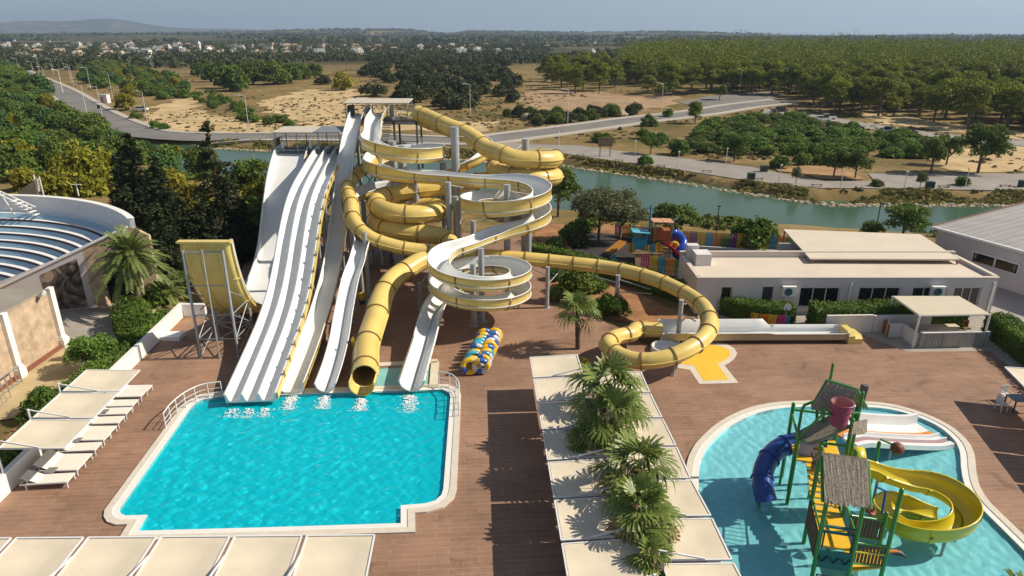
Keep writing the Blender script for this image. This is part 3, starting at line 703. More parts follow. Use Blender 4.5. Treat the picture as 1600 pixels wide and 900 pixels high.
pts += [(-7.0,54.2,4.35), (-5.7,54.3,4.1), (-5.0,53.2,3.8), (-5.4,51.9,3.5), tuple(V(660,407,50.4)), tuple(V(633,423,49)), tuple(V(613,438,47.4)), tuple(V(598,461,45.5)), (-9.25,43,1.85), (-9.3,39.5,1.05), (-9.0,37.6,.82), (-8.8,36.2,.78)]
T1 = catmull(pts, .35)
t = thing('tube_slide', 'wide closed ochre tube slide coiling beside the tower, its open mouth at the pool edge', 'water slide', (-8.8, 40, 0))
tube_slide(T1, .76, t, 3.0)
# cut-away mouth lying on the water
p = T1[-1]; mb = MB(); tail = np.array([T1[-1]+np.array([.005*k, -.2*k, -.01*k]) for k in range(0, 6)])
half = np.array([(.76*math.cos(a), .76*math.sin(a)) for a in np.linspace(math.pi*.92, math.pi*2.08, 16)]); hin = half*.92
sweep(mb, tail, np.concatenate([half, hin[::-1]]), 0, closed=True, cap=True); mb.build('outlet_lip', M_YEL, t)
for x, y, z, r in ((1.2,62.3,10.9,.33), (-5.0,60.5,12.2,.36), (-8.8,57.0,6.4,.26), (-10.0,56.2,5.0,.2), (-7.0,48.4,2.2,.16), (-9.25,44,1.3,.13)): pillar(t, x, y, z, r)
for a, b in (((1.2,62.3,10.6), (-.6,60.4,9.6)), ((1.2,62.3,9.3), (1.2,60.1,9.1)), ((1.2,62.3,7.9), (1.2,60.2,7.7)), ((-5.0,60.5,11.4), (-4.2,63.2,11.0)), ((-8.8,57,5.9), (-8.8,55.0,5.7)), ((-8.8,57,4.7), (-8.8,55.0,4.2)), ((-7.0,48.4,2.0), (-5.2,47.4,2.1)), ((-7,48.4,2.0), (-6.4,49.8,2.6))): bracket(t, a, b)
# top band over the tower mouth
# ---- long narrow tube reaching out to the right
pts = [(-11.6,63.6,8.9), (-13.6,62.0,8.2), (-14.2,58.6,7.5), tuple(V(549,318,54.6)), tuple(V(553,346,52.4)), tuple(V(575,369,51)), tuple(V(615,384,50.6)), tuple(V(655,391,50.8)), tuple(V(700,395,51)), tuple(V(780,401,51)), tuple(V(842,406,50.8)), tuple(V(900,412,50.4)), tuple(V(942,417,50)), tuple(V(983,425,48.9)), tuple(V(1025,437,47.3)), tuple(V(1055,450,45.9)), tuple(V(1083,466,44.2)), tuple(V(1101,482,42.7)), tuple(V(1109,503,41)),
       tuple(V(1101,526,39.1)), tuple(V(1078,544,37.9)), tuple(V(1043,559,37.2)), tuple(V(1000,564,37.2)), tuple(V(967,555,38)), tuple(V(950,540,39.4)), tuple(V(962,527,40.9)), tuple(V(988,521,41.9)), (8.4,42.6,.95), (10.2,42.9,.78)]
T2 = catmull(pts, .3)
t = thing('narrow_tube_slide', 'narrow closed ochre tube slide reaching out over the garden and looping low beside the palms', 'water slide', (9.5, 42, 0))
tube_slide(T2, .53, t, 1.9)
for x, y, z in ((2.7,48.9,3.3), (7.9,47.9,3.0), (11.35,42.5,3.15), (-11.3,50.4,5.6)): pillar(t, x, y, z, .16)
for x, y, z in ((10.0,37.7,1.3), (6.0,38.0,.95), (7.7,41.4,.7), (7.0,36.8,.9)): pillar(t, x, y, z, .06, name='post')
for a, b in (((2.7,48.9,1.9), (3.9,50.3,2.7)), ((2.7,48.9,2.6), (1.2,50.6,2.8)), ((7.9,47.9,2.7), (10.2,47.1,2.2)), ((7.9,47.9,1.7), (10.3,47.0,1.9)), ((7.9,47.9,2.4), (6.2,49.5,2.4)), ((11.35,42.5,2.9), (11.9,43.2,2.6)), ((11.35,42.5,2.2), (12.2,41.6,2.0)), ((-11.3,50.4,5.2), (-12.6,51.8,5.4))): bracket(t, a, b, .045)

# ---- run-out trough of the narrow tube
Y0 = 43.0
RO = catmull([(10.2,42.95,.22), (13,43.0,.2), (17,43.05,.2), (23.0,43.1,.2)], .5)
t = thing('runout_trough', 'long straight white run-out trough lying on the deck, yellow rounded stop at its end', 'run-out', (16, 43, 0))
sa, mi_ = u_section(.25, 1.05, .62, flat=.42, lip=.08); sb, _ = u_section(.25, .62, .55, flat=.42, lip=.08)
secs = [sa if p[0] < 17.6 else sb for p in RO]; mb = MB(); sweep(mb, RO, secs, mi_, closed=True, cap=True)
mb.build('chute', [M_WHITE, mat('beige_trough_side', (.42,.36,.24), rough=.5)], t)
mb = MB(); prof = [(1.0*math.sin(a), .85*math.cos(a)) for a in np.linspace(0, math.pi/2, 8)]
mb.extr([(-.8, 0), (-.8, .55), (-.5, .85), (.5, .85), (.8, .55), (.8, 0)], (22.9,43.1,.02), (23.35,43.12,.02)); mb.extr([(-.8, 0), (-.8, .35), (-.5, .55), (.5, .55), (.8, .35), (.8, 0)], (23.35,43.12,.02), (23.9,43.14,.02)); mb.build('end_stop', M_YEL, t)
# ================================================================ SLIDE TOWERS
M_ROOFB = mat('beige_roof_sheet', (.55,.49,.40), rough=.6, noise=.08, nscale=1.5)
M_ROOFG = mat('grey_roof_sheet', (.20,.22,.24), rough=.5, noise=.12, nscale=1.5)
M_GRATE = mat('deck_grating', (.13,.13,.135), rough=.7, noise=.2, nscale=4)
M_DARK = mat('dark_panel', (.035,.04,.05), rough=.5, noise=.2)
def railing(parent, p0, p1, h=1.05, n=10, name='railing', m=None, r=.025):
    p0, p1 = Vector(p0), Vector(p1); mb = MB(); z = Vector((0, 0, 1))
    mb.tube([p0+z*h, p1+z*h], r*1.4, n=6); mb.tube([p0+z*.12, p1+z*.12], r, n=6)
    for i in range(n+1):
        q = p0.lerp(p1, i/n); mb.tube([q, q+z*h], r*(1.3 if i in (0, n) else .6), n=5)
    return mb.build(name, m or M_STEEL, parent)
def tower(name, label, x0, x1, y0, y1, zp, zr, roofs, gapx=()):
    t = thing(name, label, 'slide tower', ((x0+x1)/2, (y0+y1)/2, 0))
    mb = MB(); mb.box(((x0+x1)/2, (y0+y1)/2, zp-.08), (x1-x0, y1-y0, .16)); mb.build('platform', M_GRATE, t)
    mb = MB()
    for y in (y0+.06, y1-.06): mb.bar((x0, y, zp-.3), (x1, y, zp-.3), .12, .28)
    mb.build('platform_beam', M_STEEL, t)
    xs = np.linspace(x0+.1, x1-.1, max(3, int((x1-x0)/2.2)+1)); ys = (y0+.1, y1-.1)
    for x in xs:
        for y in ys: 
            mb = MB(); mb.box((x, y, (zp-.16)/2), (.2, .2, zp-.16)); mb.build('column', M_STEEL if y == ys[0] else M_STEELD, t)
    zz = np.arange(.3, zp-2.2, 3.2)
    for z in zz:
        for i in range(len(xs)-1):
            bracket(t, (xs[i], ys[0], z), (xs[i+1], ys[0], z+2.9), .05, M_STEELD, 'cross_brace'); bracket(t, (xs[i], ys[0], z+2.9), (xs[i+1], ys[0], z+2.9), .05, M_STEELD, 'cross_brace')
            bracket(t, (xs[i+1], ys[1], z), (xs[i], ys[1], z+2.9), .05, M_STEELD, 'cross_brace')
        for x in (xs[0], xs[-1]): bracket(t, (x, ys[0], z), (x, ys[1], z+2.9), .05, M_STEELD, 'cross_brace')
    for a, b in (((x0, y1), (x1, y1)), ((x0, y0), (x0, y1)), ((x1, y0), (x1, y1))): railing(t, (*a, zp), (*b, zp), n=int(12*max(1, (abs(a[0]-b[0])+abs(a[1]-b[1]))/5)))
    xr = [x0]+list(gapx)+[x1]
    for i in range(0, len(xr)-1, 2):
        if xr[i+1]-xr[i] > .3: railing(t, (xr[i], y0, zp), (xr[i+1], y0, zp), n=max(3, int((xr[i+1]-xr[i])*5)))
    for (a, b, m) in roofs:
        mb = MB(); mb.box(None, (b-a, y1-y0+.3, .08), M=Matrix.Translation(((a+b)/2, (y0+y1)/2-.1, zr)) @ Matrix.Rotation(R(1.5), 4, 'X')); mb.build('roof', m, t)
    for x in np.linspace(roofs[0][0]+.15, roofs[-1][1]-.15, 4):
        for y in ys:
            mb = MB(); mb.tube([(x, y, zp), (x, y, zr-.03)], .05, n=8); mb.build('roof_post', M_STEEL, t)
    return t
tw = tower('slide_tower', 'tall grey steel slide tower with beige canopy roof, start of the highest slides', -16.4, -9.4, 69.3, 72.8, 11.75, 13.45, [(-16.6,-13.4,M_ROOFB),(-13.35,-10.2,M_ROOFB)], gapx=(-16.3,-14.5,-14.1,-12.1))
for x in (-14.35, -12.0): 
    mb = MB(); mb.box((x, 69.9, 12.4), (.28, .9, 1.2)); mb.build('gate_panel', M_STEEL, tw)
mb = MB(); mb.box((-16.1, 70.2, 12.45), (.5, 1.1, 1.3)); mb.build('gate_panel', M_DARK, tw)
mb = MB(); mb.box((-10.9, 70.6, 12.05), (.95, .7, .5)); mb.build('start_tub', M_YEL, tw)
for z0, z1, ya, yb in ((.0,3.0,77.5,73.2), (3.0,6.0,73.2,77.5), (6.0,9.0,77.5,73.2), (9.0,11.7,73.2,77.5)):
    mb = MB()
    for k in range(14):
        f = (k+.5)/14; mb.box((-12.2 if z0 in (0., 6.) else -13.8, ya+(yb-ya)*f, z0+(z1-z0)*f), (1.4, .32, .05))
    mb.build('stair_flight', M_GRATE, tw)
tl = tower('low_slide_tower', 'lower grey steel slide platform with half beige half grey canopy', -22.6, -16.0, 64.6, 67.9, 9.35, 11.25, [(-22.3,-18.6,M_ROOFB),(-18.55,-16.0,M_ROOFG)], gapx=(-22.3,-15.9))
for x in (-21.6, -19.0): 
    mb = MB(); mb.tube([(x, 65.0, 9.4), (x, 65.0, 10.3)], .14, n=10); mb.build('start_light', M_WHITE, tl)
mb = MB(); mb.box((-22.3, 65.6, 9.95), (.1, 1.3, 1.2)); mb.build('gate_panel', M_DARK, tl)
mb = MB(); mb.tube([(-17.5,70,9.4),(-17.5,70,0)], .1); 
for k in range(10):
    mb.box((-17.6+.0*k, 68.2+.42*k, 9.3-.93*k), (1.3, .42, .05))
mb.build('stair_flight', M_GRATE, tl)
# machinery and pump plinths in the shade under the slides
tk = thing('pump_plinth', 'low grey concrete pump plinth in the shade beneath the slide tower', 'plinth', (-12.8, 60, 0))
mb = MB(); mb.box((-12.8, 60, .5), (3.2, 2.2, 1.0)); mb.build('block', mat('grey_concrete', (.22,.21,.20), noise=.2), tk)
for x in (-13.8, -12.8, -11.8): mb = MB(); mb.tube([(x, 60, 1.0), (x, 60, 1.9), (x, 58.8, 1.9), (x, 58.8, .2)], .14, n=10); mb.build('pipe', M_STEEL, tk)
# ================================================================ BUILDINGS AND WALLS
M_WALLW = mat('white_render', (.66,.63,.62), rough=.8, noise=.06, nscale=.8)
M_WALLL = mat('pale_mauve_render', (.60,.54,.54), rough=.8, noise=.08, nscale=.7)
M_STONE = mat('sandy_stone_wall', (.44,.31,.20), rough=.9, noise=.22, nscale=1.6, bump=.4, hue2=(.52,.40,.28))
M_WPAINT = mat('white_paint', (.78,.77,.74), rough=.6, noise=.05, nscale=1.5)
M_ROOFMEM = mat('cream_roof_membrane', (.60,.52,.42), rough=.85, noise=.07, nscale=.35)
M_GLASS = mat('dark_window_glass', (.012,.014,.016), rough=.06, noise=.3, nscale=.6, spec=.8)
M_ALU = mat('white_aluminium', (.62,.62,.62), rough=.4, noise=.05)
M_PATH = mat('sandy_paving', (.42,.33,.18), rough=.9, noise=.2, nscale=.5, hue2=(.46,.36,.20))
M_GPAVE = mat('grey_paving', (.33,.29,.24), rough=.9, noise=.2, nscale=.4, hue2=(.36,.33,.28))
M_SOIL = mat('red_garden_soil', (.26,.105,.045), rough=.95, noise=.3, nscale=.6, bump=.6, hue2=(.33,.17,.07))
M_RUBBER = mat('dark_rubber_paving', (.035,.030,.028), rough=.9, noise=.2, nscale=1)
M_LAWN = mat('lawn_grass', (.06,.085,.02), rough=.9, noise=.3, nscale=1.2, bump=.6)
# ground patches round the site
def patch(name, poly, m, z=.004):
    mb = MB(); triangulated(mb, poly, [], z); return struct(name, mb, m)
patch('garden_path', PG([(-260,700),(100,640),(215,520),(250,478),(250,440),(150,430),(-200,430)]), M_PATH, .002)
patch('stone_paving', PG([(95,545),(160,545),(232,480),(240,455),(180,440),(80,440)]), M_GPAVE, .006)
patch('lawn', PG([(330,400),(330,370),(410,345),(420,372),(385,402)]), M_LAWN, .004)
patch('planting_strip', [(-24.3,47.5),(-26.4,47.5),(-27.3,36),(-26.0,25.0),(-23.6,25.0)], M_SOIL, .010)
patch('red_garden_soil', PG([(845,440),(905,432),(960,440),(1062,490),(1090,503),(1040,512),(940,497),(905,478),(870,465)]), M_SOIL, .012)
patch('playground_rubber', PG([(890,400),(905,362),(1000,368),(1240,374),(1240,398),(1100,400),(1092,440),(1040,440)]), M_RUBBER, .004)
patch('rear_garden_soil', PG([(835,372),(835,350),(1000,352),(1010,372),(900,368),(890,400)]), M_SOIL, .003)
patch('service_yard', PG([(1090,505),(1090,480),(1240,470),(1560,480),(1600,470),(1800,600),(1600,590),(1545,548),(1420,550),(1330,517)]), M_GPAVE, .004)
patch('building_apron', PG([(1480,450),(1570,440),(1760,420),(1900,560),(1620,520)]), mat('pale_concrete', (.34,.31,.30), noise=.12, nscale=.4), .008)

# ---- white flat-roofed building
def window(parent, x0, x1, y, z0, z1, nx=3, frame=M_ALU, fw=.06, axis='x'):
    mb = MB(); w = (x1-x0)
    P = (lambda a, d, z: (a, y+d, z)) if axis == 'x' else (lambda a, d, z: (y+d, a, z))
    def bx(a0, a1, b0, b1, d0, d1):
        p = P((a0+a1)/2, (d0+d1)/2, (b0+b1)/2); sz = (a1-a0, d1-d0, b1-b0) if axis == 'x' else (d1-d0, a1-a0, b1-b0); mb.box(p, sz)
    bx(x0, x1, z0, z0+fw, -.05, .03); bx(x0, x1, z1-fw, z1, -.05, .03)
    for i in range(nx+1):
        a = x0+(w-fw)*i/nx; bx(a, a+fw, z0+fw, z1-fw, -.05, .03)
    f = mb.build('window', frame, parent)
    mb = MB(); p = P((x0+x1)/2, 0, (z0+z1)/2); mb.box(p, (w-.04, .02, z1-z0-.04) if axis == 'x' else (.02, w-.04, z1-z0-.04)); mb.build('pane', M_GLASS, f)
    return f
def wall_with_openings(mb, x0, x1, z0, z1, y0, y1, ops, mi=0):
    """wall along x with recess openings (x0,x1,z0,z1)"""
    ops = sorted(ops); cur = x0
    for a, b, c, d in ops:
        mb.box(((cur+a)/2, (y0+y1)/2, (z0+z1)/2), (a-cur, y1-y0, z1-z0), mi=mi)
        if c > z0: mb.box(((a+b)/2, (y0+y1)/2, (z0+c)/2), (b-a, y1-y0, c-z0), mi=mi)
        mb.box(((a+b)/2, (y0+y1)/2, (d+z1)/2), (b-a, y1-y0, z1-d), mi=mi); cur = b
    mb.box(((cur+x1)/2, (y0+y1)/2, (z0+z1)/2), (x1-cur, y1-y0, z1-z0), mi=mi)
bx0, bx1, by0, by1, bh = 13.75, 36.1, 47.6, 53.2, 2.9
t = thing('flat_roofed_building', 'long low white building with cream flat roof, window strips and rooftop parapet', 'building', ((bx0+bx1)/2, by0, 0))
ops = [(15.6,16.45,.9,2.2), (18.7,19.5,0,2.2), (21.5,24.5,.55,2.15), (25.9,29.0,.55,2.15), (29.9,32.5,.55,2.15), (33.0,35.0,.55,2.15)]
mb = MB(); wall_with_openings(mb, bx0, bx1, 0, bh, by0, by0+.25, ops)
mb.box((bx0+.125, (by0+by1)/2+.125, bh/2), (.25, by1-by0-.25, bh)); mb.box((bx1-.125, (by0+by1)/2+.125, bh/2), (.25, by1-by0-.25, bh)); mb.box(((bx0+bx1)/2, by1, bh/2), (bx1-bx0, .25, bh))
mb.build('wall', M_WALLL, t)
mb = MB(); mb.box(((bx0+bx1)/2, (by0+by1)/2, bh-.22), (bx1-bx0-.52, by1-by0-.4, .1)); rf = mb.build('roof', M_ROOFMEM, t)
mb = MB()
mb.box(((bx0+bx1)/2, by0+.10, bh+.03), (bx1-bx0+.1, .34, .06)); mb.box(((bx0+bx1)/2, by1, bh+.16), (bx1-bx0+.1, .3, .32)); mb.box((bx1-.1, (by0+by1)/2, bh+.05), (.34, by1-by0-.5, .10)); mb.box((bx0+.1, (by0+by1)/2, bh+.05), (.34, by1-by0-.5, .10))
mb.build('parapet', mat('cream_parapet', (.60,.52,.44), noise=.06), t)
mb = MB(); mb.box((bx0+1.3, by1-1.6, bh+.25), (1.2, 1.4, 1.0)); mb.box((bx0+.8, by1-.5, bh+.45), (.9, .7, 1.2)); mb.build('chimney', M_WALLW, rf)
for k, (a, b, c, d) in enumerate(ops):
    if c == 0:
        mb = MB(); mb.box(((a+b)/2, by0+.2, d/2), (b-a-.04, .05, d-.04)); mb.build('door', M_DARK, t)
    else: window(t, a+.02, b-.02, by0+.15, c+.02, d-.02, 1 if b-a < 1.5 else 3)
mb = MB(); mb.tube([(25.2, by0-.08, bh-.35), (25.15, by0-.08, .3)], .06, n=8); mb.tube([(35.8, by0-.08, bh-.35), (35.75, by0-.08, .2)], .06, n=8); mb.build('drainpipe', M_WPAINT, t)
def ac_unit(x, label):
    a = thing('air_conditioner', label, 'air conditioner', (x, by0-.25, 1.5))
    mb = MB(); mb.box((x, by0-.22, 1.95), (.95, .38, .75)); mb.box((x, by0-.22, 2.335), (1.0, .42, .02)); mb.build('casing', M_WPAINT, a)
    mb = MB(); mb.lathe((x-.1, by0-.42, 1.95), [(.0,.0), (.27,.0), (.30,.03), (.30,.05)], n=20, axis=(0, -1, 0)); mb.build('fan_grille', mat('teal_fan_grille', (.05,.11,.14), rough=.5), a)
    mb = MB()
    for d in (-.35, .35): mb.box((x+d, by0-.2, 1.54), (.05, .4, .05))
    mb.build('bracket', M_STEEL, a)
ac_unit(20.55, 'white air conditioner box beside the dark door on the low building'); ac_unit(31.6, 'white air conditioner box above the beige kiosk canopy')
tr = thing('rear_roof_pavilion', 'plain cream flat roof pavilion standing behind the low white building', 'pavilion', (27, 57, 0))
A = [V(1268,403,53.5), V(1499,403,53.5), V(1438,366,60.0), V(1224,357,60.0)]
mb = MB(); zt = 3.15
poly = [(20.6,53.5),(36.1,53.5),(39.3,60.2),(23.6,61.0)]
poly = [tuple(G(1266,404,zt)[:2]), tuple(G(1500,405,zt)[:2]), tuple(G(1438,366,zt)[:2]), tuple(G(1224,358,zt)[:2])]
mb.prism(poly, zt-.12, zt); mb.build('roof', M_ROOFMEM, tr)
for p in poly: mb = MB(); mb.tube([(p[0]+.15*(1 if p[0] < 28 else -1), p[1], 0), (p[0]+.15*(1 if p[0] < 28 else -1), p[1], zt-.12)], .07, n=8); mb.build('post', mat('red_brown_post', (.20,.06,.05)), tr)
mb = MB(); mb.box((29, 56.5, 1.45), (12, .15, 2.9)); mb.build('wall', M_WALLL, tr)

# ---- big grey-roofed hall on the right edge
t = thing('grey_roofed_hall', 'mauve rendered hall with grey ribbed metal roof and white door surrounds', 'building', (44, 52, 0))
e0, e1 = V(1460,354,66.0), V(1604,394,50.0); zE = 3.9
E0 = G(1462,355,3.6); E1 = G(1603,393,3.6); dirE = (E1-E0); dirE.z = 0; Lh = dirE.length; dirE.normalize(); nrm = Vector((dirE.y, -dirE.x, 0)); nrm = nrm if nrm.x < 0 else -nrm
E2 = E1+dirE*22
def hp(s, d, z): p = E0+dirE*s-nrm*d; return (p.x, p.y, z)
mb = MB(); L2 = Lh+22
mb.add([hp(0,.4,0), hp(L2,.4,0), hp(L2,.4,3.45), hp(0,.4,3.45), hp(0,18,0), hp(0,18,5.2), hp(L2,18,5.2), hp(L2,18,0)], [(0,1,2,3), (4,0,3,5), (1,7,6,2)]); mb.build('wall', M_WALLL, t)
M_METAL = mat('grey_metal_roof', (.36,.34,.33), rough=.55, noise=.12, nscale=.5)
mb = MB(); mb.add([hp(-.3,0,3.62), hp(L2,0,3.62), hp(L2,18,5.1), hp(-.3,18,5.1)], [(0,1,2,3)])
for k in range(0, int(L2/.75)):
    s_ = k*.75; mb.bar(hp(s_, 0, 3.64), hp(s_, 18, 5.12), .05, .05)
rf = mb.build('roof', M_METAL, t)
mb = MB(); mb.bar(hp(-.3, -.05, 3.54), hp(L2, -.05, 3.54), .22, .18); mb.build('gutter', M_WPAINT, rf)
mb = MB(); mb.bar(hp(-.3, 0, 3.6), hp(-.3, 18, 5.08), .14, .22); mb.build('verge_trim', mat('rust_verge', (.20,.11,.08)), rf)
for s_, w_, z0_, z1_ in ((3.5,4.0,1.5,2.3), (11.2,2.4,.0,2.2), (14.6,2.4,.0,2.2), (18.5,2.4,.0,2.2), (23,2.4,0,2.2)):
    mb = MB()
    mb.bar(hp(s_, .34, z1_+.06), hp(s_+w_, .34, z1_+.06), .14, .12)
    for q in (s_+.05, s_+w_-.05, s_+w_/2): mb.bar(hp(q, .34, z0_), hp(q, .34, z1_), .10, .12)
    if z0_ == 0: mb.add([hp(s_-.3,.30,2.35), hp(s_+w_+.3,.30,2.35), hp(s_+w_/2,.30,2.95), hp(s_-.3,.1,2.35), hp(s_+w_+.3,.1,2.35), hp(s_+w_/2,.1,2.95)], [(3,4,5), (0,3,5,2), (2,5,4,1), (0,1,4,3)])
    f = mb.build('door_surround' if z0_ == 0 else 'window', M_WPAINT, t)
    mb = MB(); mb.bar(hp(s_+.1, .37, (z0_+z1_)/2), hp(s_+w_-.1, .37, (z0_+z1_)/2), .03, z1_-z0_-.05); mb.build('pane', M_GLASS, f)

# ---- kiosk with cream canopy
kz = 2.35
t = thing('kiosk_canopy', 'cream fabric canopy on white posts over the tiled bar counter', 'canopy', tuple(G(1470,520)))
kp = [G(1395,463,kz), G(1498,463,kz), G(1547,491,kz), G(1437,493,kz)]
M_CANVAS = mat('cream_canvas', (.56,.49,.37), rough=.8, noise=.05, nscale=1.2)
mb = MB(); mb.prism([tuple(p[:2]) for p in kp], kz, kz+.03); mb.build('fabric', M_CANVAS, t)
mb = MB()
for i in range(4): mb.bar(kp[i]+Vector((0,0,-.04)), kp[(i+1)%4]+Vector((0,0,-.04)), .07, .07)
mb.bar((kp[0]+kp[1])/2+Vector((0,0,-.04)), (kp[2]+kp[3])/2+Vector((0,0,-.04)), .05, .05); mb.build('frame', M_WPAINT, t)
for p in kp: mb = MB(); mb.tube([(p.x, p.y, 0), (p.x, p.y, kz)], .07, n=8); mb.build('post', M_WPAINT, t)
t = thing('bar_counter', 'low bar counter faced with blue and beige patterned tiles under the kiosk canopy', 'counter', tuple(G(1490,540)))
a, b = G(1434,543), G(1541,541)
mb = MB(); mb.bar(a+Vector((0,0,.55)), b+Vector((0,0,.55)), .18, 1.1); ct = mb.build('counter_front', tile_mat('patterned_tiles', (.10,.16,.19), (.36,.34,.30), (.40,.38,.34), .22, .22, 0, msize=.05), t)
mb = MB(); mb.bar(a+Vector((0,-.02,1.13)), a.lerp(b, .86)+Vector((0,-.02,1.13)), .34, .06); mb.build('counter_top', M_WPAINT, t)
c = G(1410,527); mb = MB(); mb.bar(a+Vector((-.12,.1,.5)), c+Vector((0,0,.5)), .15, 1.0); mb.bar(c+Vector((0,0.1,.5)), G(1385,527)+Vector((0,.1,.5)), .15, 1.0); mb.bar(G(1385,527)+Vector((0,.1,.5)), G(1388,505)+Vector((0,0,.5)), .12, .9); mb.build('side_wall', M_WALLW, t)
mb = MB(); mb.bar(a.lerp(b,.15)+Vector((0,1.6,.85)), a.lerp(b,.75)+Vector((0,1.6,.85)), .5, .06); mb.bar(a.lerp(b,.15)+Vector((0,1.6,.42)), a.lerp(b,.75)+Vector((0,1.6,.42)), .4, .8); mb.build('work_top', M_CANVAS, t)
t = thing('bar_gate', 'brown wooden swing gate at the side of the bar counter', 'gate', tuple(G(1378,528)))
a, b = G(1370,507), G(1386,528); mb = MB()
for k in range(9): 
    p = a.lerp(b, (k+.5)/9); mb.box((p.x, p.y, .5), (.1, .19, .95), rz=math.atan2(b.y-a.y, b.x-a.x)+math.pi/2)
mb.build('slats', mat('brown_wood', (.24,.10,.03), noise=.25), t)
for ax, bx_, lb in (((1286,519),(1372,519),'low white boundary wall behind the run-out trough'),):
    pass
p0, p1, p2 = G(1288,519), G(1360,518), G(1436,505); mb = MB(); mb.bar(p0+Vector((0,0,.65)), p1+Vector((0,0,.65)), .18, 1.3); mb.bar(p1+Vector((0.05,0,.62)), Vector((p2.x, p1.y+.3, .62)), .18, 1.24)
tag(mb.build('garden_wall', M_WALLW), 'white rendered garden wall between the hedge and the run-out trough', 'wall')
t = thing('wooden_chair', 'brown wooden chair standing beneath the kiosk canopy', 'chair', tuple(G(1508,522)))
c = G(1508,522); mb = MB(); mb.box((c.x, c.y, .45), (.42, .42, .04)); mb.build('seat', MATS['brown_wood'], t); mb = MB(); mb.box((c.x, c.y+.2, .75), (.42, .03, .45)); mb.build('backrest', MATS['brown_wood'], t)
for dx in (-.18, .18):
    for dy in (-.18, .18): mb = MB(); mb.box((c.x+dx, c.y+dy, .215), (.04, .04, .43)); mb.build('leg', MATS['brown_wood'], t)

# ---- open-air theatre
TC = Vector((-45, 38, 0)); T0, T1w = Vector((-29.3, 50.0, 0)), Vector((-37.5, 47.3, 0))
def wall_y(x): return T0.y+(x-T0.x)*(T0.y-T1w.y)/(T0.x-T1w.x)
M_THW = mat('white_theatre_paint', (.75,.75,.75), rough=.7, noise=.07, nscale=1.2)
M_THBLUE = mat('pale_blue_riser', (.30,.46,.57), rough=.7, noise=.08, nscale=1.0)  # sloping row fronts coloured pale blue, row tops stay white
M_CUSH = mat('dark_maroon_seat_strip', (.045,.018,.022), rough=.8, noise=.2)
t = thing('open_air_theatre', 'white open-air theatre of curved stepped seating rows inside a curved rim wall', 'theatre', (-45, 50, 0))
def arc_pts(r, z, n=60, a1=168):
    # start where the ring meets the end wall
    a0 = 30
    for k in range(900):
        aa = R(5+k*.1); x = TC.x+r*math.cos(aa); y = TC.y+r*math.sin(aa)
        if y >= wall_y(x)+.02: a0 = math.degrees(aa); break
    return [(TC.x+r*math.cos(R(a0+(a1-a0)*k/n)), TC.y+r*math.sin(R(a0+(a1-a0)*k/n)), z) for k in range(n+1)]
NR = 11
def rz_(i): return 20.0-.80*i, 5.35-.38*i
for i in range(NR):
    ro, zt_ = rz_(i); ri = ro-.80
    o = arc_pts(ro, zt_); n_ = arc_pts(ro-.52, zt_); lo = arc_pts(ri, zt_-.40)
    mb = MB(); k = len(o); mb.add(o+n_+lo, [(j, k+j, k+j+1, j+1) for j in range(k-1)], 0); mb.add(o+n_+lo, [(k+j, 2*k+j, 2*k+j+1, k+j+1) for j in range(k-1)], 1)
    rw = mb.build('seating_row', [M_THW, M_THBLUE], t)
    if i > 0:
        a = arc_pts(ro-.42, zt_+.03); b = arc_pts(ro-.55, zt_+.03); lo = arc_pts(ro-.59, zt_-.07)
        mb = MB(); mb.add(a+b+lo, [(j, k+j, k+j+1, j+1) for j in range(k-1)]+[(k+j, 2*k+j, 2*k+j+1, k+j+1) for j in range(k-1)]); mb.build('seat_strip', M_CUSH, rw)
o = arc_pts(20.45, 6.65); i_ = arc_pts(20.15, 6.65); lo = arc_pts(20.0, 5.3); ob = arc_pts(20.45, 0)
mb = MB(); k = len(o); mb.add(o+i_+lo+ob, [(j, k+j, k+j+1, j+1) for j in range(k-1)]+[(k+j, 2*k+j, 2*k+j+1, k+j+1) for j in range(k-1)]+[(3*k+j, j, j+1, 3*k+j+1) for j in range(k-1)]); mb.add([o[0], i_[0], lo[0], (lo[0][0], lo[0][1], 0), ob[0]], [(0, 1, 2, 3, 4)]); mb.build('rim_wall', M_THW, t)
mb = MB(); rl = arc_pts(20.5, 6.66); rl2 = arc_pts(20.02, 6.66)
mb.add(rl+rl2+[(p[0], p[1], 6.76) for p in rl]+[(p[0], p[1], 6.76) for p in rl2], [(2*k+j, 3*k+j, 3*k+j+1, 2*k+j+1) for j in range(k-1)]+[(3*k+j, k+j, k+j+1, 3*k+j+1) for j in range(k-1)]); mb.build('rim_cap', M_WPAINT, t)
# end wall with sloping top
def ez(x): return 6.05+(x+29.3)*(6.05-2.45)/(8.2)
XB = -32.3
mb = MB(); th = .3
def wpoly(xa, xb, za, zb, z0=0, y_off=0):
    mb.add([(xa, wall_y(xa)+y_off, z0), (xb, wall_y(xb)+y_off, z0), (xb, wall_y(xb)+y_off, zb), (xa, wall_y(xa)+y_off, za), (xa, wall_y(xa)+th+y_off, z0), (xb, wall_y(xb)+th+y_off, z0), (xb, wall_y(xb)+th+y_off, zb), (xa, wall_y(xa)+th+y_off, za)],
           [(0,1,2,3), (7,6,5,4), (3,2,6,7), (0,3,7,4), (1,5,6,2)])
wpoly(-43.5, XB, max(.6, ez(-43.5)), ez(XB)); mb.build('end_wall', M_WALLL, t)
mb = MB()
mb.bar((-44, wall_y(-44)+.1, max(1.0, ez(-42))-.55), (-33.9, wall_y(-33.9)+.1, ez(-33.9)+.06), .5, .12) if False else None
mb.bar((-42.5, wall_y(-42.5)+.12, ez(-42.5)+.06), (-29.2, wall_y(-29.2)+.12, ez(-29.2)+.06), .45, .12); mb.build('wall_cap', M_WPAINT, t)
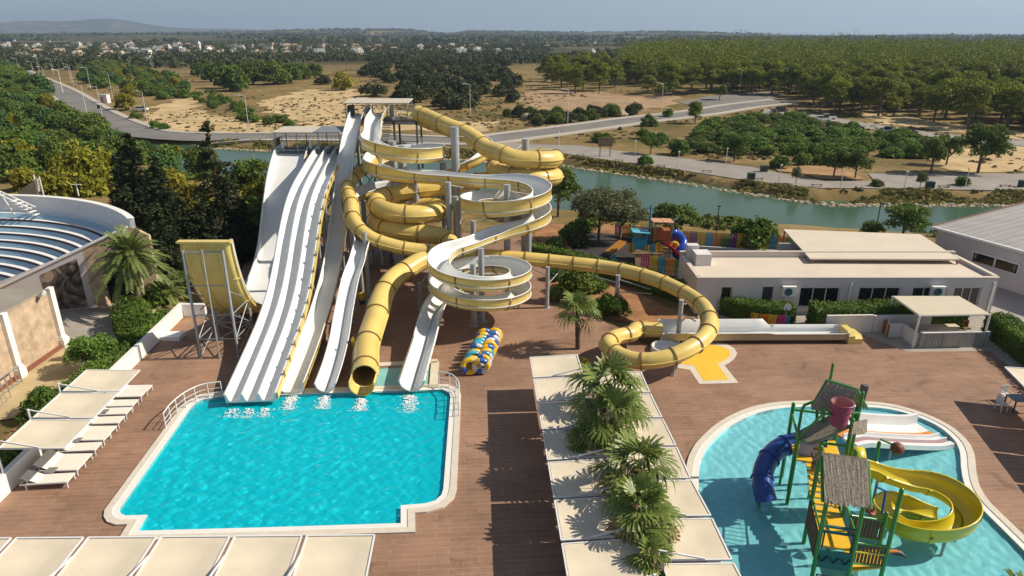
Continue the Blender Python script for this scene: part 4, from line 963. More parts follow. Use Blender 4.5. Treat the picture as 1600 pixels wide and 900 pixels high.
# the sandy part with the arch
t2 = thing('archway_wall', 'sandy stone wall with an open round arch below the theatre rim', 'wall', (-31.6, wall_y(-31.6), 0))
mb = MB(); ax0, ax1, sp = -31.4, -29.0, 2.15; rr = (ax1-ax0)/2; xm = (ax0+ax1)/2
wpoly(XB, ax0, ez(XB), ez(ax0)); wpoly(ax1, -27.9, ez(ax1), 5.3)
segs = 10
for k in range(segs):
    xa = ax0+2*rr*k/segs; xb = ax0+2*rr*(k+1)/segs; f = lambda x: sp+math.sqrt(max(0, rr*rr-(x-xm)**2))
    mb.add([(xa, wall_y(xa), f(xa)), (xb, wall_y(xb), f(xb)), (xb, wall_y(xb), ez(xb)), (xa, wall_y(xa), ez(xa)), (xa, wall_y(xa)+th, f(xa)), (xb, wall_y(xb)+th, f(xb)), (xb, wall_y(xb)+th, ez(xb)), (xa, wall_y(xa)+th, ez(xa))], [(0,1,2,3), (7,6,5,4), (3,2,6,7), (4,5,1,0)])
mb.build('wall', M_STONE, t2)
mb = MB(); ap = [(ax0-.08, wall_y(ax0)-.06, 0), (ax0-.08, wall_y(ax0)-.06, sp)]+[(xm-(rr+.08)*math.cos(a), wall_y(xm-(rr+.08)*math.cos(a))-.06, sp+(rr+.08)*math.sin(a)) for a in np.linspace(.1, math.pi-.1, 12)]+[(ax1+.08, wall_y(ax1)-.06, sp), (ax1+.08, wall_y(ax1)-.06, 0)]
mb.tube(ap, .13, n=6); mb.build('arch_trim', mat('light_stone_trim', (.50,.40,.28), noise=.15), t2)
# mural: plain abstract wash
def mural_mat():
    m = mat('abstract_mural', (.30,.22,.15), rough=.8, noise=0); t_ = m.node_tree; b = t_.nodes['Principled BSDF']; L = t_.links.new
    tc = t_.nodes.new('ShaderNodeTexCoord'); n = t_.nodes.new('ShaderNodeTexNoise'); n.inputs['Scale'].default_value = .55; n.inputs['Detail'].default_value = 3; n.inputs['Distortion'].default_value = 2.2
    L(tc.outputs['Object'], n.inputs['Vector']); r = t_.nodes.new('ShaderNodeValToRGB'); e = r.color_ramp.elements; e[0].position = .40; e[0].color = (.035,.03,.03,1); e[1].position = .60; e[1].color = (.36,.27,.19,1); x = e.new(.5); x.color = (.14,.11,.09,1)
    L(n.outputs['Fac'], r.inputs[0]); L(r.outputs[0], b.inputs['Base Color']); return m
mb = MB(); xa, xb = -35.2, -32.75
mb.add([(xa, wall_y(xa)-.03, .1), (xb, wall_y(xb)-.03, .1), (xb, wall_y(xb)-.03, 4.0), (xa, wall_y(xa)-.03, 3.0), (xa, wall_y(xa)-.003, .1), (xb, wall_y(xb)-.003, .1), (xb, wall_y(xb)-.003, 4.0), (xa, wall_y(xa)-.003, 3.0)], [(0,1,2,3), (3,2,6,7), (1,5,6,2), (0,3,7,4)])
tag(mb.build('mural_panel', mural_mat()), 'large brown abstract mural panel on the mauve theatre end wall', 'mural')
# white lighting frame and stair at the rim
t = thing('lighting_gantry', 'tilted white lighting gantry standing on the theatre rim', 'gantry', (-48.6, 56.5, 5))
mb = MB(); gx, gy = V(8,300,57).x, 57.0
mb.bar((gx-1.2, gy, 5.3), (gx-1.6, gy, 9.6), .5, .12); mb.bar((gx+.3, gy, 5.3), (gx-.9, gy, 8.2), .12, .12); mb.build('mast', M_WPAINT, t)
mb = MB(); mb.bar((gx-1.0, gy, 7.6), (gx+2.1, gy+.2, 5.9), .1, .1); mb.bar((gx-1.0, gy-.6, 7.6), (gx+2.1, gy-.4, 5.9), .1, .1)
for k in range(6): f = k/5; mb.box((gx+.8+1.6*f, gy-.3, 6.6-1.2*f), (.3, .8, .04))
mb.build('stair', M_WPAINT, t)
t = thing('lamp_mast', 'thin white T-shaped lamp mast on the theatre rim wall', 'lamp', tuple(V(122,306,58)))
p = V(123,306,58.5); mb = MB(); mb.tube([p, p+Vector((0,0,1.0))], .05, n=6); mb.build('pole', M_WPAINT, t); mb = MB(); mb.box(p+Vector((0,0,1.0)), (.8, .1, .06)); mb.build('lamp_head', M_WPAINT, t)
t = thing('gable_wall', 'triangular tan gable wall with a white ladder rail behind the theatre rim', 'wall', tuple(V(45,300,66)))
a, b, c = V(28,300,66), V(60,300,66), V(57,279,66); mb = MB(); mb.add([a, b, c, a+Vector((0,.3,0)), b+Vector((0,.3,0)), c+Vector((0,.3,0)), (a.x, a.y, 0), (b.x, b.y, 0)], [(0,1,2), (5,4,3), (0,2,5,3), (2,1,4,5), (6,7,1,0)]); mb.build('wall', M_STONE, t)
mb = MB(); mb.tube([(b.x, b.y-.1, 0), (b.x, b.y-.1, c.z+.4)], .06, n=6); mb.tube([(b.x+.5, b.y-.1, 0), (b.x+.5, b.y-.1, c.z+.2)], .06, n=6)
for k in range(6): mb.bar((b.x, b.y-.1, c.z-.3*k), (b.x+.5, b.y-.1, c.z-.3*k), .05, .05)
mb.build('ladder', M_WPAINT, t)
# ---- sandy stone building at the left edge
t = thing('stone_building', 'sandy stone building with white pilasters, seen along its sunlit side wall', 'building', (-36, 36, 0))
mb = MB(); mb.box((-38.5, 36.0, 2.0), (16, 12.7, 4.0)); mb.build('wall', M_STONE, t)
mb = MB(); mb.box((-38.5, 36.0, 4.06), (15.4, 12.1, .1)); mb.build('roof', mat('dusty_roof', (.30,.27,.22), noise=.2, nscale=.5), t)
for y in (42.0, 37.6, 33.2):
    mb = MB(); mb.box((-30.42, y, 2.1), (.3, .42, 4.3)); mb.box((-30.38, y, .3), (.5, .62, .6)); mb.box((-30.40, y, .68), (.4, .52, .16)); mb.build('pilaster', M_WPAINT, t)
mb = MB(); mb.box((-30.40, 35.8, .12), (.18, 12.0, .24)); mb.build('skirting', mat('brick_red_plinth', (.22,.08,.045)), t)
mb = MB(); mb.tube([(-30.5, 41.0, 4.05), (-30.1, 41.0, 4.3), (-29.9,40.7,4.3)], .13, n=8); mb.build('floodlight', M_WPAINT, t)
t = thing('path_railing', 'grey wire railing beside the sandy path at the stone building', 'railing', (-29.6, 34, 0))
railing(t, (-29.7, 31, 0), (-29.9, 37.0, 0), n=14, r=.03); railing(t, (-28.6, 30, 0), (-29.2, 35.0, 0), n=12, r=.02)
# furniture seen through the arch
t = thing('white_table', 'white table with a green tray seen through the round arch', 'table', (-30.0, 51.8, 0))
mb = MB(); mb.box((-30.2, 52.4, .75), (1.2, 2.0, .06)); mb.build('tabletop', M_WPAINT, t)
for dx in (-.5, .5):
    for dy in (-.9, .9): mb = MB(); mb.box((-30.2+dx, 52.4+dy, .36), (.07, .07, .72)); mb.build('leg', M_WPAINT, t)
mb = MB(); mb.box((-30.3, 52.1, .81), (.8, .5, .05)); tag(mb.build('tray', mat('lime_tray', (.22,.55,.03))), 'bright lime green tray lying on the white table behind the arch', 'tray')
for k, (x, y) in enumerate(((-29.6,55.2), (-28.9,55.4), (-29.8,56.4), (-29.1,56.6), (-28.8,54.2), (-29.7,57.6))):
    t = thing('cafe_chair', 'white cafe chair standing behind the round arch', 'chair', (x, y, 0), 'white cafe chairs behind the arch')
    mb = MB(); mb.box((x, y, .45), (.5, .5, .06)); mb.build('seat', M_WPAINT, t); mb = MB(); mb.box((x, y+.24, .75), (.5, .06, .5)); mb.build('backrest', M_WPAINT, t)
    for dx in (-.2, .2):
        for dy in (-.2, .2): mb = MB(); mb.box((x+dx, y+dy, .21), (.05, .05, .42)); mb.build('leg', M_WPAINT, t)
# ---- planter wall along the sunbed terrace
mb = MB(); a, b = Vector((-24.75, 47.4, 0)), Vector((-23.3, 24.6, 0)); mb.bar(a+Vector((0,0,.5)), b+Vector((0,0,.5)), .3, 1.0)
mb.box((-23.9, 47.2, .5), (2.0, .3, .995)); 
tag(mb.build('planter_wall', M_WPAINT), 'long white planter wall running behind the sun loungers on the left terrace', 'wall')
mb = MB(); mb.box((-23.6, 43.3, .15), (1.3, 1.0, .3)); tag(mb.build('plinth_block', M_WPAINT), 'low white block at the foot of the planter wall', 'plinth')
mb = MB()
for k in range(4): mb.box((-21.4+.45*k*.6, 54.5+1.6*k, .55), (.9, 1.6, 1.1+.25*k), rz=-.12)
tag(mb.build('stepped_wall', M_WPAINT), 'white stepped wall beside the half-pipe slide and the lawn', 'wall')
# ================================================================ PLANTS: generators
def quad_mesh(name, C, A, B, mats, extra=None):
    """many leaf quads: centres C, half axes A and B"""
    C, A, B = (np.asarray(a, float) for a in (C, A, B)); n = len(C)
    v = np.stack([C-A, C-B*.9, C+A, C+B*.9], 1).reshape(-1, 3)
    f = np.arange(4*n).reshape(-1, 4)
    me = bpy.data.meshes.new(name); me.vertices.add(4*n); me.vertices.foreach_set('co', v.ravel())
    me.loops.add(4*n); me.loops.foreach_set('vertex_index', f.ravel()); me.polygons.add(n); me.polygons.foreach_set('loop_start', np.arange(0, 4*n, 4)); me.update(calc_edges=True); me.validate()
    for m in (mats if isinstance(mats, (list, tuple)) else [mats]): me.materials.append(m)
    return me
def rdir(rg, n):
    d = rg.normal(size=(n, 3)); return d/np.linalg.norm(d, axis=1)[:, None]
def leaf_arrays(rg, clumps, n, size, shell=.55, flat=1.0, droop=0):
    c = np.array([k[:3] for k in clumps], float); r = np.array([k[3] for k in clumps], float); w = r**2; w /= w.sum()
    i = rg.choice(len(c), n, p=w); d = rdir(rg, n); d[:, 2] = np.where(d[:, 2] < -.35, -d[:, 2]*.6, d[:, 2])
    rad = r[i]*(shell+(1.08-shell)*rg.random(n)**.6)
    P = c[i]+d*rad[:, None]*np.array([1, 1, flat])
    nrm = d*.7+rdir(rg, n)*.8; nrm /= np.linalg.norm(nrm, axis=1)[:, None]
    a = np.cross(nrm, rdir(rg, n)); a /= np.linalg.norm(a, axis=1)[:, None]; b = np.cross(nrm, a)
    s = size*(.6+.8*rg.random(n))[:, None]
    if droop: a[:, 2] -= droop; 
    return P, a*s, b*s*.55
def mesh_obj(name, me, parent=None):
    o = bpy.data.objects.new(name, me); COL.objects.link(o)
    if parent is not None: o.parent = parent
    OFF[o.name] = (0, 0, 0); return o
M_BARK = mat('brown_bark', (.11,.075,.045), rough=.95, noise=.3, nscale=4, bump=.5)
M_BARKG = mat('grey_bark', (.16,.13,.10), rough=.95, noise=.3, nscale=4, bump=.5)
L_SHRUB = leaf_mat('hillside_shrub_leaves', (.085,.132,.022), (.15,.205,.038))
L_BLUE = leaf_mat('bluish_shrub_leaves', (.055,.12,.035), (.10,.18,.05))
L_YEL = leaf_mat('yellow_green_leaves', (.22,.22,.02), (.31,.28,.035))
L_BRIGHT = leaf_mat('bright_green_leaves', (.085,.158,.022), (.15,.235,.038))
L_DARK = leaf_mat('dark_scrub_leaves', (.042,.058,.022), (.08,.09,.034), trans=.12)
L_PINE = leaf_mat('pine_needles', (.13,.165,.015), (.225,.25,.025))
L_CON = leaf_mat('dark_conifer_needles', (.026,.042,.016), (.055,.07,.026), trans=.08, rand=.12)
L_OLIVE = leaf_mat('olive_leaves', (.11,.13,.06), (.18,.19,.10))
L_HEDGE = leaf_mat('hedge_leaves', (.065,.125,.015), (.12,.19,.028), rand=.05)
L_PALM = leaf_mat('fan_palm_fronds', (.12,.185,.035), (.235,.29,.075), rand=.10, rough=.4)
L_DATE = leaf_mat('date_palm_fronds', (.125,.175,.045), (.22,.26,.08), rand=.08, rough=.45)
M_DEADF = mat('dry_palm_skirt', (.24,.16,.075), rough=.9, noise=.3, nscale=5)

def clump_set(rg, kind, h, w):
    cl = []
    if kind == 'shrub':
        for _ in range(20):
            a = rg.uniform(0, 6.28); q = rg.random()**.6*w*.36; z = h*(.12+.58*rg.random()*(1-(q/(w*.42))**2)); cl.append((q*math.cos(a), q*math.sin(a), z, w*rg.uniform(.13,.24)))
        cl.append((0, 0, h*.42, w*.30))
    elif kind == 'round':
        for _ in range(20):
            a = rg.uniform(0, 6.28); z = rg.uniform(.42, .9); q = math.sqrt(max(0, 1-((z-.62)/.36)**2))*w*.40*rg.uniform(.5, 1.0); cl.append((q*math.cos(a), q*math.sin(a), z*h, w*rg.uniform(.12,.22)))
        cl.append((0, 0, h*.62, w*.24))
    elif kind == 'pine':
        for _ in range(22):
            a = rg.uniform(0, 6.28); z = rg.uniform(.30, .93); q = (1.10-z)**.7*w*.62*rg.uniform(.3, 1.0); cl.append((q*math.cos(a), q*math.sin(a), z*h, w*rg.uniform(.13,.24)))
        cl.append((0, 0, h*.62, w*.26))
    return cl
def conifer_leaves(rg, h, w, n, size, sparse_top=.0):
    P, A, B = [], [], []; nb = 150
    for k in range(nb):
        z = h*(.04+.95*(k/nb)**.9); f = 1-z/h; L = w*.5*(f**.75)*rg.uniform(.65, 1.1)+.12
        if z/h > 1-sparse_top and rg.random() < .45: continue
        a = rg.uniform(0, 6.28); d = np.array((math.cos(a), math.sin(a), .25 if f < .4 else -.05)); m = max(6, int(n/nb*(L/(w*.28)+.3)))
        t = rg.random(m)**.7; c = np.array((0, 0, z))+d*L*t[:, None]+np.array((0, 0, -.25*L))*(t**2)[:, None]+rg.normal(size=(m, 3))*np.array((.13,.13,.09))*(.5+L*.4)
        dd = np.tile(d, (m, 1))+rg.normal(size=(m, 3))*.5; dd /= np.linalg.norm(dd, axis=1)[:, None]
        b = np.cross(dd, rdir(rg, m)); b /= np.linalg.norm(b, axis=1)[:, None]; s = size*(.6+.8*rg.random(m))[:, None]
        P.append(c); A.append(dd*s); B.append(b*s*.42)
    return np.concatenate(P), np.concatenate(A), np.concatenate(B)
def trunk_mesh(rg, kind, h, w, cl, m):
    mb = MB(); r = h*.022+.03
    if kind == 'shrub':
        for k in range(5):
            a = rg.uniform(0, 6.28); mb.tube([(0.05*math.cos(a), .05*math.sin(a), -.3), (w*.15*math.cos(a), w*.15*math.sin(a), h*.35), (w*.22*math.cos(a), w*.22*math.sin(a), h*.55)], [r, r*.7, r*.3], n=5)
    elif kind == 'conifer': mb.tube([(0,0,-.4), (0,0,h*.5), (0,0,h)], [r*1.3, r*.8, .02], n=7)
    else:
        lean = rg.uniform(-.06, .06, 2)*h; zt = h*(.55 if kind == 'round' else .8)
        mb.tube([(0,0,-.4), (lean[0]*.4, lean[1]*.4, zt*.5), (lean[0], lean[1], zt)], [r*1.25, r, r*.45], n=7)
        for c in cl[:9]:
            z0 = min(c[2]*.62, zt*.9); b = np.array((lean[0]*z0/zt, lean[1]*z0/zt, z0)); mb.tube([b, (b+np.array(c[:3]))/2+np.array((0,0,.05*h)), c[:3]], [r*.5, r*.33, r*.12], n=5)
    o = mb.build('trunk', m, None, off=(0,0,0)); return o
KINDS = {}
def proto(key, kind, h, w, n, size, lm, bm=None, variants=3, name=None, flat=1.0, shell=.5, sparse_top=0, droop=0):
    out = []
    for v in range(variants):
        rg = np.random.default_rng(abs(hash_key(key))+v*17)
        hh = h*rg.uniform(.92, 1.08); cl = None
        if kind == 'conifer': P, A, B = conifer_leaves(rg, hh, w, n, size, sparse_top)
        else: cl = clump_set(rg, kind, hh, w); P, A, B = leaf_arrays(rg, cl, n, size, shell=shell, flat=flat, droop=droop)
        out.append((quad_mesh('crown', P, A, B, lm), trunk_mesh(rg, kind, hh, w, cl, bm or M_BARK)))
    KINDS[key] = (out, h, w, name or key)
    for me, tr_ in out: COL.objects.unlink(tr_)
def hash_key(s):
    h = 7
    for c in s: h = (h*131+ord(c)) % 1000003
    return h
PLANT_RG = np.random.default_rng(11)
def plant(key, x, y, z, label, cat, group=None, h=None, rz=None, sq=1.0, parts=True):
    out, h0, w0, nm = KINDS[key]; me, tr_ = out[int(PLANT_RG.integers(len(out)))]
    s = (h/h0 if h else 1)*1.0
    t = thing(nm, label, cat, (x, y, z), group)
    t.scale = (s*sq, s*sq, s); t.rotation_euler = (0, 0, PLANT_RG.uniform(0, 6.28) if rz is None else rz)
    c = bpy.data.objects.new('crown', me); COL.objects.link(c); c.parent = t
    if parts: k = bpy.data.objects.new('trunk', tr_.data); COL.objects.link(k); k.parent = t
    return t
proto('shrub', 'shrub', 2.6, 3.6, 2600, .17, L_SHRUB, name='leafy_shrub', variants=4)
proto('shrub_blue', 'shrub', 2.6, 3.6, 2600, .16, L_BLUE, name='bluish_shrub', variants=3)
proto('shrub_bright', 'shrub', 2.2, 3.2, 2200, .17, L_BRIGHT, name='green_bush', variants=4)
proto('shrub_dark', 'shrub', 2.6, 3.8, 1800, .22, L_DARK, name='scrub_bush', variants=4)
proto('yellow_shrub', 'shrub', 3.4, 3.2, 2600, .17, L_YEL, name='yellow_green_shrub', variants=3)
proto('round_tree', 'round', 6.0, 6.0, 3600, .22, L_SHRUB, M_BARKG, name='round_tree', variants=3)
proto('bright_tree', 'round', 5.0, 5.6, 3400, .20, L_BRIGHT, M_BARKG, name='round_tree', variants=3)
proto('pine', 'pine', 8.0, 7.0, 3400, .27, L_PINE, M_BARKG, name='pine_tree', variants=6, flat=.62)
proto('big_tree', 'shrub', 5.0, 5.2, 4200, .26, L_SHRUB, M_BARKG, name='large_tree', variants=3)
proto('olive', 'round', 5.0, 5.4, 6500, .12, L_OLIVE, M_BARKG, name='olive_tree', variants=2)
proto('conifer', 'conifer', 11, 6.5, 9000, .24, L_CON, name='dark_conifer', variants=3)
proto('spire', 'conifer', 12.5, 7.0, 8000, .22, L_CON, name='araucaria_tree', variants=1, sparse_top=.4)
proto('garden_bush', 'shrub', 2.2, 2.6, 5200, .085, L_HEDGE, name='garden_bush', variants=3)
proto('lemon_bush', 'round', 2.2, 2.6, 4200, .085, L_BRIGHT, name='garden_bush', variants=2)

# fan palm
def fan_palm(seed, trunk_h, n_fr=14, fr_len=.95, name='fan_palm'):
    rg = np.random.default_rng(seed); vs, fs = [], []; dv, df = [], []
    for k in range(n_fr):
        g = k/n_fr; el = R(82-105*g**.9+rg.uniform(-8, 8)); az = k*2.399+rg.uniform(-.3, .3); pl = fr_len*rg.uniform(.75, 1.1)*(.75+.35*g)
        h = np.array((math.cos(az), math.sin(az), 0)); s = np.array((-math.sin(az), math.cos(az), 0)); base = np.array((0, 0, trunk_h))
        d = h*math.cos(el)+np.array((0, 0, math.sin(el))); hub = base+d*pl+np.array((0, 0, -.10*pl*math.cos(el)))
        e2 = el-R(22); d2 = h*math.cos(e2)+np.array((0, 0, math.sin(e2))); u = np.cross(d2, s)*-1; u = u/np.linalg.norm(u)
        dead = k > n_fr*.86; V_, F_ = (dv, df) if dead else (vs, fs); roll = rg.uniform(-.35, .35); s2 = s*math.cos(roll)+u*math.sin(roll); u2 = np.cross(s2, d2); u2 = u2*np.sign(u2.dot(u)+1e-6)
        b0 = len(V_); V_ += [base-s*.02, base+s*.02, hub+s*.014, hub-s*.014]; F_.append((b0, b0+1, b0+2, b0+3))
        nb = 22
        for j in range(nb):
            a = R(-112+224*j/(nb-1)); L = fr_len*rg.uniform(.86, 1.08)*(1-.22*(abs(a)/2.0)**2)
            dr = d2*math.cos(a)+s2*math.sin(a)+u2*(.09*(1 if j % 2 else -1)+.10*abs(math.sin(a))); dr /= np.linalg.norm(dr)
            side = np.cross(dr, u2); side /= np.linalg.norm(side); w_ = .062*fr_len; dp = rg.uniform(.25, .6)*L*(.55+.45*math.cos(el))
            m1 = hub+dr*L*.5; m2 = hub+dr*L*.8+np.array((0, 0, -.22*dp)); tip = hub+dr*L*.98+np.array((0, 0, -dp))
            b0 = len(V_); V_ += [hub, m1-side*w_, m1+side*w_, m2-side*w_*.6, m2+side*w_*.6, tip]; F_ += [(b0, b0+1, b0+2), (b0+1, b0+3, b0+4, b0+2), (b0+3, b0+5, b0+4)]
    return vs, fs, dv, df
PALM_PROTO = {}
def palm_proto(key, seed, trunk_h, **kw):
    vs, fs, dv, df = fan_palm(seed, trunk_h, **kw); 
    m = MB(); m.add(vs, fs); c = m.build('crown', L_PALM, None, off=(0,0,0)); COL.objects.unlink(c)
    m = MB(); 
    if dv: m.add(dv, df)
    sk = m.build('dry_frond_skirt', M_DEADF, None, off=(0,0,0)); COL.objects.unlink(sk)
    m = MB(); n = 14; m.tube([(0,0,-.2)]+[(0, 0, trunk_h*i/n) for i in range(n+1)], [.20]+[.17+.03*(i % 2) for i in range(n+1)], n=9); t = m.build('trunk', M_BARK, None, off=(0,0,0)); COL.objects.unlink(t)
    PALM_PROTO[key] = (c.data, sk.data, t.data)
for k in range(3): palm_proto('p%d' % k, 40+k, 2.6+.25*k)
palm_proto('big', 77, 3.1, n_fr=17, fr_len=1.05)
def palm(key, x, y, label, s=1.0, rz=0, z=0, group=None, name='fan_palm'):
    t = thing(name, label, 'palm tree', (x, y, z), group); t.scale = (s, s, s); t.rotation_euler = (R(PLANT_RG.uniform(-4, 4)), R(PLANT_RG.uniform(-4, 4)), rz)
    for n_, me in zip(('crown', 'dry_frond_skirt', 'trunk'), PALM_PROTO[key]): o = bpy.data.objects.new(n_, me); COL.objects.link(o); o.parent = t
    return t
# feather palm
def date_palm(seed, trunk_h, n_fr, L, lm, mname):
    rg = np.random.default_rng(seed); m = MB()
    for k in range(n_fr):
        el = R(80-105*(k/n_fr)); az = k*2.399+rg.uniform(-.2, .2); Lk = L*rg.uniform(.85, 1.1); h = np.array((math.cos(az), math.sin(az), 0)); s = np.array((-math.sin(az), math.cos(az), 0))
        pts = [np.array((0, 0, trunk_h))+h*Lk*(t*math.cos(el)+.10*t*t)+np.array((0, 0, Lk*(t*math.sin(el)-.42*t*t*(.5+abs(math.cos(el))))) ) for t in np.linspace(0, 1, 15)]
        m.tube(pts, [.03]*8+[.015]*7, n=4, caps=False)
        for i in range(2, 15):
            for sg in (-1, 1):
                for q in (0, .5):
                    p = pts[i]*(1-q)+pts[i-1]*q; tg = pts[i]-pts[i-1]; tg /= np.linalg.norm(tg); ll = Lk*.20*(1-.5*abs(i/14-.4)); d = tg*.55+s*sg*.75+np.array((0, 0, -.18+rg.uniform(-.12, .2))); d /= np.linalg.norm(d); wv = np.cross(d, tg); wv /= np.linalg.norm(wv); wv = np.cross(wv, d)*.06
                    m.add([p-wv*.4, p+d*ll*.5+wv, p+d*ll, p+d*ll*.5-wv], [(0, 1, 2, 3)])
    return m
DP = date_palm(5, 4.4, 58, 2.75, L_DATE, 'x')
t = thing('date_palm', 'feathery date palm with shaggy trunk standing by the round arch', 'palm tree', tuple(G(219,484)))
o = DP.build('crown', L_DATE, None, off=(0,0,0)); o.parent = t
m = MB(); n = 18; m.tube([(0,0,-.1)]+[(0, 0, 4.35*i/n) for i in range(n+1)], [.5]+[.33+.06*(i % 2)+.12*(i > 12) for i in range(n+1)], n=10); o = m.build('trunk', M_BARK, None, off=(0,0,0)); o.parent = t
DP2 = date_palm(9, .7, 34, 2.0, L_DATE, 'x')
t = thing('low_palm', 'low bushy young palm in the bed behind the half-pipe trestle', 'palm tree', tuple(G(258,470)))
o = DP2.build('crown', L_DATE, None, off=(0,0,0)); o.parent = t
m = MB(); m.tube([(0,0,-.1), (0,0,.75)], [.3, .25], n=9); o = m.build('trunk', M_BARK, None, off=(0,0,0)); o.parent = t

# hedge: leafy box along a line
def hedge(pts, wid, hgt, label, seed, dens=110, size=.095, lm=None, name='hedge'):
    rg = np.random.default_rng(seed); P = catmull([(*p[:2], 0) for p in pts], .5) if len(pts) > 2 else np.array([(*p[:2], 0) for p in pts], float)
    mb = MB(); sec = np.array([(-wid/2, 0), (-wid/2*1.02, hgt*.55), (-wid/2*.92, hgt-.08), (0, hgt), (wid/2*.92, hgt-.08), (wid/2*1.02, hgt*.55), (wid/2, 0)])*np.array([.93, .96]); sweep(mb, P, sec[::-1], 0, cap=True); t = thing(name, label, 'hedge', tuple(P[len(P)//2]))
    mb.build('dense_core', lm or L_HEDGE, t)
    T, S, U = frames(P); d = dist(P); L = d[-1]; per = wid+2*hgt; n = int(L*per*dens); s = rg.random(n)*L; q = rg.random(n)*per
    px = np.interp(s, d, P[:, 0]); py = np.interp(s, d, P[:, 1]); sx = np.interp(s, d, S[:, 0]); sy = np.interp(s, d, S[:, 1])
    side = np.where(q < hgt, -wid/2, np.where(q > hgt+wid, wid/2, q-hgt-wid/2)); z = np.where(q < hgt, q, np.where(q > hgt+wid, per-q, hgt))
    bump_ = .10*(vnoise(s*1.0, q, .7, seed)-.5)+.07*rg.normal(size=n)
    nx_ = np.where(q < hgt, -1, np.where(q > hgt+wid, 1, 0)); nz_ = np.where((q >= hgt) & (q <= hgt+wid), 1, 0)
    C = np.stack([px+sx*(side+nx_*bump_), py+sy*(side+nx_*bump_), z+nz_*bump_], -1); N = np.stack([sx*nx_, sy*nx_, nz_*1.0], -1)*.8+rdir(rg, n)*.7; N /= np.linalg.norm(N, axis=1)[:, None]
    # end caps
    ne = int(wid*hgt*dens)
    for e, sg in ((0, -1), (-1, 1)):
        a = rg.uniform(-.5, .5, ne)*wid; zz = rg.random(ne)*hgt; C = np.concatenate([C, P[e]+S[e]*a[:, None]+np.array((0, 0, 1))*zz[:, None]+T[e]*sg*(.03+.06*rg.random(ne))[:, None]]); nn = T[e]*sg*.8+rdir(rg, ne)*.7; N = np.concatenate([N, nn/np.linalg.norm(nn, axis=1)[:, None]])
    n = len(C); a = np.cross(N, rdir(rg, n)); a /= np.linalg.norm(a, axis=1)[:, None]; b = np.cross(N, a); sz = size*(.6+.8*rg.random(n))[:, None]
    o = mesh_obj('foliage', quad_mesh('foliage', C-np.array(OFF[t.name]), a*sz, b*sz*.6, lm or L_HEDGE), t)
    return t
# ================================================================ GARDEN PLANTS
HB = [G(827,378,1.4),G(885,390,1.4),G(942,405,1.4),G(1000,418,1.4),G(1050,434,1.4),G(1135,458,1.4),G(1173,468,1.4),G(1236,471,1.4)]
hedge([(p.x, p.y-.6) for p in HB], 1.25, 1.4, 'long curved clipped hedge behind the coloured picket fence and the narrow tube', 1)
hedge([G(1266,511),G(1380,508),G(1500,508)], 1.4, 1.7, 'straight clipped hedge in front of the low white building', 2)
hedge([G(1552,520),G(1600,558),G(1700,650)], 1.6, 1.5, 'clipped hedge on the right beside the kiosk canopy', 3)
hedge([(-27.6,45.6),(-26.3,43.6)], 2.3, 1.6, 'blocky dark clipped hedge at the sandy path by the arch', 4)
hedge([(-25.4,46.2),(-25.4,42.0)], 1.2, .9, 'low hedge in the raised bed behind the planter wall top end', 5)
hedge([(-25.5,41.0),(-25.0,34.0)], 1.1, 1.2, 'clipped hedge strip behind the planter wall near the topmost sunshade', 6)
hedge([(-24.8,33.4),(-24.2,24.5)], 1.0, 1.1, 'clipped hedge strip running behind the lower sunshades', 7)
def bush(key, px, py, h, label, cat='bush', sq=1.0, z=0, rz=None):
    p = G(px, py, z); return plant(key, p.x, p.y, z, label, cat, h=h, sq=sq, rz=rz)
bush('lemon_bush', 150, 577, 2.3, 'round glossy bush beside the sandy path below the blocky hedge', sq=1.15)
bush('garden_bush', 73, 648, 2.1, 'round shaggy bush behind the middle sunshade on the left', sq=1.1)
bush('garden_bush', 205, 500, 2.3, 'dark bush with pale flowers between the blocky hedge and planter wall', sq=1.2)
bush('shrub_bright', 245, 478, 1.6, 'leafy green bush beneath the low palm by the planter wall')
bush('shrub', 285, 452, 1.7, 'small green bush below the half-pipe end wall')
for a in ((962,493,2.0,'twin bush on red soil near the tube slide, greener one'), (946,490,1.9,'twin bush on red soil near the tube slide, darker one')): bush('garden_bush', a[0], a[1], a[2], a[3])
bush('shrub', 905, 452, 2.4, 'dark rounded bush on red soil under the narrow tube slide', sq=1.1)
bush('shrub_bright', 935, 455, 1.3, 'small bright bush on red soil right of the dark rounded bush')
bush('shrub', 872, 470, 1.4, 'small dark bush beside the grey pillar at the red soil edge')
bush('shrub_blue', 868, 436, 1.3, 'low bluish bush under the narrow tube near the spiral slide')
bush('shrub_bright', 895, 376, 2.2, 'leafy green shrub between the spiral slide and olive trees')
bush('shrub_blue', 868, 388, 1.5, 'grey-green low shrub on the bank beside the spiral slide')
bush('shrub_bright', 915, 362, 2.0, 'light green shrub in front of the olive trees')
bush('olive', 935, 378, 5.3, 'greyish olive tree nearest to the spiral slide beside the playground', 'tree', 1.0)
bush('olive', 968, 376, 5.0, 'greyish olive tree beside the playground ship', 'tree', 1.0)
bush('round_tree', 872, 338, 5.2, 'dark green tree rising behind the end of the spiral slide by the river', 'tree', .95)
bush('round_tree', 1055, 372, 3.9, 'wide green tree behind the playground ship at the river', 'tree', 1.35)
bush('shrub_bright', 1178, 385, 3.2, 'bright green bush beside the coloured fence, left of pavilion roof', 'bush', 1.1)
bush('shrub', 1190, 378, 2.4, 'darker green bush behind the coloured back fence')
bush('round_tree', 1410, 376, 3.4, 'dark feathery tree by the river behind the cream pavilion roof', 'tree', 1.3)
bush('shrub', 1362, 366, 1.8, 'small dark shrub by the river behind the cream pavilion roof')
bush('shrub_dark', 905, 385, 1.5, 'dark low shrub beside the playground rubber near the hedge')
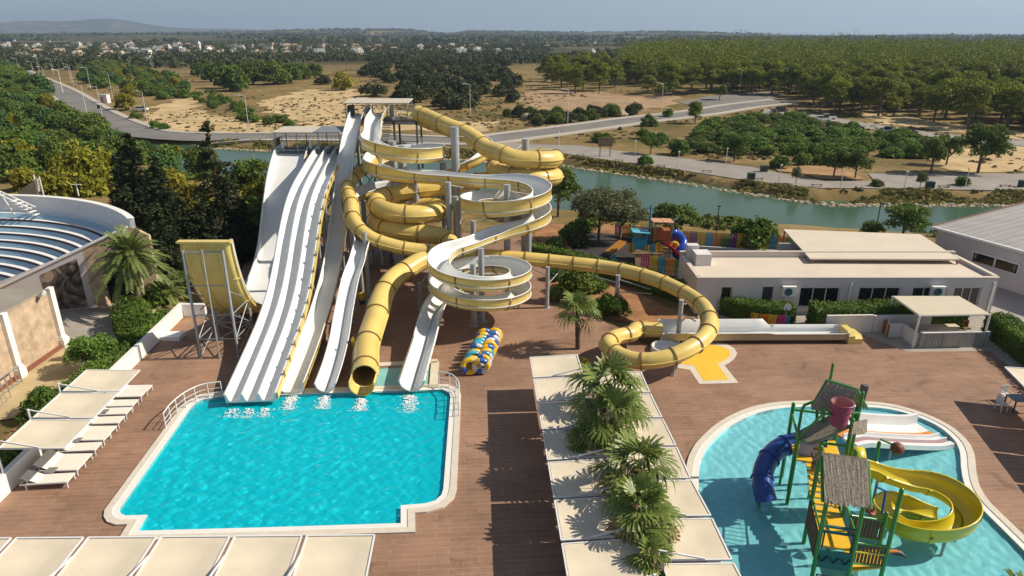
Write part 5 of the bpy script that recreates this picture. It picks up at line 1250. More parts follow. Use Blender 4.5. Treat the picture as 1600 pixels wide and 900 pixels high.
# conifers and trees behind the half-pipe and theatre
for px, Y, h, lb in ((226,66,11.6,'tall dark conifer behind the right end of the theatre rim'), (258,63,9.8,'dark conifer just right of the tallest one behind the theatre'), (205,70,9.0,'dark conifer partly behind the theatre rim')):
    p = V(px, 350, Y); plant('conifer', p.x, Y, 0, lb, 'conifer', h=h, sq=.95)
p = V(347, 350, 60); plant('spire', p.x, 60, 0, 'araucaria-like conifer with a bare thin leader left of the half-pipe', 'conifer', h=12.9, sq=.9)
for px, Y, h, lb in ((285,57.5,6.8,'broad dark conifer in front of the tall ones by the arch'), (315,58,6.2,'broad dark conifer between the date palm and the lawn'), (262,55.5,5.0,'low dark conifer just behind the date palm'), (378,61,6.0,'dark conifer beside the lawn next to half-pipe slide')):
    p = V(px, 350, Y); plant('conifer', p.x, Y, 0, lb, 'conifer', h=h, sq=1.35)
for px, Y, h, k, lb in ((268,76,7.2,'yellow_shrub','yellow-green tree between the two dark conifer groups'), (295,74,6.0,'yellow_shrub','yellow-green tree left of the araucaria-like conifer'), (398,72,6.2,'yellow_shrub','yellow-green tree behind the half-pipe slide top'), (322,90,5.4,'round_tree','bluish tree by the river behind the araucaria'), (395,80,5.5,'round_tree','green tree behind half-pipe slide at the river'), (375,63,4.0,'shrub_bright','bright bush right of the araucaria-like conifer'), (408,68,5.0,'shrub','green bush under the half-pipe top platform'), (335,68,4.2,'shrub','green shrub under the araucaria-like conifer')):
    p = V(px, 300, Y); plant(k, p.x, Y, 0, lb, 'tree', h=h)
for px, Y, h, lb in ((145,82,9.4,'tallest yellow-green tree behind the theatre'), (118,80,7.0,'yellow-green tree behind the theatre, left of the tallest one'), (100,84,7.2,'yellow-green spiky tree behind the theatre middle'), (78,78,6.2,'yellow-green tree behind the theatre gable wall'), (160,84,8.6,'yellow-green tree right of the tallest one behind the theatre'), (45,82,6.0,'yellow-green tree at far left behind the theatre')):
    p = V(px, 300, Y); plant('yellow_shrub', p.x, Y, 0, lb, 'tree', h=h, sq=.8)
# palms in the strip between the two sunshade rows, and the free-standing ones
PLM = ((944,598,'p0',1.28,'fan palm farthest up the strip between the two sunshade rows'), (966,650,'p1',1.18,'fan palm second from the top in the strip between sunshades'), (924,674,'p2',.8,'small fan palm overhanging the left sunshade row'), (988,726,'p0',1.2,'fan palm in the middle of the strip between sunshades'), (1006,792,'big',.92,'largest fan palm at the near end of the strip between sunshades'), (1018,866,'p2',.7,'low fan palm in front of the largest one at the strip end'))
for i, (px, py, key, s, lb) in enumerate(PLM):
    h = {'p0':2.6,'p1':2.85,'p2':3.1,'big':3.1}[key]*s; p = G(px, py, h+.1); palm(key, p.x, p.y, lb, s, rz=i*1.3)
p = G(903, 545); palm('big', p.x, p.y, 'fan palm standing alone between spiral slide and tube loop', .92, rz=.5)
for i, (px, py) in enumerate(((1532,968), (1612,950))): p = G(px, py, 3.4); palm('p1', p.x, p.y, ('fan palm whose frond tips rise before the splash pool corner', 'fan palm in the bottom right corner')[i], 1.05, rz=2+i)
hedge([(4.35,33.6),(4.55,28),(4.9,19)], .7, .7, 'low planting under the fan palms between the sunshade rows', 8, lm=L_BRIGHT, dens=90, name='planting')
bush('yellow_shrub', 912, 585, 1.3, 'yellow-green shrub at the far end of the palm strip')
# lawn grass blades
rg = np.random.default_rng(3)
# ================================================================ SUNSHADES, LOUNGERS, RAILS, TUBES
M_SHADE = mat('cream_shade_fabric', (.63,.55,.42), rough=.85, noise=.07, nscale=.7, hue2=(.67,.585,.45), bump=.25, bscale=1.6)
M_FRAMEW = mat('white_powder_coat', (.70,.70,.70), rough=.4, noise=.04)
def shade_bay(label, b0, b1, fdir, depth, z, group, arm_at=0, slope=-.10):
    """b0,b1: ends of the back edge; fdir: towards the front"""
    b0, b1 = Vector((*b0[:2], z)), Vector((*b1[:2], z)); fd = Vector((*fdir[:2], 0)).normalized()*depth+Vector((0, 0, slope)); ax = (b1-b0).normalized()
    t = thing('sunshade', label, 'sunshade', (b0.x, b0.y, 0), group)
    mb = MB(); n = 8; g = .12; e0, e1 = b0+ax*g, b1-ax*g; vs = []
    for i in range(n+1):
        for j in range(n+1):
            p = e0.lerp(e1, i/n)+fd*(.02+.96*j/n); p.z -= .10*math.sin(math.pi*i/n)*math.sin(math.pi*j/n); vs.append(p)
    mb.add(vs, [(i*(n+1)+j, i*(n+1)+j+1, (i+1)*(n+1)+j+1, (i+1)*(n+1)+j) for i in range(n) for j in range(n)], 0, True); mb.add([v-Vector((0,0,.012)) for v in vs], [(i*(n+1)+j, (i+1)*(n+1)+j, (i+1)*(n+1)+j+1, i*(n+1)+j+1) for i in range(n) for j in range(n)], 0, True); mb.build('fabric', M_SHADE, t)
    mb = MB(); mb.bar(b0+ax*.09+fd, b1-ax*.09+fd, .07, .06); mb.bar(b0+ax*.09, b1-ax*.09, .07, .06); mb.bar(b0+ax*.10, b0+ax*.10+fd, .06, .06); mb.bar(b1-ax*.10, b1-ax*.10+fd, .06, .06); mb.build('frame', M_FRAMEW, t)
    p = b0+ax*.10-fd.normalized()*.12; mb = MB(); mb.tube([(p.x, p.y, 0), (p.x, p.y, z+.5)], .055, n=8); mb.build('post', M_FRAMEW, t)
    mb = MB(); mb.bar((p.x, p.y, z+.46), b0+ax*.10+fd*.62+Vector((0,0,.05)), .05, .06); mb.build('arm', M_FRAMEW, t)
    return t
VV = -UY
# left terrace row
zL = 2.3; base = G(136,578,zL); L0 = [Vector((-23.75+.062*k*2.62, 34.15-2.62*k, 0)) for k in range(4)]
for k in range(3): shade_bay(('farthest sunshade over the left row of loungers', 'middle sunshade over the left row of loungers', 'nearest sunshade over the left row of loungers')[k], L0[k+1], L0[k], UX, 2.85, zL, 'sunshades over the left loungers')
# central rows
zC = 2.2; yl = (555,589,627,670,718,777,844,925); xl = (828.5,834,840.5,848,856.5,866.5,878,892)
for k in range(7):
    a, b = G(xl[k], yl[k], zC), G(xl[k+1], yl[k+1], zC); o = UX*2.75
    shade_bay('%s sunshade, counted from the slides, in the row left of the palms' % ('first','second','third','fourth','fifth','sixth','seventh')[k], b+o, a+o, -UX, 2.75, zC, 'sunshades left of the palms')
xr = (1001,1016,1035,1057,1080,1112,1145,1188); yr = (578,612,651,695,746,805,874,955)
for k in range(7):
    a, b = G(xr[k], yr[k], zC), G(xr[k+1], yr[k+1], zC); o = -UX*2.6
    shade_bay('%s sunshade, counted from the slides, in the row right of the palms' % ('first','second','third','fourth','fifth','sixth','seventh')[k], b+o, a+o, UX, 2.6, zC, 'sunshades right of the palms')
# near row along the bottom
zB = 2.35; xb = (-95,20,133,247,362,475,589)
for k in range(6):
    a, b = G(xb[k], 838-(xb[k])*.0085, zB), G(xb[k+1], 838-xb[k+1]*.0085, zB); o = VV*2.9
    shade_bay('%s sunshade from the right in the near row by the pool' % ('sixth','fifth','fourth','third','second','first')[k], a+o, b+o, UY, 2.9, zB, 'sunshades in the near row')
# right edge row (throws the shade near the chairs)
q0, qd = Vector((28.1,34.9,0)), Vector((-.22,-1,0)).normalized(); qs = Vector((1,-.22,0)).normalized()
for k in range(4):
    a, b = q0+qd*2.65*k, q0+qd*2.65*(k+1); shade_bay('%s sunshade of the row at the right edge beside table and chairs' % ('first','second','third','fourth')[k], b+qs*2.9, a+qs*2.9, -qs, 2.9, 2.2, 'sunshades at the right edge')

# sun loungers
M_SLING = mat('off_white_sling', (.72,.69,.62), rough=.75, noise=.04, nscale=3)
def make_lounger(label):
    t = thing('sun_lounger', label, 'sun lounger', (0,0,0), 'white sun loungers')
    mb = MB(); mb.box((-.55, 0, .34), (1.30, .66, .035)); mb.build('seat', M_SLING, t)
    mb = MB(); mb.box(None, (.78, .66, .035), M=Matrix.Translation((-1.55, 0, .50)) @ Matrix.Rotation(R(26), 4, 'Y')); mb.build('backrest', M_SLING, t)
    mb = MB()
    for y in (-.35, .35): mb.box((-.95, y, .31), (2.1, .045, .07))
    mb.box((.08, 0, .31), (.045, .66, .07)); mb.box((-1.99, 0, .31), (.045, .66, .07)); mb.build('frame', M_FRAMEW, t)
    for x in (.05, -1.75):
        for y in (-.33, .33): mb = MB(); mb.box((x, y, .14), (.055, .055, .28)); mb.build('leg', M_FRAMEW, t)
    for y in (-.3, .3): mb = MB(); mb.bar((-1.62, y, .30), (-1.72, y, .56), .03, .03); mb.build('prop', M_FRAMEW, t)
    return t
foot = [(233,606),(224,614.5),(211,629),(201,641.5),(189,655.5),(176,671),(167,681.5),(153,697),(137,715),(126,727.5),(110,746)]
nm = ('topmost white lounger of the left row, farthest from the camera','second white lounger from the far end of the left row','third white lounger from the far end of the left row','fourth white lounger from the far end of the left row','fifth white lounger from the far end of the left row','sixth white lounger, middle one of the left row','fifth white lounger from the near end of the left row','fourth white lounger from the near end of the left row','third white lounger from the near end of the left row','second white lounger from the near end of the left row','nearest white lounger of the left row')
lg = make_lounger(nm[0]); rl_ = random.Random(3)
for i, (px, py) in enumerate(foot):
    p = G(px, py, .34); o = lg if i == 0 else copy_tree(lg, label=nm[i]); o.location = (p.x-.08, p.y, 0); o.rotation_euler = (0, 0, R(3.5+rl_.uniform(-2, 2)))
for i, (px, py, lb) in enumerate(((892,862,'white lounger showing under the near end of the left palm-side sunshade, upper one'), (893,882,'second white lounger showing below the near end of left palm-side sunshades'), (894,905,'third white lounger showing at the bottom below the left palm-side sunshades'))):
    p = G(px, py, .34); o = copy_tree(lg, label=lb); o.location = (p.x-.1, p.y, 0); o.rotation_euler = (0, 0, R(183))
M_GREYT = mat('grey_side_table', (.20,.20,.20), rough=.5)
for px, py, lb in ((162,645,'small grey side table between loungers of the left row, upper one'), (119,690,'small grey side table between loungers of the left row, middle one'), (80,737,'small grey side table beside the nearest lounger')):
    p = G(px, py, .3); t = thing('side_table', lb, 'side table', (p.x, p.y, 0)); mb = MB(); mb.box((p.x, p.y, .38), (.45, .45, .04)); mb.build('tabletop', M_GREYT, t)
    for dx in (-.18, .18):
        for dy in (-.18, .18): mb = MB(); mb.box((p.x+dx, p.y+dy, .18), (.04, .04, .36)); mb.build('leg', M_GREYT, t)

# rails at the pool
def curved_rail(name, label, pts, h=1.0, mid=(.35,.62)):
    P = catmull([(*p[:2], 0) for p in pts], .25); t = thing(name, label, 'railing', tuple(P[0])); z = np.array((0, 0, 1.))
    mb = MB(); mb.tube([tuple(p+z*h) for p in P], .035, n=7); mb.build('top_rail', M_FRAMEW, t)
    for q in mid: mb = MB(); mb.tube([tuple(p+z*h*q) for p in P], .018, n=6); mb.build('mid_rail', M_FRAMEW, t)
    n = 6
    for i in range(n+1): p = at(P, dist(P)[-1]*i/n); mb = MB(); mb.tube([tuple(p), tuple(p+z*h)], .03, n=7); mb.build('post', M_FRAMEW, t)
    return t
curved_rail('pool_railing', 'curved white metal railing round the far left pool corner', [G(260,671),G(272,655),G(292,638),(G(318,625)),(G(348,620))])
curved_rail('pool_railing', 'curved thin metal railing round the far right pool corner by the tubes', [G(686,604),G(704,607),G(716,618),G(718,634),G(717,652)])
# wading basin the slide ends in
mb = MB(); wi = [tuple(p) for p in WADE]; wo = WADE_O
def flat_basin():
    a = MB(); a.prism(PG([(590,577),(672,571),(668,611),(586,614)]), .012, .016); return a
struct('wading_channel_water', flat_basin(), mat('aqua_channel_water', (.22,.52,.55), rough=.12, noise=.12, nscale=1.2, bump=.2, bscale=3))
a = MB(); 
for pa, pb in (((590,572),(684,566)), ((680,567),(677,608))):
    p, q = G(*pa), G(*pb); a.bar(p+Vector((0,0,.06)), q+Vector((0,0,.06)), .5, .12)
struct('channel_coping', a, M_COPE)
# splash pad
mb = MB(); triangulated(mb, PADO, [], .008); struct('splash_pad_kerb', mb, M_COPE)
mb = MB(); triangulated(mb, PADI, [], .016); struct('yellow_splash_pad', mb, mat('yellow_rubber_pad', (.72,.46,.035), rough=.75, noise=.08, nscale=1.2))
mb = MB(); p = G(1040,548); mb.lathe(p+Vector((0,0,.0)), [(1.0,.0), (1.0,.35), (.85,.35), (.8,.1), (0,.08)], n=24); tag(mb.build('round_basin', M_WHITE), 'round white basin at the tip of the yellow splash pad', 'basin')

# swim rings stacked in two leaning columns
M_RY = mat('yellow_vinyl', (.78,.47,.02), rough=.3, noise=.04, coat=.3); M_RB = mat('blue_vinyl', (.03,.12,.40), rough=.3, noise=.04, coat=.3); M_RC = mat('cyan_vinyl', (.05,.42,.52), rough=.3, noise=.04, coat=.3); M_RW = mat('white_vinyl', (.62,.60,.62), rough=.3, noise=.04, coat=.3); M_RK = mat('black_vinyl', (.02,.02,.025), rough=.4)
def ring_mesh(rg, pal):
    mb = MB(); n, m, Rr, r = 24, 12, .40, .175; vs = []
    for i in range(n):
        a = 2*math.pi*i/n
        for j in range(m): b_ = 2*math.pi*j/m; vs.append(((Rr+r*math.cos(b_))*math.cos(a), r*math.sin(b_), (Rr+r*math.cos(b_))*math.sin(a)))
    mb.v = vs; ph = rg.integers(0, 24)
    for i in range(n):
        for j in range(m):
            k = pal[((i+ph) // 4) % len(pal)]
            if k == 0 and j in (1, 2) and (i+ph) % 4 == 1: k = 4
            mb.f.append((i*m+j, i*m+(j+1) % m, ((i+1) % n)*m+(j+1) % m, ((i+1) % n)*m+j)); mb.m.append(k); mb.sm.append(True)
    return mb
rg = np.random.default_rng(21); pals = [(0,0,1,0,0,1), (0,0,0,0), (0,3,1,3,0,1), (2,2,1,2,2,0), (3,1,3,1,0,0), (0,0,2,0,0,2), (1,2,2,1,3,2)]
words = ('yellow and blue', 'yellow', 'yellow, white and blue', 'cyan and blue', 'white and blue', 'yellow and cyan', 'blue and cyan')
for c, (xc, nmc) in enumerate(((-2.62,'left'), (-1.92,'right'))):
    for k in range(10):
        ip = int(rg.integers(7)) if k else (0 if c == 0 else 2); y = 37.9+.50*k; x = xc+.07*k*.6+(.04*k)
        mb = ring_mesh(rg, pals[ip]); o = mb.build('swim_ring', [M_RY, M_RB, M_RC, M_RW, M_RK], None, off=(0,0,0)); o.location = (x, y, .56+rg.uniform(-.02,.05)); o.rotation_euler = (R(-14+rg.uniform(-6,6)), R(rg.uniform(0,180)), R(3+rg.uniform(-6,6)))
        tag(o, '%s swim ring, %s in the %s column of the stack' % (words[ip], ('first','second','third','fourth','fifth','sixth','seventh','eighth','ninth','tenth')[k], nmc), 'swim ring', 'swim rings stacked on the deck')
# splashes where the slides meet the pool
def foam(cx, cy, L, W, seed, n=420):
    rg = np.random.default_rng(seed); mb = MB()
    for k in range(n if L > 1 else 130):
        f = rg.random(); mb.ball((cx+rg.normal()*W*(.26+.22*f)+.10*f*L, cy-f*L, -.10+.09*(1-f)*rg.random()), rg.uniform(.008, .038)*(1.25-.6*f), n=4, sq=(1.4,1.4,.45))
    return mb
M_FOAM = mat('white_foam', (.80,.83,.84), rough=.6, noise=.03)
for i, (x, y, L, W) in enumerate(((-12.9,35.3,1.5,.55), (-10.95,35.3,1.4,.5), (-8.75,35.0,1.3,.5), (-6.0,35.4,1.9,.6), (-15.8,33.85,.9,.55), (-14.9,33.85,.9,.55), (-14.0,33.9,.9,.55))): tag(foam(x, y, L, W, i).build('foam', M_FOAM), kind='stuff')
# people in the shade under the slides
M_SKIN = mat('skin', (.36,.21,.14), rough=.6); M_HAIR = mat('dark_hair', (.02,.015,.012), rough=.8); M_TEE = mat('yellow_shirt', (.62,.46,.03), rough=.8, noise=.05); M_SHORT = mat('dark_shorts', (.03,.03,.035), rough=.8)
def person(x, y, rz, label):
    t = thing('person', label, 'person', (x, y, 0)); t.rotation_euler = (0, 0, rz)
    J = {'pel':(0,0,.93,.14),'spi':(0,0,1.15,.13),'che':(0,0,1.35,.16),'nec':(0,0,1.50,.06),'hea':(0,-.02,1.62,.095),'top':(0,-.01,1.70,.08),
         'shl':(-.18,0,1.42,.07),'ell':(-.26,.03,1.15,.045),'wrl':(-.27,-.06,.92,.033),'hal':(-.27,-.10,.83,.035),'shr':(.18,0,1.42,.07),'elr':(.26,.03,1.15,.045),'wrr':(.27,-.06,.92,.033),'har':(.27,-.10,.83,.035),
         'hil':(-.10,0,.88,.095),'knl':(-.11,-.03,.49,.06),'anl':(-.12,.02,.09,.042),'tol':(-.13,-.15,.04,.035),'hir':(.10,0,.88,.095),'knr':(.11,.01,.49,.06),'anr':(.12,.05,.09,.042),'tor':(.13,-.12,.04,.035)}
    E = [('pel','spi'),('spi','che'),('che','nec'),('nec','hea'),('hea','top'),('che','shl'),('shl','ell'),('ell','wrl'),('wrl','hal'),('che','shr'),('shr','elr'),('elr','wrr'),('wrr','har'),('pel','hil'),('hil','knl'),('knl','anl'),('anl','tol'),('pel','hir'),('hir','knr'),('knr','anr'),('anr','tor')]
    K = list(J); me = bpy.data.meshes.new('body'); me.from_pydata([J[k][:3] for k in K], [(K.index(a), K.index(b)) for a, b in E], []); o = bpy.data.objects.new('body', me); COL.objects.link(o); o.parent = t
    md = o.modifiers.new('skin', 'SKIN'); md.use_smooth_shade = True
    for i, k in enumerate(K): me.skin_vertices[0].data[i].radius = (J[k][3], J[k][3]*.85)
    me.skin_vertices[0].data[0].use_root = True; o.modifiers.new('sub', 'SUBSURF').levels = 1; me.materials.append(M_SKIN)
    mb = MB(); mb.lathe((0,0,0), [(.20,.88), (.205,1.0), (.19,1.15), (.22,1.35), (.20,1.44), (.09,1.50)], n=14)
    for s in (-1, 1): mb.tube([(.17*s,0,1.43), (.25*s,.02,1.22)], [.095, .075], n=9)
    mb.build('shirt', M_TEE, None, off=(0,0,0)).parent = t
    mb = MB()
    for s in (-1, 1): mb.tube([(.10*s,0,.97), (.11*s,-.02,.52)], [.14, .10], n=10)
    mb.lathe((0,0,0), [(.19,.84), (.205,.98)], n=14); mb.build('shorts', M_SHORT, None, off=(0,0,0)).parent = t
    mb = MB(); mb.ball((0,.015,1.67), .112, n=8, sq=(.95,1,.95)); mb.build('hair', M_HAIR, None, off=(0,0,0)).parent = t
    return t
p = G(567,485); person(p.x, p.y, .4, 'standing person in yellow shirt and dark shorts in the shade beneath the slides')
p = G(556,560); person(p.x, p.y, -1.2, 'standing person in yellow shirt at the near left of the tube mouth')
# table and chairs at the right edge
t = thing('garden_table', 'dark framed table with a blue-grey top at the right edge', 'table', tuple(G(1590,648)))
c = G(1592,640); mb = MB(); mb.box((c.x, c.y, .74), (1.3, .85, .04)); mb.build('tabletop', mat('blue_grey_top', (.07,.12,.16), rough=.4), t)
for dx in (-.6, .6):
    for dy in (-.38, .38): mb = MB(); mb.box((c.x+dx, c.y+dy, .36), (.06, .06, .72)); mb.build('leg', M_DARK, t)
def chair(x, y, rz, label):
    t = thing('garden_chair', label, 'chair', (x, y, 0)); t.rotation_euler = (0, 0, rz); OFF[t.name] = (0,0,0)
    mb = MB(); mb.box((0,0,.44), (.46,.46,.035)); mb.build('seat', M_ALU, t); mb = MB(); mb.box((0,.22,.72), (.46,.035,.46)); mb.build('backrest', M_ALU, t)
    for dx in (-.2,.2):
        for dy in (-.2,.2): mb = MB(); mb.box((dx,dy,.21), (.04,.04,.42)); mb.build('leg', M_ALU, t)
    mb = MB(); mb.box((-.24,0,.62), (.04,.44,.03)); mb.box((.24,0,.62), (.04,.44,.03)); mb.build('armrest', M_ALU, t)
chair(c.x-1.1, c.y-.1, R(100), 'pale plastic chair at the left side of the garden table'); chair(c.x-.2, c.y+.9, R(10), 'pale plastic chair behind the garden table'); chair(c.x+.5, c.y-.95, R(185), 'pale plastic chair on the near side of garden table')
# small direction sign by the hedge
t = thing('direction_sign', 'small white oval direction sign on a post at the hedge end', 'sign', tuple(G(1226,505)))
p = G(1226,508); mb = MB(); mb.tube([p, p+Vector((0,0,1.3))], .03, n=6); mb.build('post', M_FRAMEW, t); mb = MB(); mb.lathe(p+Vector((0,-.04,1.4)), [(0,0), (.30,0), (.30,.03)], n=16, axis=(0,-1,0)); o = mb.build('board', M_WPAINT, t)
# ================================================================ SPLASH POOL PLAY TOWER
M_GREEN = mat('green_play_steel', (.04,.24,.035), rough=.35, noise=.08, coat=.2)
M_TEAL = mat('teal_panel', (.02,.14,.13), rough=.5, noise=.1)
M_YDECK = mat('yellow_play_deck', (.75,.44,.02), rough=.5, noise=.08, nscale=2)
M_YSL = mat('lemon_fibreglass', (.62,.50,.02), rough=.3, noise=.06, coat=.25)
M_BLUE = mat('blue_fibreglass', (.015,.06,.28), rough=.25, noise=.08, coat=.3)
M_LAV = mat('lavender_fibreglass', (.32,.34,.62), rough=.3, noise=.05)
M_PURP = mat('maroon_bucket', (.28,.04,.11), rough=.4, noise=.12, nscale=3)
M_PURPIN = mat('bucket_lining', (.45,.22,.20), rough=.6)
M_THATCH = mat('grey_brown_thatch', (.33,.285,.225), rough=.95, noise=.40, nscale=9, bump=1.0, bscale=30)
M_BROWN = mat('brown_slat', (.12,.055,.022), rough=.7, noise=.2, nscale=4)
M_ORANGE = mat('orange_fibreglass', (.72,.24,.03), rough=.35); M_RED = mat('red_fibreglass', (.45,.02,.03), rough=.3)
t = thing('water_play_tower', 'green and yellow water play tower with thatched roofs and tipping bucket in the splash pool', 'play tower', (13.3, 24, -.4))
WZ = -.4
def post(x, y, z1, r=.085, m=None, z0=WZ, name='post'):
    mb = MB(); mb.tube([(x, y, z0), (x, y, z1)], r, n=10); mb.ball((x, y, z1), r, n=6); return mb.build(name, m or M_GREEN, t)
def rod(a, b, r=.05, m=None, name='crossbar'):
    mb = MB(); mb.tube([a, b], r, n=8); return mb.build(name, m or M_GREEN, t)
# local frame of the tower, turned a little
ca, sa = math.cos(R(-14)), math.sin(R(-14))
def L(x, y, z=0):
    x = x*.82+.16
    return Vector((12.35+x*ca-y*sa, 21.6+x*sa+y*ca, z))
F = [L(-.75,-.7), L(.78,-.7), L(-.75,1.4), L(.78,1.4)]            # front bay posts
for p, z in zip(F, (3.75,3.75,4.6,4.6)): post(p.x, p.y, z)
def slab(p0, p1, p2, p3, z, th=.08, m=None, name='deck'):
    mb = MB(); mb.prism([tuple(p[:2]) for p in (p0, p1, p2, p3)], z-th, z); return mb.build(name, m or M_YDECK, t)
slab(L(-.7,-.65), L(.73,-.65), L(.73,1.35), L(-.7,1.35), 1.55)
# stairs/bridge rising from front bay to the back bay
for k in range(8):
    y = 1.5+.30*k; slab(L(-.62,y), L(.66,y), L(.66,y+.26), L(-.62,y+.26), 1.58+.09*k, name='step')
# back bay
Bk = [L(-1.2,3.9), L(1.25,3.9), L(-1.2,6.0), L(1.25,6.0)]
for p, z in zip(Bk, (3.6,4.6,3.9,4.8)): post(p.x, p.y, z)
slab(L(-1.2,3.9), L(1.25,3.9), L(1.25,6.0), L(-1.2,6.0), 2.3)
m5 = V(1296,600,26.0); post(m5.x, m5.y, V(1297,569,26.0).z, .06)
m6 = V(1341,650,25.2); post(m6.x, m6.y, V(1341,612,25.3).z, .07)
# thatched roofs
def thatch(a, b, c, d, th=.13, seed=0):
    """sheet a-b (ridge) to d-c (eave) with ragged lower edge"""
    rg = np.random.default_rng(seed); mb = MB(); n = 26; a, b, c, d = Vector(a), Vector(b), Vector(c), Vector(d); nrm = (b-a).cross(d-a).normalized(); nrm = nrm if nrm.z > 0 else -nrm; vs = []
    for layer in (0, 1):
        for i in range(n+1):
            f = i/n
            for j in range(5):
                g = j/4; e = 1+(rg.uniform(-.05, .09) if j == 4 else 0); p = a.lerp(b, f).lerp(d.lerp(c, f), g*e); vs.append(p+nrm*(th*(1-layer)*(1-.5*g)+rg.uniform(-.012, .012)))
    m = 5; N = (n+1)*m
    mb.add(vs, [(i*m+j, i*m+j+1, (i+1)*m+j+1, (i+1)*m+j) for i in range(n) for j in range(m-1)]+[(N+i*m+j, N+(i+1)*m+j, N+(i+1)*m+j+1, N+i*m+j+1) for i in range(n) for j in range(m-1)]+[(i*m+4, N+i*m+4, N+(i+1)*m+4, (i+1)*m+4) for i in range(n)]+[(j, N+j, N+j+1, j+1) for j in range(4)]+[(n*m+j, n*m+j+1, N+n*m+j+1, N+n*m+j) for j in range(4)]+[(i*m, (i+1)*m, N+(i+1)*m, N+i*m) for i in range(n)])
    return mb.build('thatched_roof', M_THATCH, t)
thatch(L(-.95,.35,4.85), L(.95,.35,4.85), L(.95,-.95,3.75), L(-.95,-.95,3.75), seed=1)
thatch(L(.95,.40,4.84), L(-.95,.40,4.84), L(-.95,1.7,3.75), L(.95,1.7,3.75), seed=2)
thatch(L(-1.5,3.3,3.55), L(.2,3.3,3.55), L(.2,2.35,3.2), L(-1.5,2.35,3.2), seed=3) if False else None
thatch(V(1300,650,26.2), V(1330,668,25.2), V(1268,697,25.1), V(1240,679,26.2), seed=3)
thatch(V(1292,596,25.9), V(1340,611,25.3), V(1318,652,24.9), V(1268,636,25.5), seed=4)
thatch(V(1292.5,596,25.92), V(1340.5,611,25.32), V(1356,640,26.3), V(1314,622,26.9), seed=5)
thatch(V(1330,660,25.0), V(1352,655,25.4), V(1352,676,24.9), V(1328,680,24.6), seed=6)
U4 = [tuple(V(*q)) for q in ((1292,594,25.9), (1340,609,25.3), (1268,635,25.5), (1318,651,24.9), (1356,639,26.3))]
rod(U4[0], U4[1], .06, M_GREEN, 'roof_beam'); rod(U4[0], U4[2], .05, M_GREEN, 'roof_beam'); rod(U4[1], U4[3], .05, M_GREEN, 'roof_beam'); rod(U4[1], U4[4], .05, M_GREEN, 'roof_beam')
for a, b in (((-.95,.35,4.80), (.95,.35,4.80)), ((-1.0,-.95,3.72), (-1.0,.35,4.84)), ((1.0,-.95,3.72), (1.0,.35,4.84)), ((1.0,1.7,3.72), (1.0,.35,4.84)), ((-1.2,3.9,3.3), (1.25,3.9,3.3)), ((-1.2,6,3.6), (1.25,6,3.6)), ((1.25,3.9,4.4), (1.25,6,4.4)), ((-1.2,3.9,3.4), (-1.2,6,3.4)), ((1.25,3.9,4.5), (.6,4.6,5.0))): rod(L(*a), L(*b), .06, M_GREEN, 'roof_beam')
# arch pipe left of the back bay
q0 = V(1253,640,26.6); p = MB(); p.tube([(q0.x, q0.y, -.4), tuple(q0), tuple(V(1257,633,26.6)), tuple(V(1272,627,26.4)), tuple(V(1277,629,26.4)), tuple(V(1276,662,26.4))], .065, n=9); p.build('spray_arch', M_GREEN, t)
# tipping bucket
c = V(1316,630,24.6)-Vector((0,0,.1)); mb = MB(); mb.lathe(c, [(.27,-.95), (.34,-.82), (.36,-.72), (.31,-.66), (.38,-.50), (.39,-.42), (.34,-.36), (.42,-.20), (.43,-.12), (.38,-.06), (.46,.10), (.47,.15), (.42,.15)], n=24); bk = mb.build('tipping_bucket', M_PURP, t)
mb = MB(); mb.lathe(c, [(.425,.145), (.33,-.30), (.27,-.78), (.0,-.80)], n=24); mb.build('bucket_lining', M_PURPIN, bk)
rod((c.x-.75,c.y+.3,c.z-.3), (c.x-.5,c.y-.1,c.z-.25), .05); rod((c.x-.75,c.y,c.z-.42), (c.x+.85,c.y+.1,c.z-.42), .06); rod((c.x+.5,c.y+.1,c.z+.1), L(1.25,3.9,4.3), .05); rod((c.x-.72,c.y,c.z-.42), L(-1.2,3.9,3.4), .05)
# dark totem, striped sea-creature figure, ball spout, bird spout
mb = MB(); a, b = L(1.75,5.2,3.4), L(2.05,5.5,5.5); mb.tube([a, a.lerp(b,.3), a.lerp(b,.32), a.lerp(b,.6), a.lerp(b,.62), b], [.16,.16,.12,.12,.17,.17], n=10); mb.build('totem_pole', mat('charcoal_totem', (.035,.035,.05), rough=.6, noise=.5, nscale=5, hue2=(.12,.11,.12)), t)
mb = MB(); pts = [*[L(-.35+a, 2.95, b+.25) for a, b in ((-.05,3.45), (.05,3.35), (.12,3.1), (.02,2.8), (-.08,2.55), (-.12,2.3), (-.02,2.15), (.06,2.25))]]; mb.tube(pts, [.08,.13,.15,.19,.16,.11,.07,.04], n=10); mb.tube([L(-.42,2.93,3.62), L(-.66,2.92,3.5)], [.09,.05], n=8)
def stripe_mat():
    m = mat('striped_ochre', (.42,.24,.02), rough=.5, noise=0); t_ = m.node_tree; b_ = t_.nodes['Principled BSDF']; tc = t_.nodes.new('ShaderNodeTexCoord'); w_ = t_.nodes.new('ShaderNodeTexWave'); w_.bands_direction = 'Z'; w_.inputs['Scale'].default_value = 2.6; w_.inputs['Distortion'].default_value = 2
    r = t_.nodes.new('ShaderNodeValToRGB'); r.color_ramp.elements[0].color = (.08,.04,.01,1); r.color_ramp.elements[1].color = (.48,.28,.02,1); r.color_ramp.elements[0].position = .35; r.color_ramp.elements[1].position = .5
    t_.links.new(tc.outputs['Object'], w_.inputs['Vector']); t_.links.new(w_.outputs['Fac'], r.inputs[0]); t_.links.new(r.outputs[0], b_.inputs['Base Color']); return m
mb.build('sea_creature_figure', stripe_mat(), t)
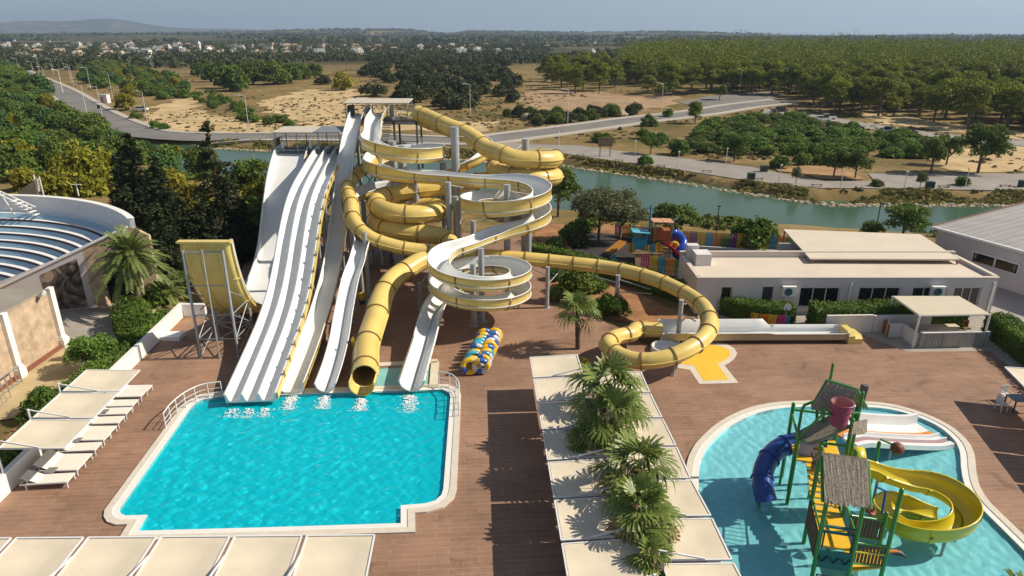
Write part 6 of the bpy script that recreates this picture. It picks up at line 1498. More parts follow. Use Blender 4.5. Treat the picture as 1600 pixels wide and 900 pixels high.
pb = V(1372,700,27.0); post(pb.x, pb.y, V(1373,692,27).z); q = V(1402,701,26.6); rod((pb.x, pb.y, q.z+.25), (q.x+.35, q.y, q.z-.05), .05); mb = MB(); mb.ball(q, .30, n=10); mb.build('ball_spout', mat('reddish_brown_ball', (.17,.05,.03), rough=.6, noise=.4, nscale=6), t)
# front wave panel, dark net frame, side fences
mb = MB(); mb.bar(L(-.75,-.72,1.0), L(.78,-.72,1.0), .06, .85); wp = mb.build('wave_panel', M_TEAL, t)
for k in range(3):
    cx = -.5+.5*k; pts = [L(cx-.14,-.78,1.12), L(cx-.13,-.78,.98), L(cx-.04,-.78,.90), L(cx+.06,-.78,.93), L(cx+.12,-.78,1.05), L(cx+.24,-.78,1.16)]; mb = MB(); mb.tube(pts, .025, n=6); mb.build('wave_scroll', mat('navy_scroll', (.01,.05,.10)) if k == 0 else MATS['navy_scroll'], wp)
for z in (2.25, 2.5): rod(L(-.75,-.7,z), L(.78,-.7,z), .06, M_TEAL, 'front_rail')
for z in (2.2,): rod(L(-.75,-.7,z), L(-.75,1.4,z)); rod(L(.78,-.7,z), L(.78,1.4,z))
for x in (-.6,.63): rod(L(x,-.75,1.5), L(x,-.75,2.3), .035, M_DARK, 'rail_post')
mb = MB()
for k in range(9): f = k/8; mb.bar(L(-.55+.02*k, 1.5+.26*k, 2.9), L(.62, 1.5+.26*k, 2.9), .03, .03)
mb.bar(L(-.55,1.4,2.9), L(-.5,3.7,2.9), .05, .05); mb.bar(L(.65,1.4,2.9), L(.65,3.7,2.9), .05, .05); mb.build('rope_ladder', mat('dark_rope', (.05,.04,.03)), t)
# lower front step frame
for x in (-.95, .35): a = L(x,-1.75); post(a.x, a.y, .75, .07)
mb = MB(); mb.tube([L(-.85,-1.55,-.3), L(-.85,-1.55,.9), L(.4,-1.55,.9), L(.4,-1.55,-.3)], .035, n=6); mb.build('step_frame', M_DARK, t)
# bridge to the right with brown slatted fences
E0_, E1_ = L(.85,.1), L(2.75,-.55)
e = V(1396,820,20.9); post(e.x, e.y, V(1404,766,20.9).z, .085)
P0, P1 = L(.80,-.70), Vector((e.x, e.y, 0)); Q0, Q1 = L(.80,.45), Vector((e.x+.35, e.y+1.05, 0))
post(Q1.x, Q1.y, 2.3)
def slat_fence(a, b, za, zb, h, n=9):
    f = MB(); f.tube([a+Vector((0,0,za+h)), b+Vector((0,0,zb+h))], .05, n=7); f.tube([a+Vector((0,0,za)), b+Vector((0,0,zb))], .05, n=7); o = f.build('fence_rail', M_GREEN, t)
    g = MB()
    for k in range(n):
        s = (k+.5)/n; q = a.lerp(b, s); z = za+(zb-za)*s; d = (b-a).normalized(); g.box((q.x, q.y, z+h/2), ((b-a).length/n*.62, .04, h-.08), rz=math.atan2(d.y, d.x))
    g.build('slats', M_BROWN, o)
slat_fence(P0, P1, 1.0, .65, .95, 9); slat_fence(Q0, Q1, 1.35, 1.0, .95, 9)
mb = MB(); mb.prism([tuple(x[:2]) for x in (P0, P1, Q1, Q0)], .55, .62); mb.build('deck', M_YDECK, t)
rod(P0+Vector((0,0,1.55)), P1+Vector((0,0,1.2)), .05, M_YSL, 'bridge_rail')
mb = MB(); s0 = Vector((e.x+.1, e.y, 1.35)); mb.tube([s0, s0+Vector((.35,-.05,.0)), s0+Vector((.6,-.1,-.15))], [.06,.12,.05], n=8); o = mb.build('bird_spout', M_DARK, t); mb = MB(); mb.tube([s0+Vector((-.1,0,.03)), s0+Vector((.3,-.04,.05))], .07, n=8); mb.build('beak', M_ORANGE, o)
mb = MB(); mb.lathe(L(1.9,1.4,2.0), [(.10,-.15), (.22,.15), (.20,.15), (.08,-.1)], n=14, axis=(.4,-.6,.6)); mb.build('spray_cone', mat('terracotta_cone', (.35,.09,.05)), t)
mb = MB(); a = L(2.05,1.6); mb.tube([(a.x, a.y, 3.0), (a.x+.5, a.y+.1, 2.7), (a.x+.55, a.y+.1, 1.6)], .05, n=7); mb.build('spray_arm', M_BLUE, t)
# lavender chute panel inside the back bay and yellow floor panels
mb = MB(); mb.bar(L(-.9,4.6,2.75), L(.1,4.6,2.75), .9, .9) if False else mb.prism([tuple(L(-.95,4.3)[:2]), tuple(L(.0,4.3)[:2]), tuple(L(.0,4.4)[:2]), tuple(L(-.95,4.4)[:2])], 2.3, 3.25); mb.build('lavender_panel', M_LAV, t)
mb = MB(); mb.prism([tuple(L(-.86,-.6)[:2]), tuple(L(-.80,-.6)[:2]), tuple(L(-.80,1.3)[:2]), tuple(L(-.86,1.3)[:2])], .9, 2.1); mb.build('side_net', M_BROWN, t)

# blue tube slide
pts = [tuple(V(1292,692,26.9)), tuple(V(1270,690,27.1)), tuple(V(1243,691,27.2)), tuple(V(1215,702,26.9)), tuple(V(1197,724,26.3)), tuple(V(1191,748,25.7)), tuple(V(1194,770,25.2)), tuple(V(1198,784,24.95))]
BL = catmull(pts, .2); bt = thing('blue_tube_slide', 'short dark blue tube slide curving down from the play tower into the splash pool', 'water slide', (11.2, 24.6, -.4))
mb = MB(); sweep(mb, BL, ring_sec(.46), 0, closed=True); sweep(mb, BL, ring_sec(.41)[::-1], 1, closed=True); T_, S_, U_ = frames(BL)
for e_ in (0, -1):
    o_ = [tuple(BL[e_]+S_[e_]*a+U_[e_]*b) for a, b in ring_sec(.46)]; i_ = [tuple(BL[e_]+S_[e_]*a+U_[e_]*b) for a, b in ring_sec(.41)]; mb.add(o_+i_, [(k, (k+1) % 20, 20+(k+1) % 20, 20+k) for k in range(20)], 0)
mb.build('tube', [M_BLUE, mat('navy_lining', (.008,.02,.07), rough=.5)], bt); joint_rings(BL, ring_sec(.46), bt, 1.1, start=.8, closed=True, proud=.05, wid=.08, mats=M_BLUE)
for x, y, z in [(BL[i][0], BL[i][1], BL[i][2]-.4) for i in (int(len(BL)*.35), int(len(BL)*.62), int(len(BL)*.85))]: pillar(bt, x, y, z, .06, WZ, 'post')
for ch in KIDS(bt):
    if ch.name.startswith('post'): ch.data.materials[0] = M_GREEN
# yellow open spiral
cY = (17.3, 23.6)
def ell(a0, a1, z0, z1, n, k=1.0): return [(cY[0]+1.58*k*math.cos(R(a0+(a1-a0)*i/(n-1))), cY[1]+1.22*k*math.sin(R(a0+(a1-a0)*i/(n-1))), z0+(z1-z0)*i/(n-1)) for i in range(n)]
pts = [tuple(L(1.25,4.0,2.25)), (14.9,25.05,2.1), (15.9,25.0,1.75)]+ell(92, -135, 1.35, .55, 9)+ell(-165, -262, .45, .1, 4, .9)+[(18.0,24.45,-.02), (18.7,24.35,-.12)]
YS = catmull(pts, .2); ys = thing('yellow_spiral_slide', 'lemon yellow open spiral slide circling down to the right of the play tower', 'water slide', (17.35, 24.0, -.4))
hl3, hr3 = heights(YS, .42, .85); secs = []
for i in range(len(YS)): s_, mi_ = u_section(.46, hl3[i], hr3[i], th=.05, lip=.06); secs.append(s_)
mb = MB(); sweep(mb, YS, secs, mi_, closed=True, cap=True); mb.build('chute', [M_YSL, M_YSL], ys); joint_rings(YS, lambda f: outer_line(.46, .4, .4, off=.05), ys, 2.1, start=1.6, mats=M_YSL, proud=.05)
mb = MB(); q = YS[0]; mb.lathe(L(1.55,4.0,2.62), [(.50,0), (.56,.0), (.56,.5), (.50,.5), (.50,0)], n=20, axis=(ca, sa, .05)); mb.build('entry_hoop', M_YSL, ys)
for x, y, z in ((16.0,25.0,1.6), (18.7,23.2,.8), (17.6,22.35,.5), (15.8,23.4,.35)): pillar(ys, x, y, z, .06, WZ, 'post')
# white family slide with coloured lanes
ws = thing('family_slide', 'low white family slide with orange and red lanes on play tower far side', 'water slide', (19, 30, -.4))
ax_, ay_, bx2, by2 = 16.2, 29.2, 22.3, 31.2; dv_ = Vector((bx2-ax_, by2-ay_, 0)).normalized(); sv = Vector((dv_.y, -dv_.x, 0))
def sp(s, w_, z): p = Vector((ax_, ay_, 0))+dv_*s+sv*w_; return (p.x, p.y, z)
def zf(s): return 1.25 if s < .8 else max(.02, 1.25*(1-(s-.8)/5.2)**1.15) if s < 6 else .02
S_list = np.linspace(0, 6.5, 22)
for w0, w1, m_, nm_, hh in ((-1.25,-1.05,M_WHITE,'side_wall',.55), (-1.05,-.25,M_WHITE,'lane',.0), (-.25,.30,M_ORANGE,'lane',.0), (.30,.75,M_WHITE,'lane',.02), (.75,.98,M_RED,'lane',0), (.98,1.25,M_WHITE,'side_wall',.14), (.27,.36,M_WHITE,'divider',.22), (.70,.78,M_WHITE,'divider',.22)):
    mb = MB(); vs = []
    for s_ in S_list: vs += [sp(s_, w0, zf(s_)-.12), sp(s_, w1, zf(s_)-.12), sp(s_, w1, zf(s_)+hh), sp(s_, w0, zf(s_)+hh)]
    n_ = len(S_list); mb.add(vs, [(4*i+j, 4*i+(j+1) % 4, 4*(i+1)+(j+1) % 4, 4*(i+1)+j) for i in range(n_-1) for j in range(4)]+[(0,3,2,1), (4*n_-4,4*n_-3,4*n_-2,4*n_-1)]); mb.build(nm_, m_, ws)
for s_, w_ in ((.4,-1), (.4,1), (2.5,-1), (2.5,1)): q = sp(s_, w_, 0); pillar(ws, q[0], q[1], zf(s_)-.12, .06, WZ, 'post')
# ================================================================ CHILDREN'S PLAYGROUND BEHIND THE GARDEN
PC = {'orange': mat('orange_paint', (.62,.20,.02), rough=.6, noise=.12), 'yellow': mat('yellow_paint', (.68,.42,.02), rough=.6, noise=.12), 'pink': mat('pink_paint', (.52,.04,.22), rough=.6, noise=.12), 'blue': mat('sky_blue_paint', (.02,.26,.42), rough=.6, noise=.12), 'green': mat('olive_green_paint', (.10,.20,.02), rough=.6, noise=.12), 'purple': mat('purple_paint', (.20,.05,.20), rough=.6, noise=.12)}
def picket_fence(label, a, b, h, cols, per=4, z=0, w=.11, name='picket_fence'):
    a, b = Vector((*a[:2], z)), Vector((*b[:2], z)); d = (b-a); Ln = d.length; d.normalize(); t = thing(name, label, 'fence', tuple(a)); n = int(Ln/(w*1.35)); rz = math.atan2(d.y, d.x); runs = {}
    k = 0
    while k < n:
        mb = MB(); c = cols[(k//per) % len(cols)]
        for j in range(k, min(n, k+per)): p = a+d*((j+.5)*Ln/n); mb.box((p.x, p.y, z+h/2+.05), (w, .03, h-.02), rz=rz); 
        mb.build('picket_panel', PC[c], t); k += per
    mb = MB(); o = Vector((d.y, -d.x, 0))*-.03
    for q in (.25, .8): mb.bar(a+o+Vector((0,0,h*q)), b+o+Vector((0,0,h*q)), .03, .07)
    mb.build('fence_rail', PC['green'], t); return t
cols = ('orange','yellow','pink','blue'); cols2 = ('orange','purple','yellow','blue','orange','green','purple','yellow')
picket_fence('coloured picket fence in front of the curved hedge, right end by the sign', G(1184,508.5), G(1233,511.5), .85, cols, 4)
picket_fence('coloured picket fence along the curved hedge behind the tube slide loop', G(1100,483), G(1183,508), .85, cols, 5)
picket_fence('bright striped picket fence in front of the playground ship', G(1000,423), G(1074,433), 1.45, ('pink','yellow','blue','orange','green'), 5)
picket_fence('striped back fence of the playground along the river', G(1064,384), G(1243,394), 1.5, cols2, 5)
picket_fence('dark striped back fence of the playground behind the olive trees', G(960,368), G(1060,383), 1.3, ('purple','orange','green','yellow'), 5)
mb = MB(); mb.bar(G(1064,386)+Vector((0,-.1,.12)), G(1243,396)+Vector((0,-.1,.12)), .15, .24); tag(mb.build('fence_kerb', M_WALLW), 'pale kerb at the foot of the striped river fence', 'kerb')
# ship-shaped climbing frame
o = G(1010,412); Y_ = o.y
t = thing('playground_ship', 'colourful ship-shaped playground climbing frame with blue mast, blue cabin and orange hut', 'climbing frame', (o.x, o.y, 0))
def S(px, dz, dy=0): p = G(px, 412); return Vector((p.x, Y_+dy, dz))
M_WOODP = mat('weathered_ply', (.28,.19,.11), rough=.8, noise=.2)
def part(name, m, fn): mb = MB(); fn(mb); return mb.build(name, m, t)
part('hull_deck', M_WOODP, lambda b: b.box(((S(985,0)+S(1050,0))/2+Vector((0,.9,1.0))), (3.6, 2.2, .1)))
cx = S(1000,0).x
part('cabin', PC['blue'], lambda b: (b.box((cx, Y_+.9, 1.75), (1.2, 1.2, .9)), [b.box((cx+dx, Y_+.9+dy, 2.45), (.12,.12,.6)) for dx in (-.54,.54) for dy in (-.54,.54)]))
part('cabin_roof', mat('light_blue_roof', (.10,.42,.55), rough=.5), lambda b: b.box(None, (1.6,1.5,.08), M=Matrix.Translation((cx,Y_+.9,2.85)) @ Matrix.Rotation(R(4),4,'Y')))
mx = S(1016,0).x
part('mast', mat('mast_blue', (.05,.25,.38), rough=.5), lambda b: (b.tube([(mx,Y_+1.4,0), (mx,Y_+1.4,5.2)], .10, n=8), b.bar((mx-.7,Y_+1.4,4.9), (mx+.25,Y_+1.4,4.85), .08, .08)))
hx = S(1034,0).x
part('hut', mat('burnt_orange_board', (.34,.10,.02), rough=.7, noise=.2), lambda b: b.box((hx, Y_+1.3, 2.5), (1.5, 1.2, .9)))
part('hut_roof', mat('terracotta_board', (.52,.27,.16), rough=.7), lambda b: (b.box(None, (.95,1.5,.07), M=Matrix.Translation((hx-.48,Y_+1.3,3.75)) @ Matrix.Rotation(R(3),4,'Y')), b.box(None, (.95,1.5,.07), M=Matrix.Translation((hx+.50,Y_+1.3,3.72)) @ Matrix.Rotation(R(3),4,'Y'))))
for dx in (-.75,.75):
    for dy in (.65,1.95): part('hut_post', M_WOODP, lambda b: b.box((hx+dx, Y_+dy, 1.85), (.1,.1,3.7)))
rx = S(1040,0).x
def red(b):
    P = catmull([(rx-.2, Y_+.6, 1.75), (rx+.4, Y_+.3, 1.45), (rx+1.5, Y_-.4, .55), (rx+2.0, Y_-.7, .25)], .2); s, mi = u_section(.12, .28, .28, flat=.18, th=.03, lip=.03); sweep(b, P, s, 0, closed=True, cap=True)
part('red_slide', M_RED, red)
def blue(b):
    q = S(1060,0).x; P = catmull([(q-.4,Y_+1.5,2.6), (q+.2,Y_+1.4,2.3), (q+.5,Y_+.8,1.8), (q+.1,Y_+.3,1.3), (q-.2,Y_+.5,.9), (q+.1,Y_+.9,.5), (q+.6,Y_+.6,.3)], .2); sweep(b, P, ring_sec(.36), 0, closed=True, cap=True)
part('blue_slide', mat('bright_blue_tube', (.01,.06,.45), rough=.2, coat=.4), blue)
part('net_wall', mat('rust_net', (.38,.10,.03), rough=.7), lambda b: b.add([(S(1060,0).x,Y_+1.9,1.2), (S(1072,0).x,Y_+1.9,.9), (S(1060,0).x,Y_+1.9,3.4), (S(1060,0).x,Y_+1.95,1.2), (S(1072,0).x,Y_+1.95,.9), (S(1060,0).x,Y_+1.95,3.4)], [(0,1,2), (5,4,3), (0,2,5,3), (1,4,5,2), (0,3,4,1)]))
part('spar', mat('mint_spar', (.35,.60,.45), rough=.5), lambda b: b.bar(S(1049,3.3,1.9), S(1062,3.9,1.9), .14, .12))
for i, (px, c) in enumerate(((983,'orange'),(986,'green'),(989,'yellow'),(1008,'orange'),(1012,'yellow'),(1016,'blue'),(1020,'blue'),(1024,'yellow'),(1028,'orange'))):
    part('rail_board', PC[c], lambda b: b.box(S(px, 1.45 if px < 1000 else 1.2+.012*(px-1008)*1.5, .1 if px > 1000 else .4), (.16,.05,.9)))
part('climbing_panel', M_WOODP, lambda b: b.box(None, (1.2,.08,1.5), M=Matrix.Translation(S(1001,.65,-.2)) @ Matrix.Rotation(R(-25),4,'X')))
part('wheel_panel', M_WOODP, lambda b: b.box(S(1012,.55,0), (.9,.08,1.0)))
part('ship_wheel', PC['orange'], lambda b: b.lathe(S(1012,.6,-.06), [(.16,0), (.30,0), (.30,.06), (.16,.06), (.16,0)], n=16, axis=(0,-1,0)))
part('porthole_ring', PC['yellow'], lambda b: b.lathe(S(1052,1.6,.35), [(.18,0), (.48,0), (.48,.10), (.18,.10), (.18,0)], n=18, axis=(0,-1,0)))
part('yellow_pole', PC['yellow'], lambda b: b.bar(S(1030,0,.0), S(1033,1.7,.4), .3, .1))
t = thing('wooden_seesaw', 'orange brown wooden beam on a blue block at the left of playground ship', 'seesaw', tuple(G(965,415)))
mb = MB(); mb.bar(G(950,405)+Vector((0,0,.6)), G(972,395)+Vector((0,0,1.1)), .8, .25); mb.build('beam', mat('varnished_wood', (.38,.17,.03), rough=.5, noise=.2), t); mb = MB(); mb.box(G(958,408)+Vector((0,0,.3)), (.4,.4,.6)); mb.build('block', PC['blue'], t)
t = thing('garden_lamp', 'thin dark garden lamp post at the river behind the playground fence', 'lamp', tuple(G(1117,384)))
p = G(1117,384); mb = MB(); mb.tube([p, p+Vector((0,0,4.0))], .05, n=7); mb.build('post', M_DARK, t); mb = MB(); mb.box(p+Vector((0,0,4.05)), (.3,.2,.1)); mb.build('lamp_head', M_DARK, t)
t = thing('garden_lamp', 'short dark lamp post behind the cream pavilion roof by the river', 'lamp', tuple(G(1366,372)))
p = G(1366,372); mb = MB(); mb.tube([p, p+Vector((0,0,3.6))], .05, n=7); mb.build('post', M_DARK, t); mb = MB(); mb.box(p+Vector((.15,0,3.65)), (.5,.16,.1)); mb.build('lamp_head', M_DARK, t)
# ================================================================ BEYOND THE RIVER
def tz(x, y): return float(terrain(np.array([x]), np.array([y]))[0])
def GT(px, py):
    z = FARZ
    for _ in range(6): p = G(px, py, z); z = tz(p.x, p.y)
    return Vector((p.x, p.y, z))
M_ASPH = mat('grey_asphalt', (.155,.145,.135), rough=.9, noise=.14, nscale=.12, hue2=(.19,.178,.165))
M_PROM = mat('promenade_paving', (.25,.225,.20), rough=.9, noise=.13, nscale=.2, hue2=(.29,.26,.23))
M_KERB = mat('pale_kerb', (.42,.38,.33), rough=.9, noise=.1)
M_SAND = mat('bare_sand', (.42,.29,.13), rough=.95, noise=.25, nscale=.12, hue2=(.52,.38,.20))
M_REDE = mat('red_earth', (.32,.16,.06), rough=.95, noise=.25, nscale=.15, hue2=(.36,.22,.10))
def drape(name, pts, wid, m, dz=.10, step=4):
    P = catmull([(*p[:2], 0) for p in pts], step); z = terrain(P[:, 0], P[:, 1]); mb = MB(); 
    n = len(P); T = np.gradient(P[:, :2], axis=0); T /= np.linalg.norm(T, axis=1)[:, None]; N = np.stack([-T[:, 1], T[:, 0]], 1); cols = 5; vs = []
    ws = np.interp(np.linspace(0, 1, n), np.linspace(0, 1, len(wid)), wid) if hasattr(wid, '__len__') else np.full(n, wid)
    for i in range(n):
        for j in range(cols): f = j/(cols-1)-.5; q = P[i, :2]+N[i]*ws[i]*f; vs.append((q[0], q[1], max(tz(q[0], q[1]), z[i]-.3)+dz))
    mb.add(vs, [(i*cols+j+1, i*cols+j, (i+1)*cols+j, (i+1)*cols+j+1) for i in range(n-1) for j in range(cols-1)], 0, True); return struct(name, mb, m)
road_px = [(2,97),(20,107),(60,126),(100,146),(128,165),(160,184),(195,199),(235,209),(300,214),(400,214.5),(540,215),(650,219),(745,221),(800,214),(900,201),(1000,187.5),(1090,177),(1160,166),(1230,158)]
road = [GT(x, y) for x, y in road_px]
drape('main_road', road, [9,9,9,9,9,9,9,9,8.5,8,8,8,8,8,8,8,8,8,8], M_ASPH, .14)
# kerbs left and right of the road
P = catmull([(*p[:2], 0) for p in road], 4); T = np.gradient(P[:, :2], axis=0); T /= np.linalg.norm(T, axis=1)[:, None]; N = np.stack([-T[:, 1], T[:, 0]], 1)
for sg in (-1, 1):
    mb = MB(); Q = P[:, :2]+N*sg*4.9; vs = []
    for q, n_ in zip(Q, N):
        z = tz(*q)+.05
        for a, b in ((-.9,-.2), (-.9,.22), (.9,.22), (.9,-.2)): vs.append((q[0]+n_[0]*a, q[1]+n_[1]*a, z+b))
    m_ = len(Q); mb.add(vs, [(4*i+j, 4*i+j+1, 4*(i+1)+j+1, 4*(i+1)+j) for i in range(m_-1) for j in range(3)]); struct('road_pavement', mb, M_KERB)
def far_patch(name, pxs, m, dz, fine=True):
    poly = [GT(x, y) for x, y in pxs]
    if name.startswith(('sandy', 'red', 'picnic')):
        rgp = np.random.default_rng(len(pxs)*7+int(pxs[0][0])); out = []
        for i in range(len(poly)):
            p, q = poly[i], poly[(i+1) % len(poly)]; n = max(1, int((q-p).length/3.5)); a = min(3.2, (q-p).length*.2)
            for k in range(n): f = k/n; out.append(p.lerp(q, f)+Vector((rgp.uniform(-a, a), rgp.uniform(-a, a), 0)))
        poly = out
    mb = MB(); bm = bmesh.new(); vs = [bm.verts.new((p.x, p.y, p.z+dz)) for p in poly]; es = [bm.edges.new((vs[i], vs[(i+1) % len(vs)])) for i in range(len(vs))]
    bmesh.ops.triangle_fill(bm, edges=es, use_beauty=True, normal=(0,0,1)); 
    if fine: 
        for _ in range(3): bmesh.ops.subdivide_edges(bm, edges=[e for e in bm.edges if e.calc_length() > 7], cuts=1, use_grid_fill=False); bmesh.ops.triangulate(bm, faces=bm.faces[:])
    for v in bm.verts: v.co.z = tz(v.co.x, v.co.y)+dz
    bm.verts.index_update(); mb.add([v.co[:] for v in bm.verts], [tuple(v.index for v in (f.verts if f.normal.z >= 0 else reversed(f.verts))) for f in bm.faces], 0, True); bm.free(); return struct(name, mb, m)
far_patch('promenade', [(745,232),(882,246),(980,258),(1075,271.5),(1200,288),(1280,294.5),(1335,300.5),(1600,299),(1700,299),(1700,270),(1600,272),(1500,272),(1356,272),(1366,283),(1290,284),(1240,276),(1175,262),(1075,249),(980,238),(905,228),(832,226),(770,222)], M_PROM, .10)
far_patch('parking_area', [(1060,160),(1110,150),(1205,143),(1225,150),(1205,155),(1120,168),(1095,170)], M_ASPH, .09)
far_patch('side_road', [(1195,170),(1250,176),(1350,192),(1450,207),(1550,217),(1700,225),(1700,236),(1550,226),(1440,214),(1340,200),(1240,184),(1190,177)], M_PROM, .12)
far_patch('sandy_clearing', [(1340,178),(1420,180),(1500,198),(1600,206),(1600,218),(1480,206),(1380,194)], M_SAND, .05)
far_patch('sandy_ground', [(1480,232),(1600,222),(1720,222),(1720,268),(1500,270),(1440,258)], M_SAND, .04)
far_patch('sandy_lot', [(210,190),(232,175),(290,150),(310,158),(302,172),(330,180),(430,190),(470,206),(330,208),(250,203)], M_SAND, .06)
far_patch('sandy_clearing', [(395,165),(470,140),(560,140),(600,165),(680,190),(780,188),(780,206),(680,206),(560,204),(470,196)], M_SAND, .05)
far_patch('red_earth_verge', [(262,222),(300,219),(440,219),(540,221),(700,226),(690,232),(430,232),(300,234)], M_REDE, .05)
far_patch('red_earth_patch', [(1205,258),(1290,262),(1345,272),(1352,282),(1290,281),(1222,268)], M_REDE, .15)
far_patch('picnic_clearing', [(800,150),(860,138),(1000,150),(1060,150),(1050,166),(980,178),(900,180),(830,170)], mat('brown_dirt', (.27,.17,.085), rough=.95, noise=.25, nscale=.12, hue2=(.36,.24,.13)), .04)

# ---- street lamps, benches, bins, cars
def lamp_proto(h, arms):
    t = thing('street_lamp', 'x', 'street lamp', (0,0,0)); mb = MB(); mb.tube([(0,0,-.2), (0,0,h)], [.07,.045], n=6); mb.build('pole', M_FRAMEW, t, )
    mb = MB()
    if not arms: mb.ball((0,0,h+.05), .16, n=6)
    for s in arms: mb.tube([(0,0,h-.05), (s*1.3,0,h+.25)], .04, n=5); mb.box((s*1.6,0,h+.27), (.8,.28,.12))
    mb.build('lamp_arm', M_FRAMEW, t); return t
lp2 = lamp_proto(8.0, (-1, 1)); lp1 = lamp_proto(8.0, (-1,)); lps = lamp_proto(2.6, ()); first = {id(lp2): 1, id(lp1): 1, id(lps): 1}
def put(pr, loc, rz, label, group, s=1):
    o = pr if first.pop(id(pr), 0) else copy_tree(pr)
    o.location = tuple(loc); o.rotation_euler = (0,0,rz); o['label'] = label; o['group'] = group; o.scale = (s,s,s); return o
for px, py in ((31,117),(55,125),(73,138),(99,146),(62,113),(84,117),(112,131),(116,139),(142,140)): put(lp1, GT(px,py), .8, 'pale street lamp along the far stretch of the road on the left', 'street lamps on the far road')
put(lp2, GT(98,145), .8, 'double-armed pale street lamp beside the left road', 'street lamps on the far road')
for px, py, lb in ((176,152,'single street lamp behind the green skip, between road and bushes'),(232,200,'tall single street lamp beside the white parked car'),(390,209,'single street lamp by the road left of the low slide tower'),(137,183,'street lamp at the near kerb below the green skip'),(161,187,'street lamp at the near kerb right of the green skip'),(735,181,'single street lamp at the dark scrub behind the tube slide'),(887,194,'street lamp by the road at the left of the pine grove'),(1033,179,'street lamp by the road at the parking area'),(1155,147,'street lamp at the far side of the parking area'),(1227,145,'street lamp before the pine wood by the parking area')): put(lp1, GT(px,py), PLANT_RG.uniform(-.4,.4)+.2, lb, 'road street lamps')
for px, py in ((873,229),(992,243),(1059,263),(1134,257),(1217,286),(1313,295),(1412,298),(1508,293)): put(lps, GT(px,py), 1.6, 'short white promenade lamp on the river path', 'promenade lamps')
def bench_proto():
    t = thing('park_bench', 'x', 'bench', (0,0,0)); mb = MB(); mb.box((0,0,.48), (2.2,.45,.07)); mb.build('seat', M_BROWN, t)
    for x in (-.8,.8): mb = MB(); mb.box((x,0,.22), (.12,.4,.44)); mb.build('leg', M_DARK, t)
    return t
bp_ = bench_proto(); first[id(bp_)] = 1
for px, py in ((907,245),(967,253),(1033,261),(1104,270),(1184,282),(1276,292),(1474,294),(1570,293)): put(bp_, GT(px,py), -.18, 'dark flat bench facing the river on the far promenade', 'promenade benches', .72)
def bin_proto():
    t = thing('waste_container', 'x', 'waste container', (0,0,0)); mb = MB(); mb.box((0,0,.5), (.95,.8,.9)); mb.build('body', mat('dark_green_bin', (.01,.05,.03), rough=.5), t); mb = MB(); mb.box((0,0,1.0), (1.0,.85,.10)); mb.build('lid', MATS['dark_green_bin'], t); return t
bn = bin_proto(); first[id(bn)] = 1
for px, py, lb in ((1001,257,'green waste container beside a small bush on the promenade'),(1173,281,'green waste container by a bench on the promenade'),(1193,269,'green waste container set back from the promenade edge'),(1452,295,'green waste container at the right part of the promenade by a small tree'),(1597,293,'green waste container at the right end of the promenade'),(156,170,'green waste skip at the left road kerb')): put(bn, GT(px,py), .1, lb, 'waste containers')
def car_proto(col, nm):
    m = mat(nm, col, rough=.25, noise=.02, coat=.6); t = thing('parked_car', 'x', 'car', (0,0,0)); mb = MB(); sec = [(-2.1,.35),(-2.15,.75),(-1.9,.92),(-1.1,.98),(1.0,.98),(1.9,.86),(2.12,.65),(2.1,.35)]
    mb.extr([(a, b) for a, b in sec], (0,.85,0), (0,-.85,0)); mb.build('body', m, t)
    mb = MB(); mb.extr([(-1.5,.97),(-1.1,1.42),(.3,1.45),(1.05,.97)], (0,.72,0), (0,-.72,0)); g = mb.build('cabin', M_GLASS, t); mb = MB(); mb.box((-.38,0,1.455), (1.35,1.3,.04)); mb.build('roof_panel', m, g)
    for x in (-1.3,1.3):
        for y in (-.8,.8): mb = MB(); mb.lathe((x,y,.32), [(0,-.11),(.32,-.11),(.32,.11),(0,.11)], n=14, axis=(0,1,0)); mb.build('wheel', M_DARK, t)
    return t
cw, cdk, cb = car_proto((.70,.70,.70),'white_car_paint'), car_proto((.03,.035,.045),'dark_car_paint'), car_proto((.10,.14,.22),'blue_car_paint')
for c in (cw, cdk, cb): first[id(c)] = 1
for c, px, py, rz, lb in ((cw,219,174,.1,'white car parked on the sandy lot under a yellow-green tree'),(cw,1284,190,.15,'white car parked under the pines by the side road'),(cdk,1309,203,.1,'dark car at the side road edge, left of two'),(cdk,1332,204,.2,'dark car at the side road edge, right of two'),(cb,1387,208,.9,'dark blue car near the bend of the side road by the pines'),(cdk,1416,211,.2,'dark car on the side road, farthest right'),(cdk,1217,175,.1,'dark car beside the road at the parking area'),(cw,1292,187,.2,'second white car under the pines by the side road')): put(c, GT(px,py), rz, lb, 'parked cars')
t = thing('notice_board', 'brown wooden notice board on two posts at the promenade', 'sign', tuple(GT(945,243))); p = GT(945,245)
mb = MB(); mb.box(p+Vector((0,0,2.6)), (2.6,.12,1.6)); mb.build('board', M_WOODP, t)
for dx in (-.9,.9): mb = MB(); mb.box(p+Vector((dx,0,1.2)), (.14,.14,2.4)); mb.build('post', M_WOODP, t)
t = thing('kiosk_hut', 'small white hut with pinkish door by the left road', 'hut', tuple(GT(165,160))); p = GT(165,161); mb = MB(); mb.box(p+Vector((0,0,1.3)), (2.4,2,2.6)); mb.build('wall', M_WALLW, t); mb = MB(); mb.box(p+Vector((-.3,-1.02,1.0)), (.9,.05,1.9)); mb.build('door', mat('pinkish_door', (.45,.2,.18)), t); mb = MB(); mb.box(p+Vector((0,0,2.65)), (2.7,2.3,.12)); mb.build('roof', M_WALLW, t)

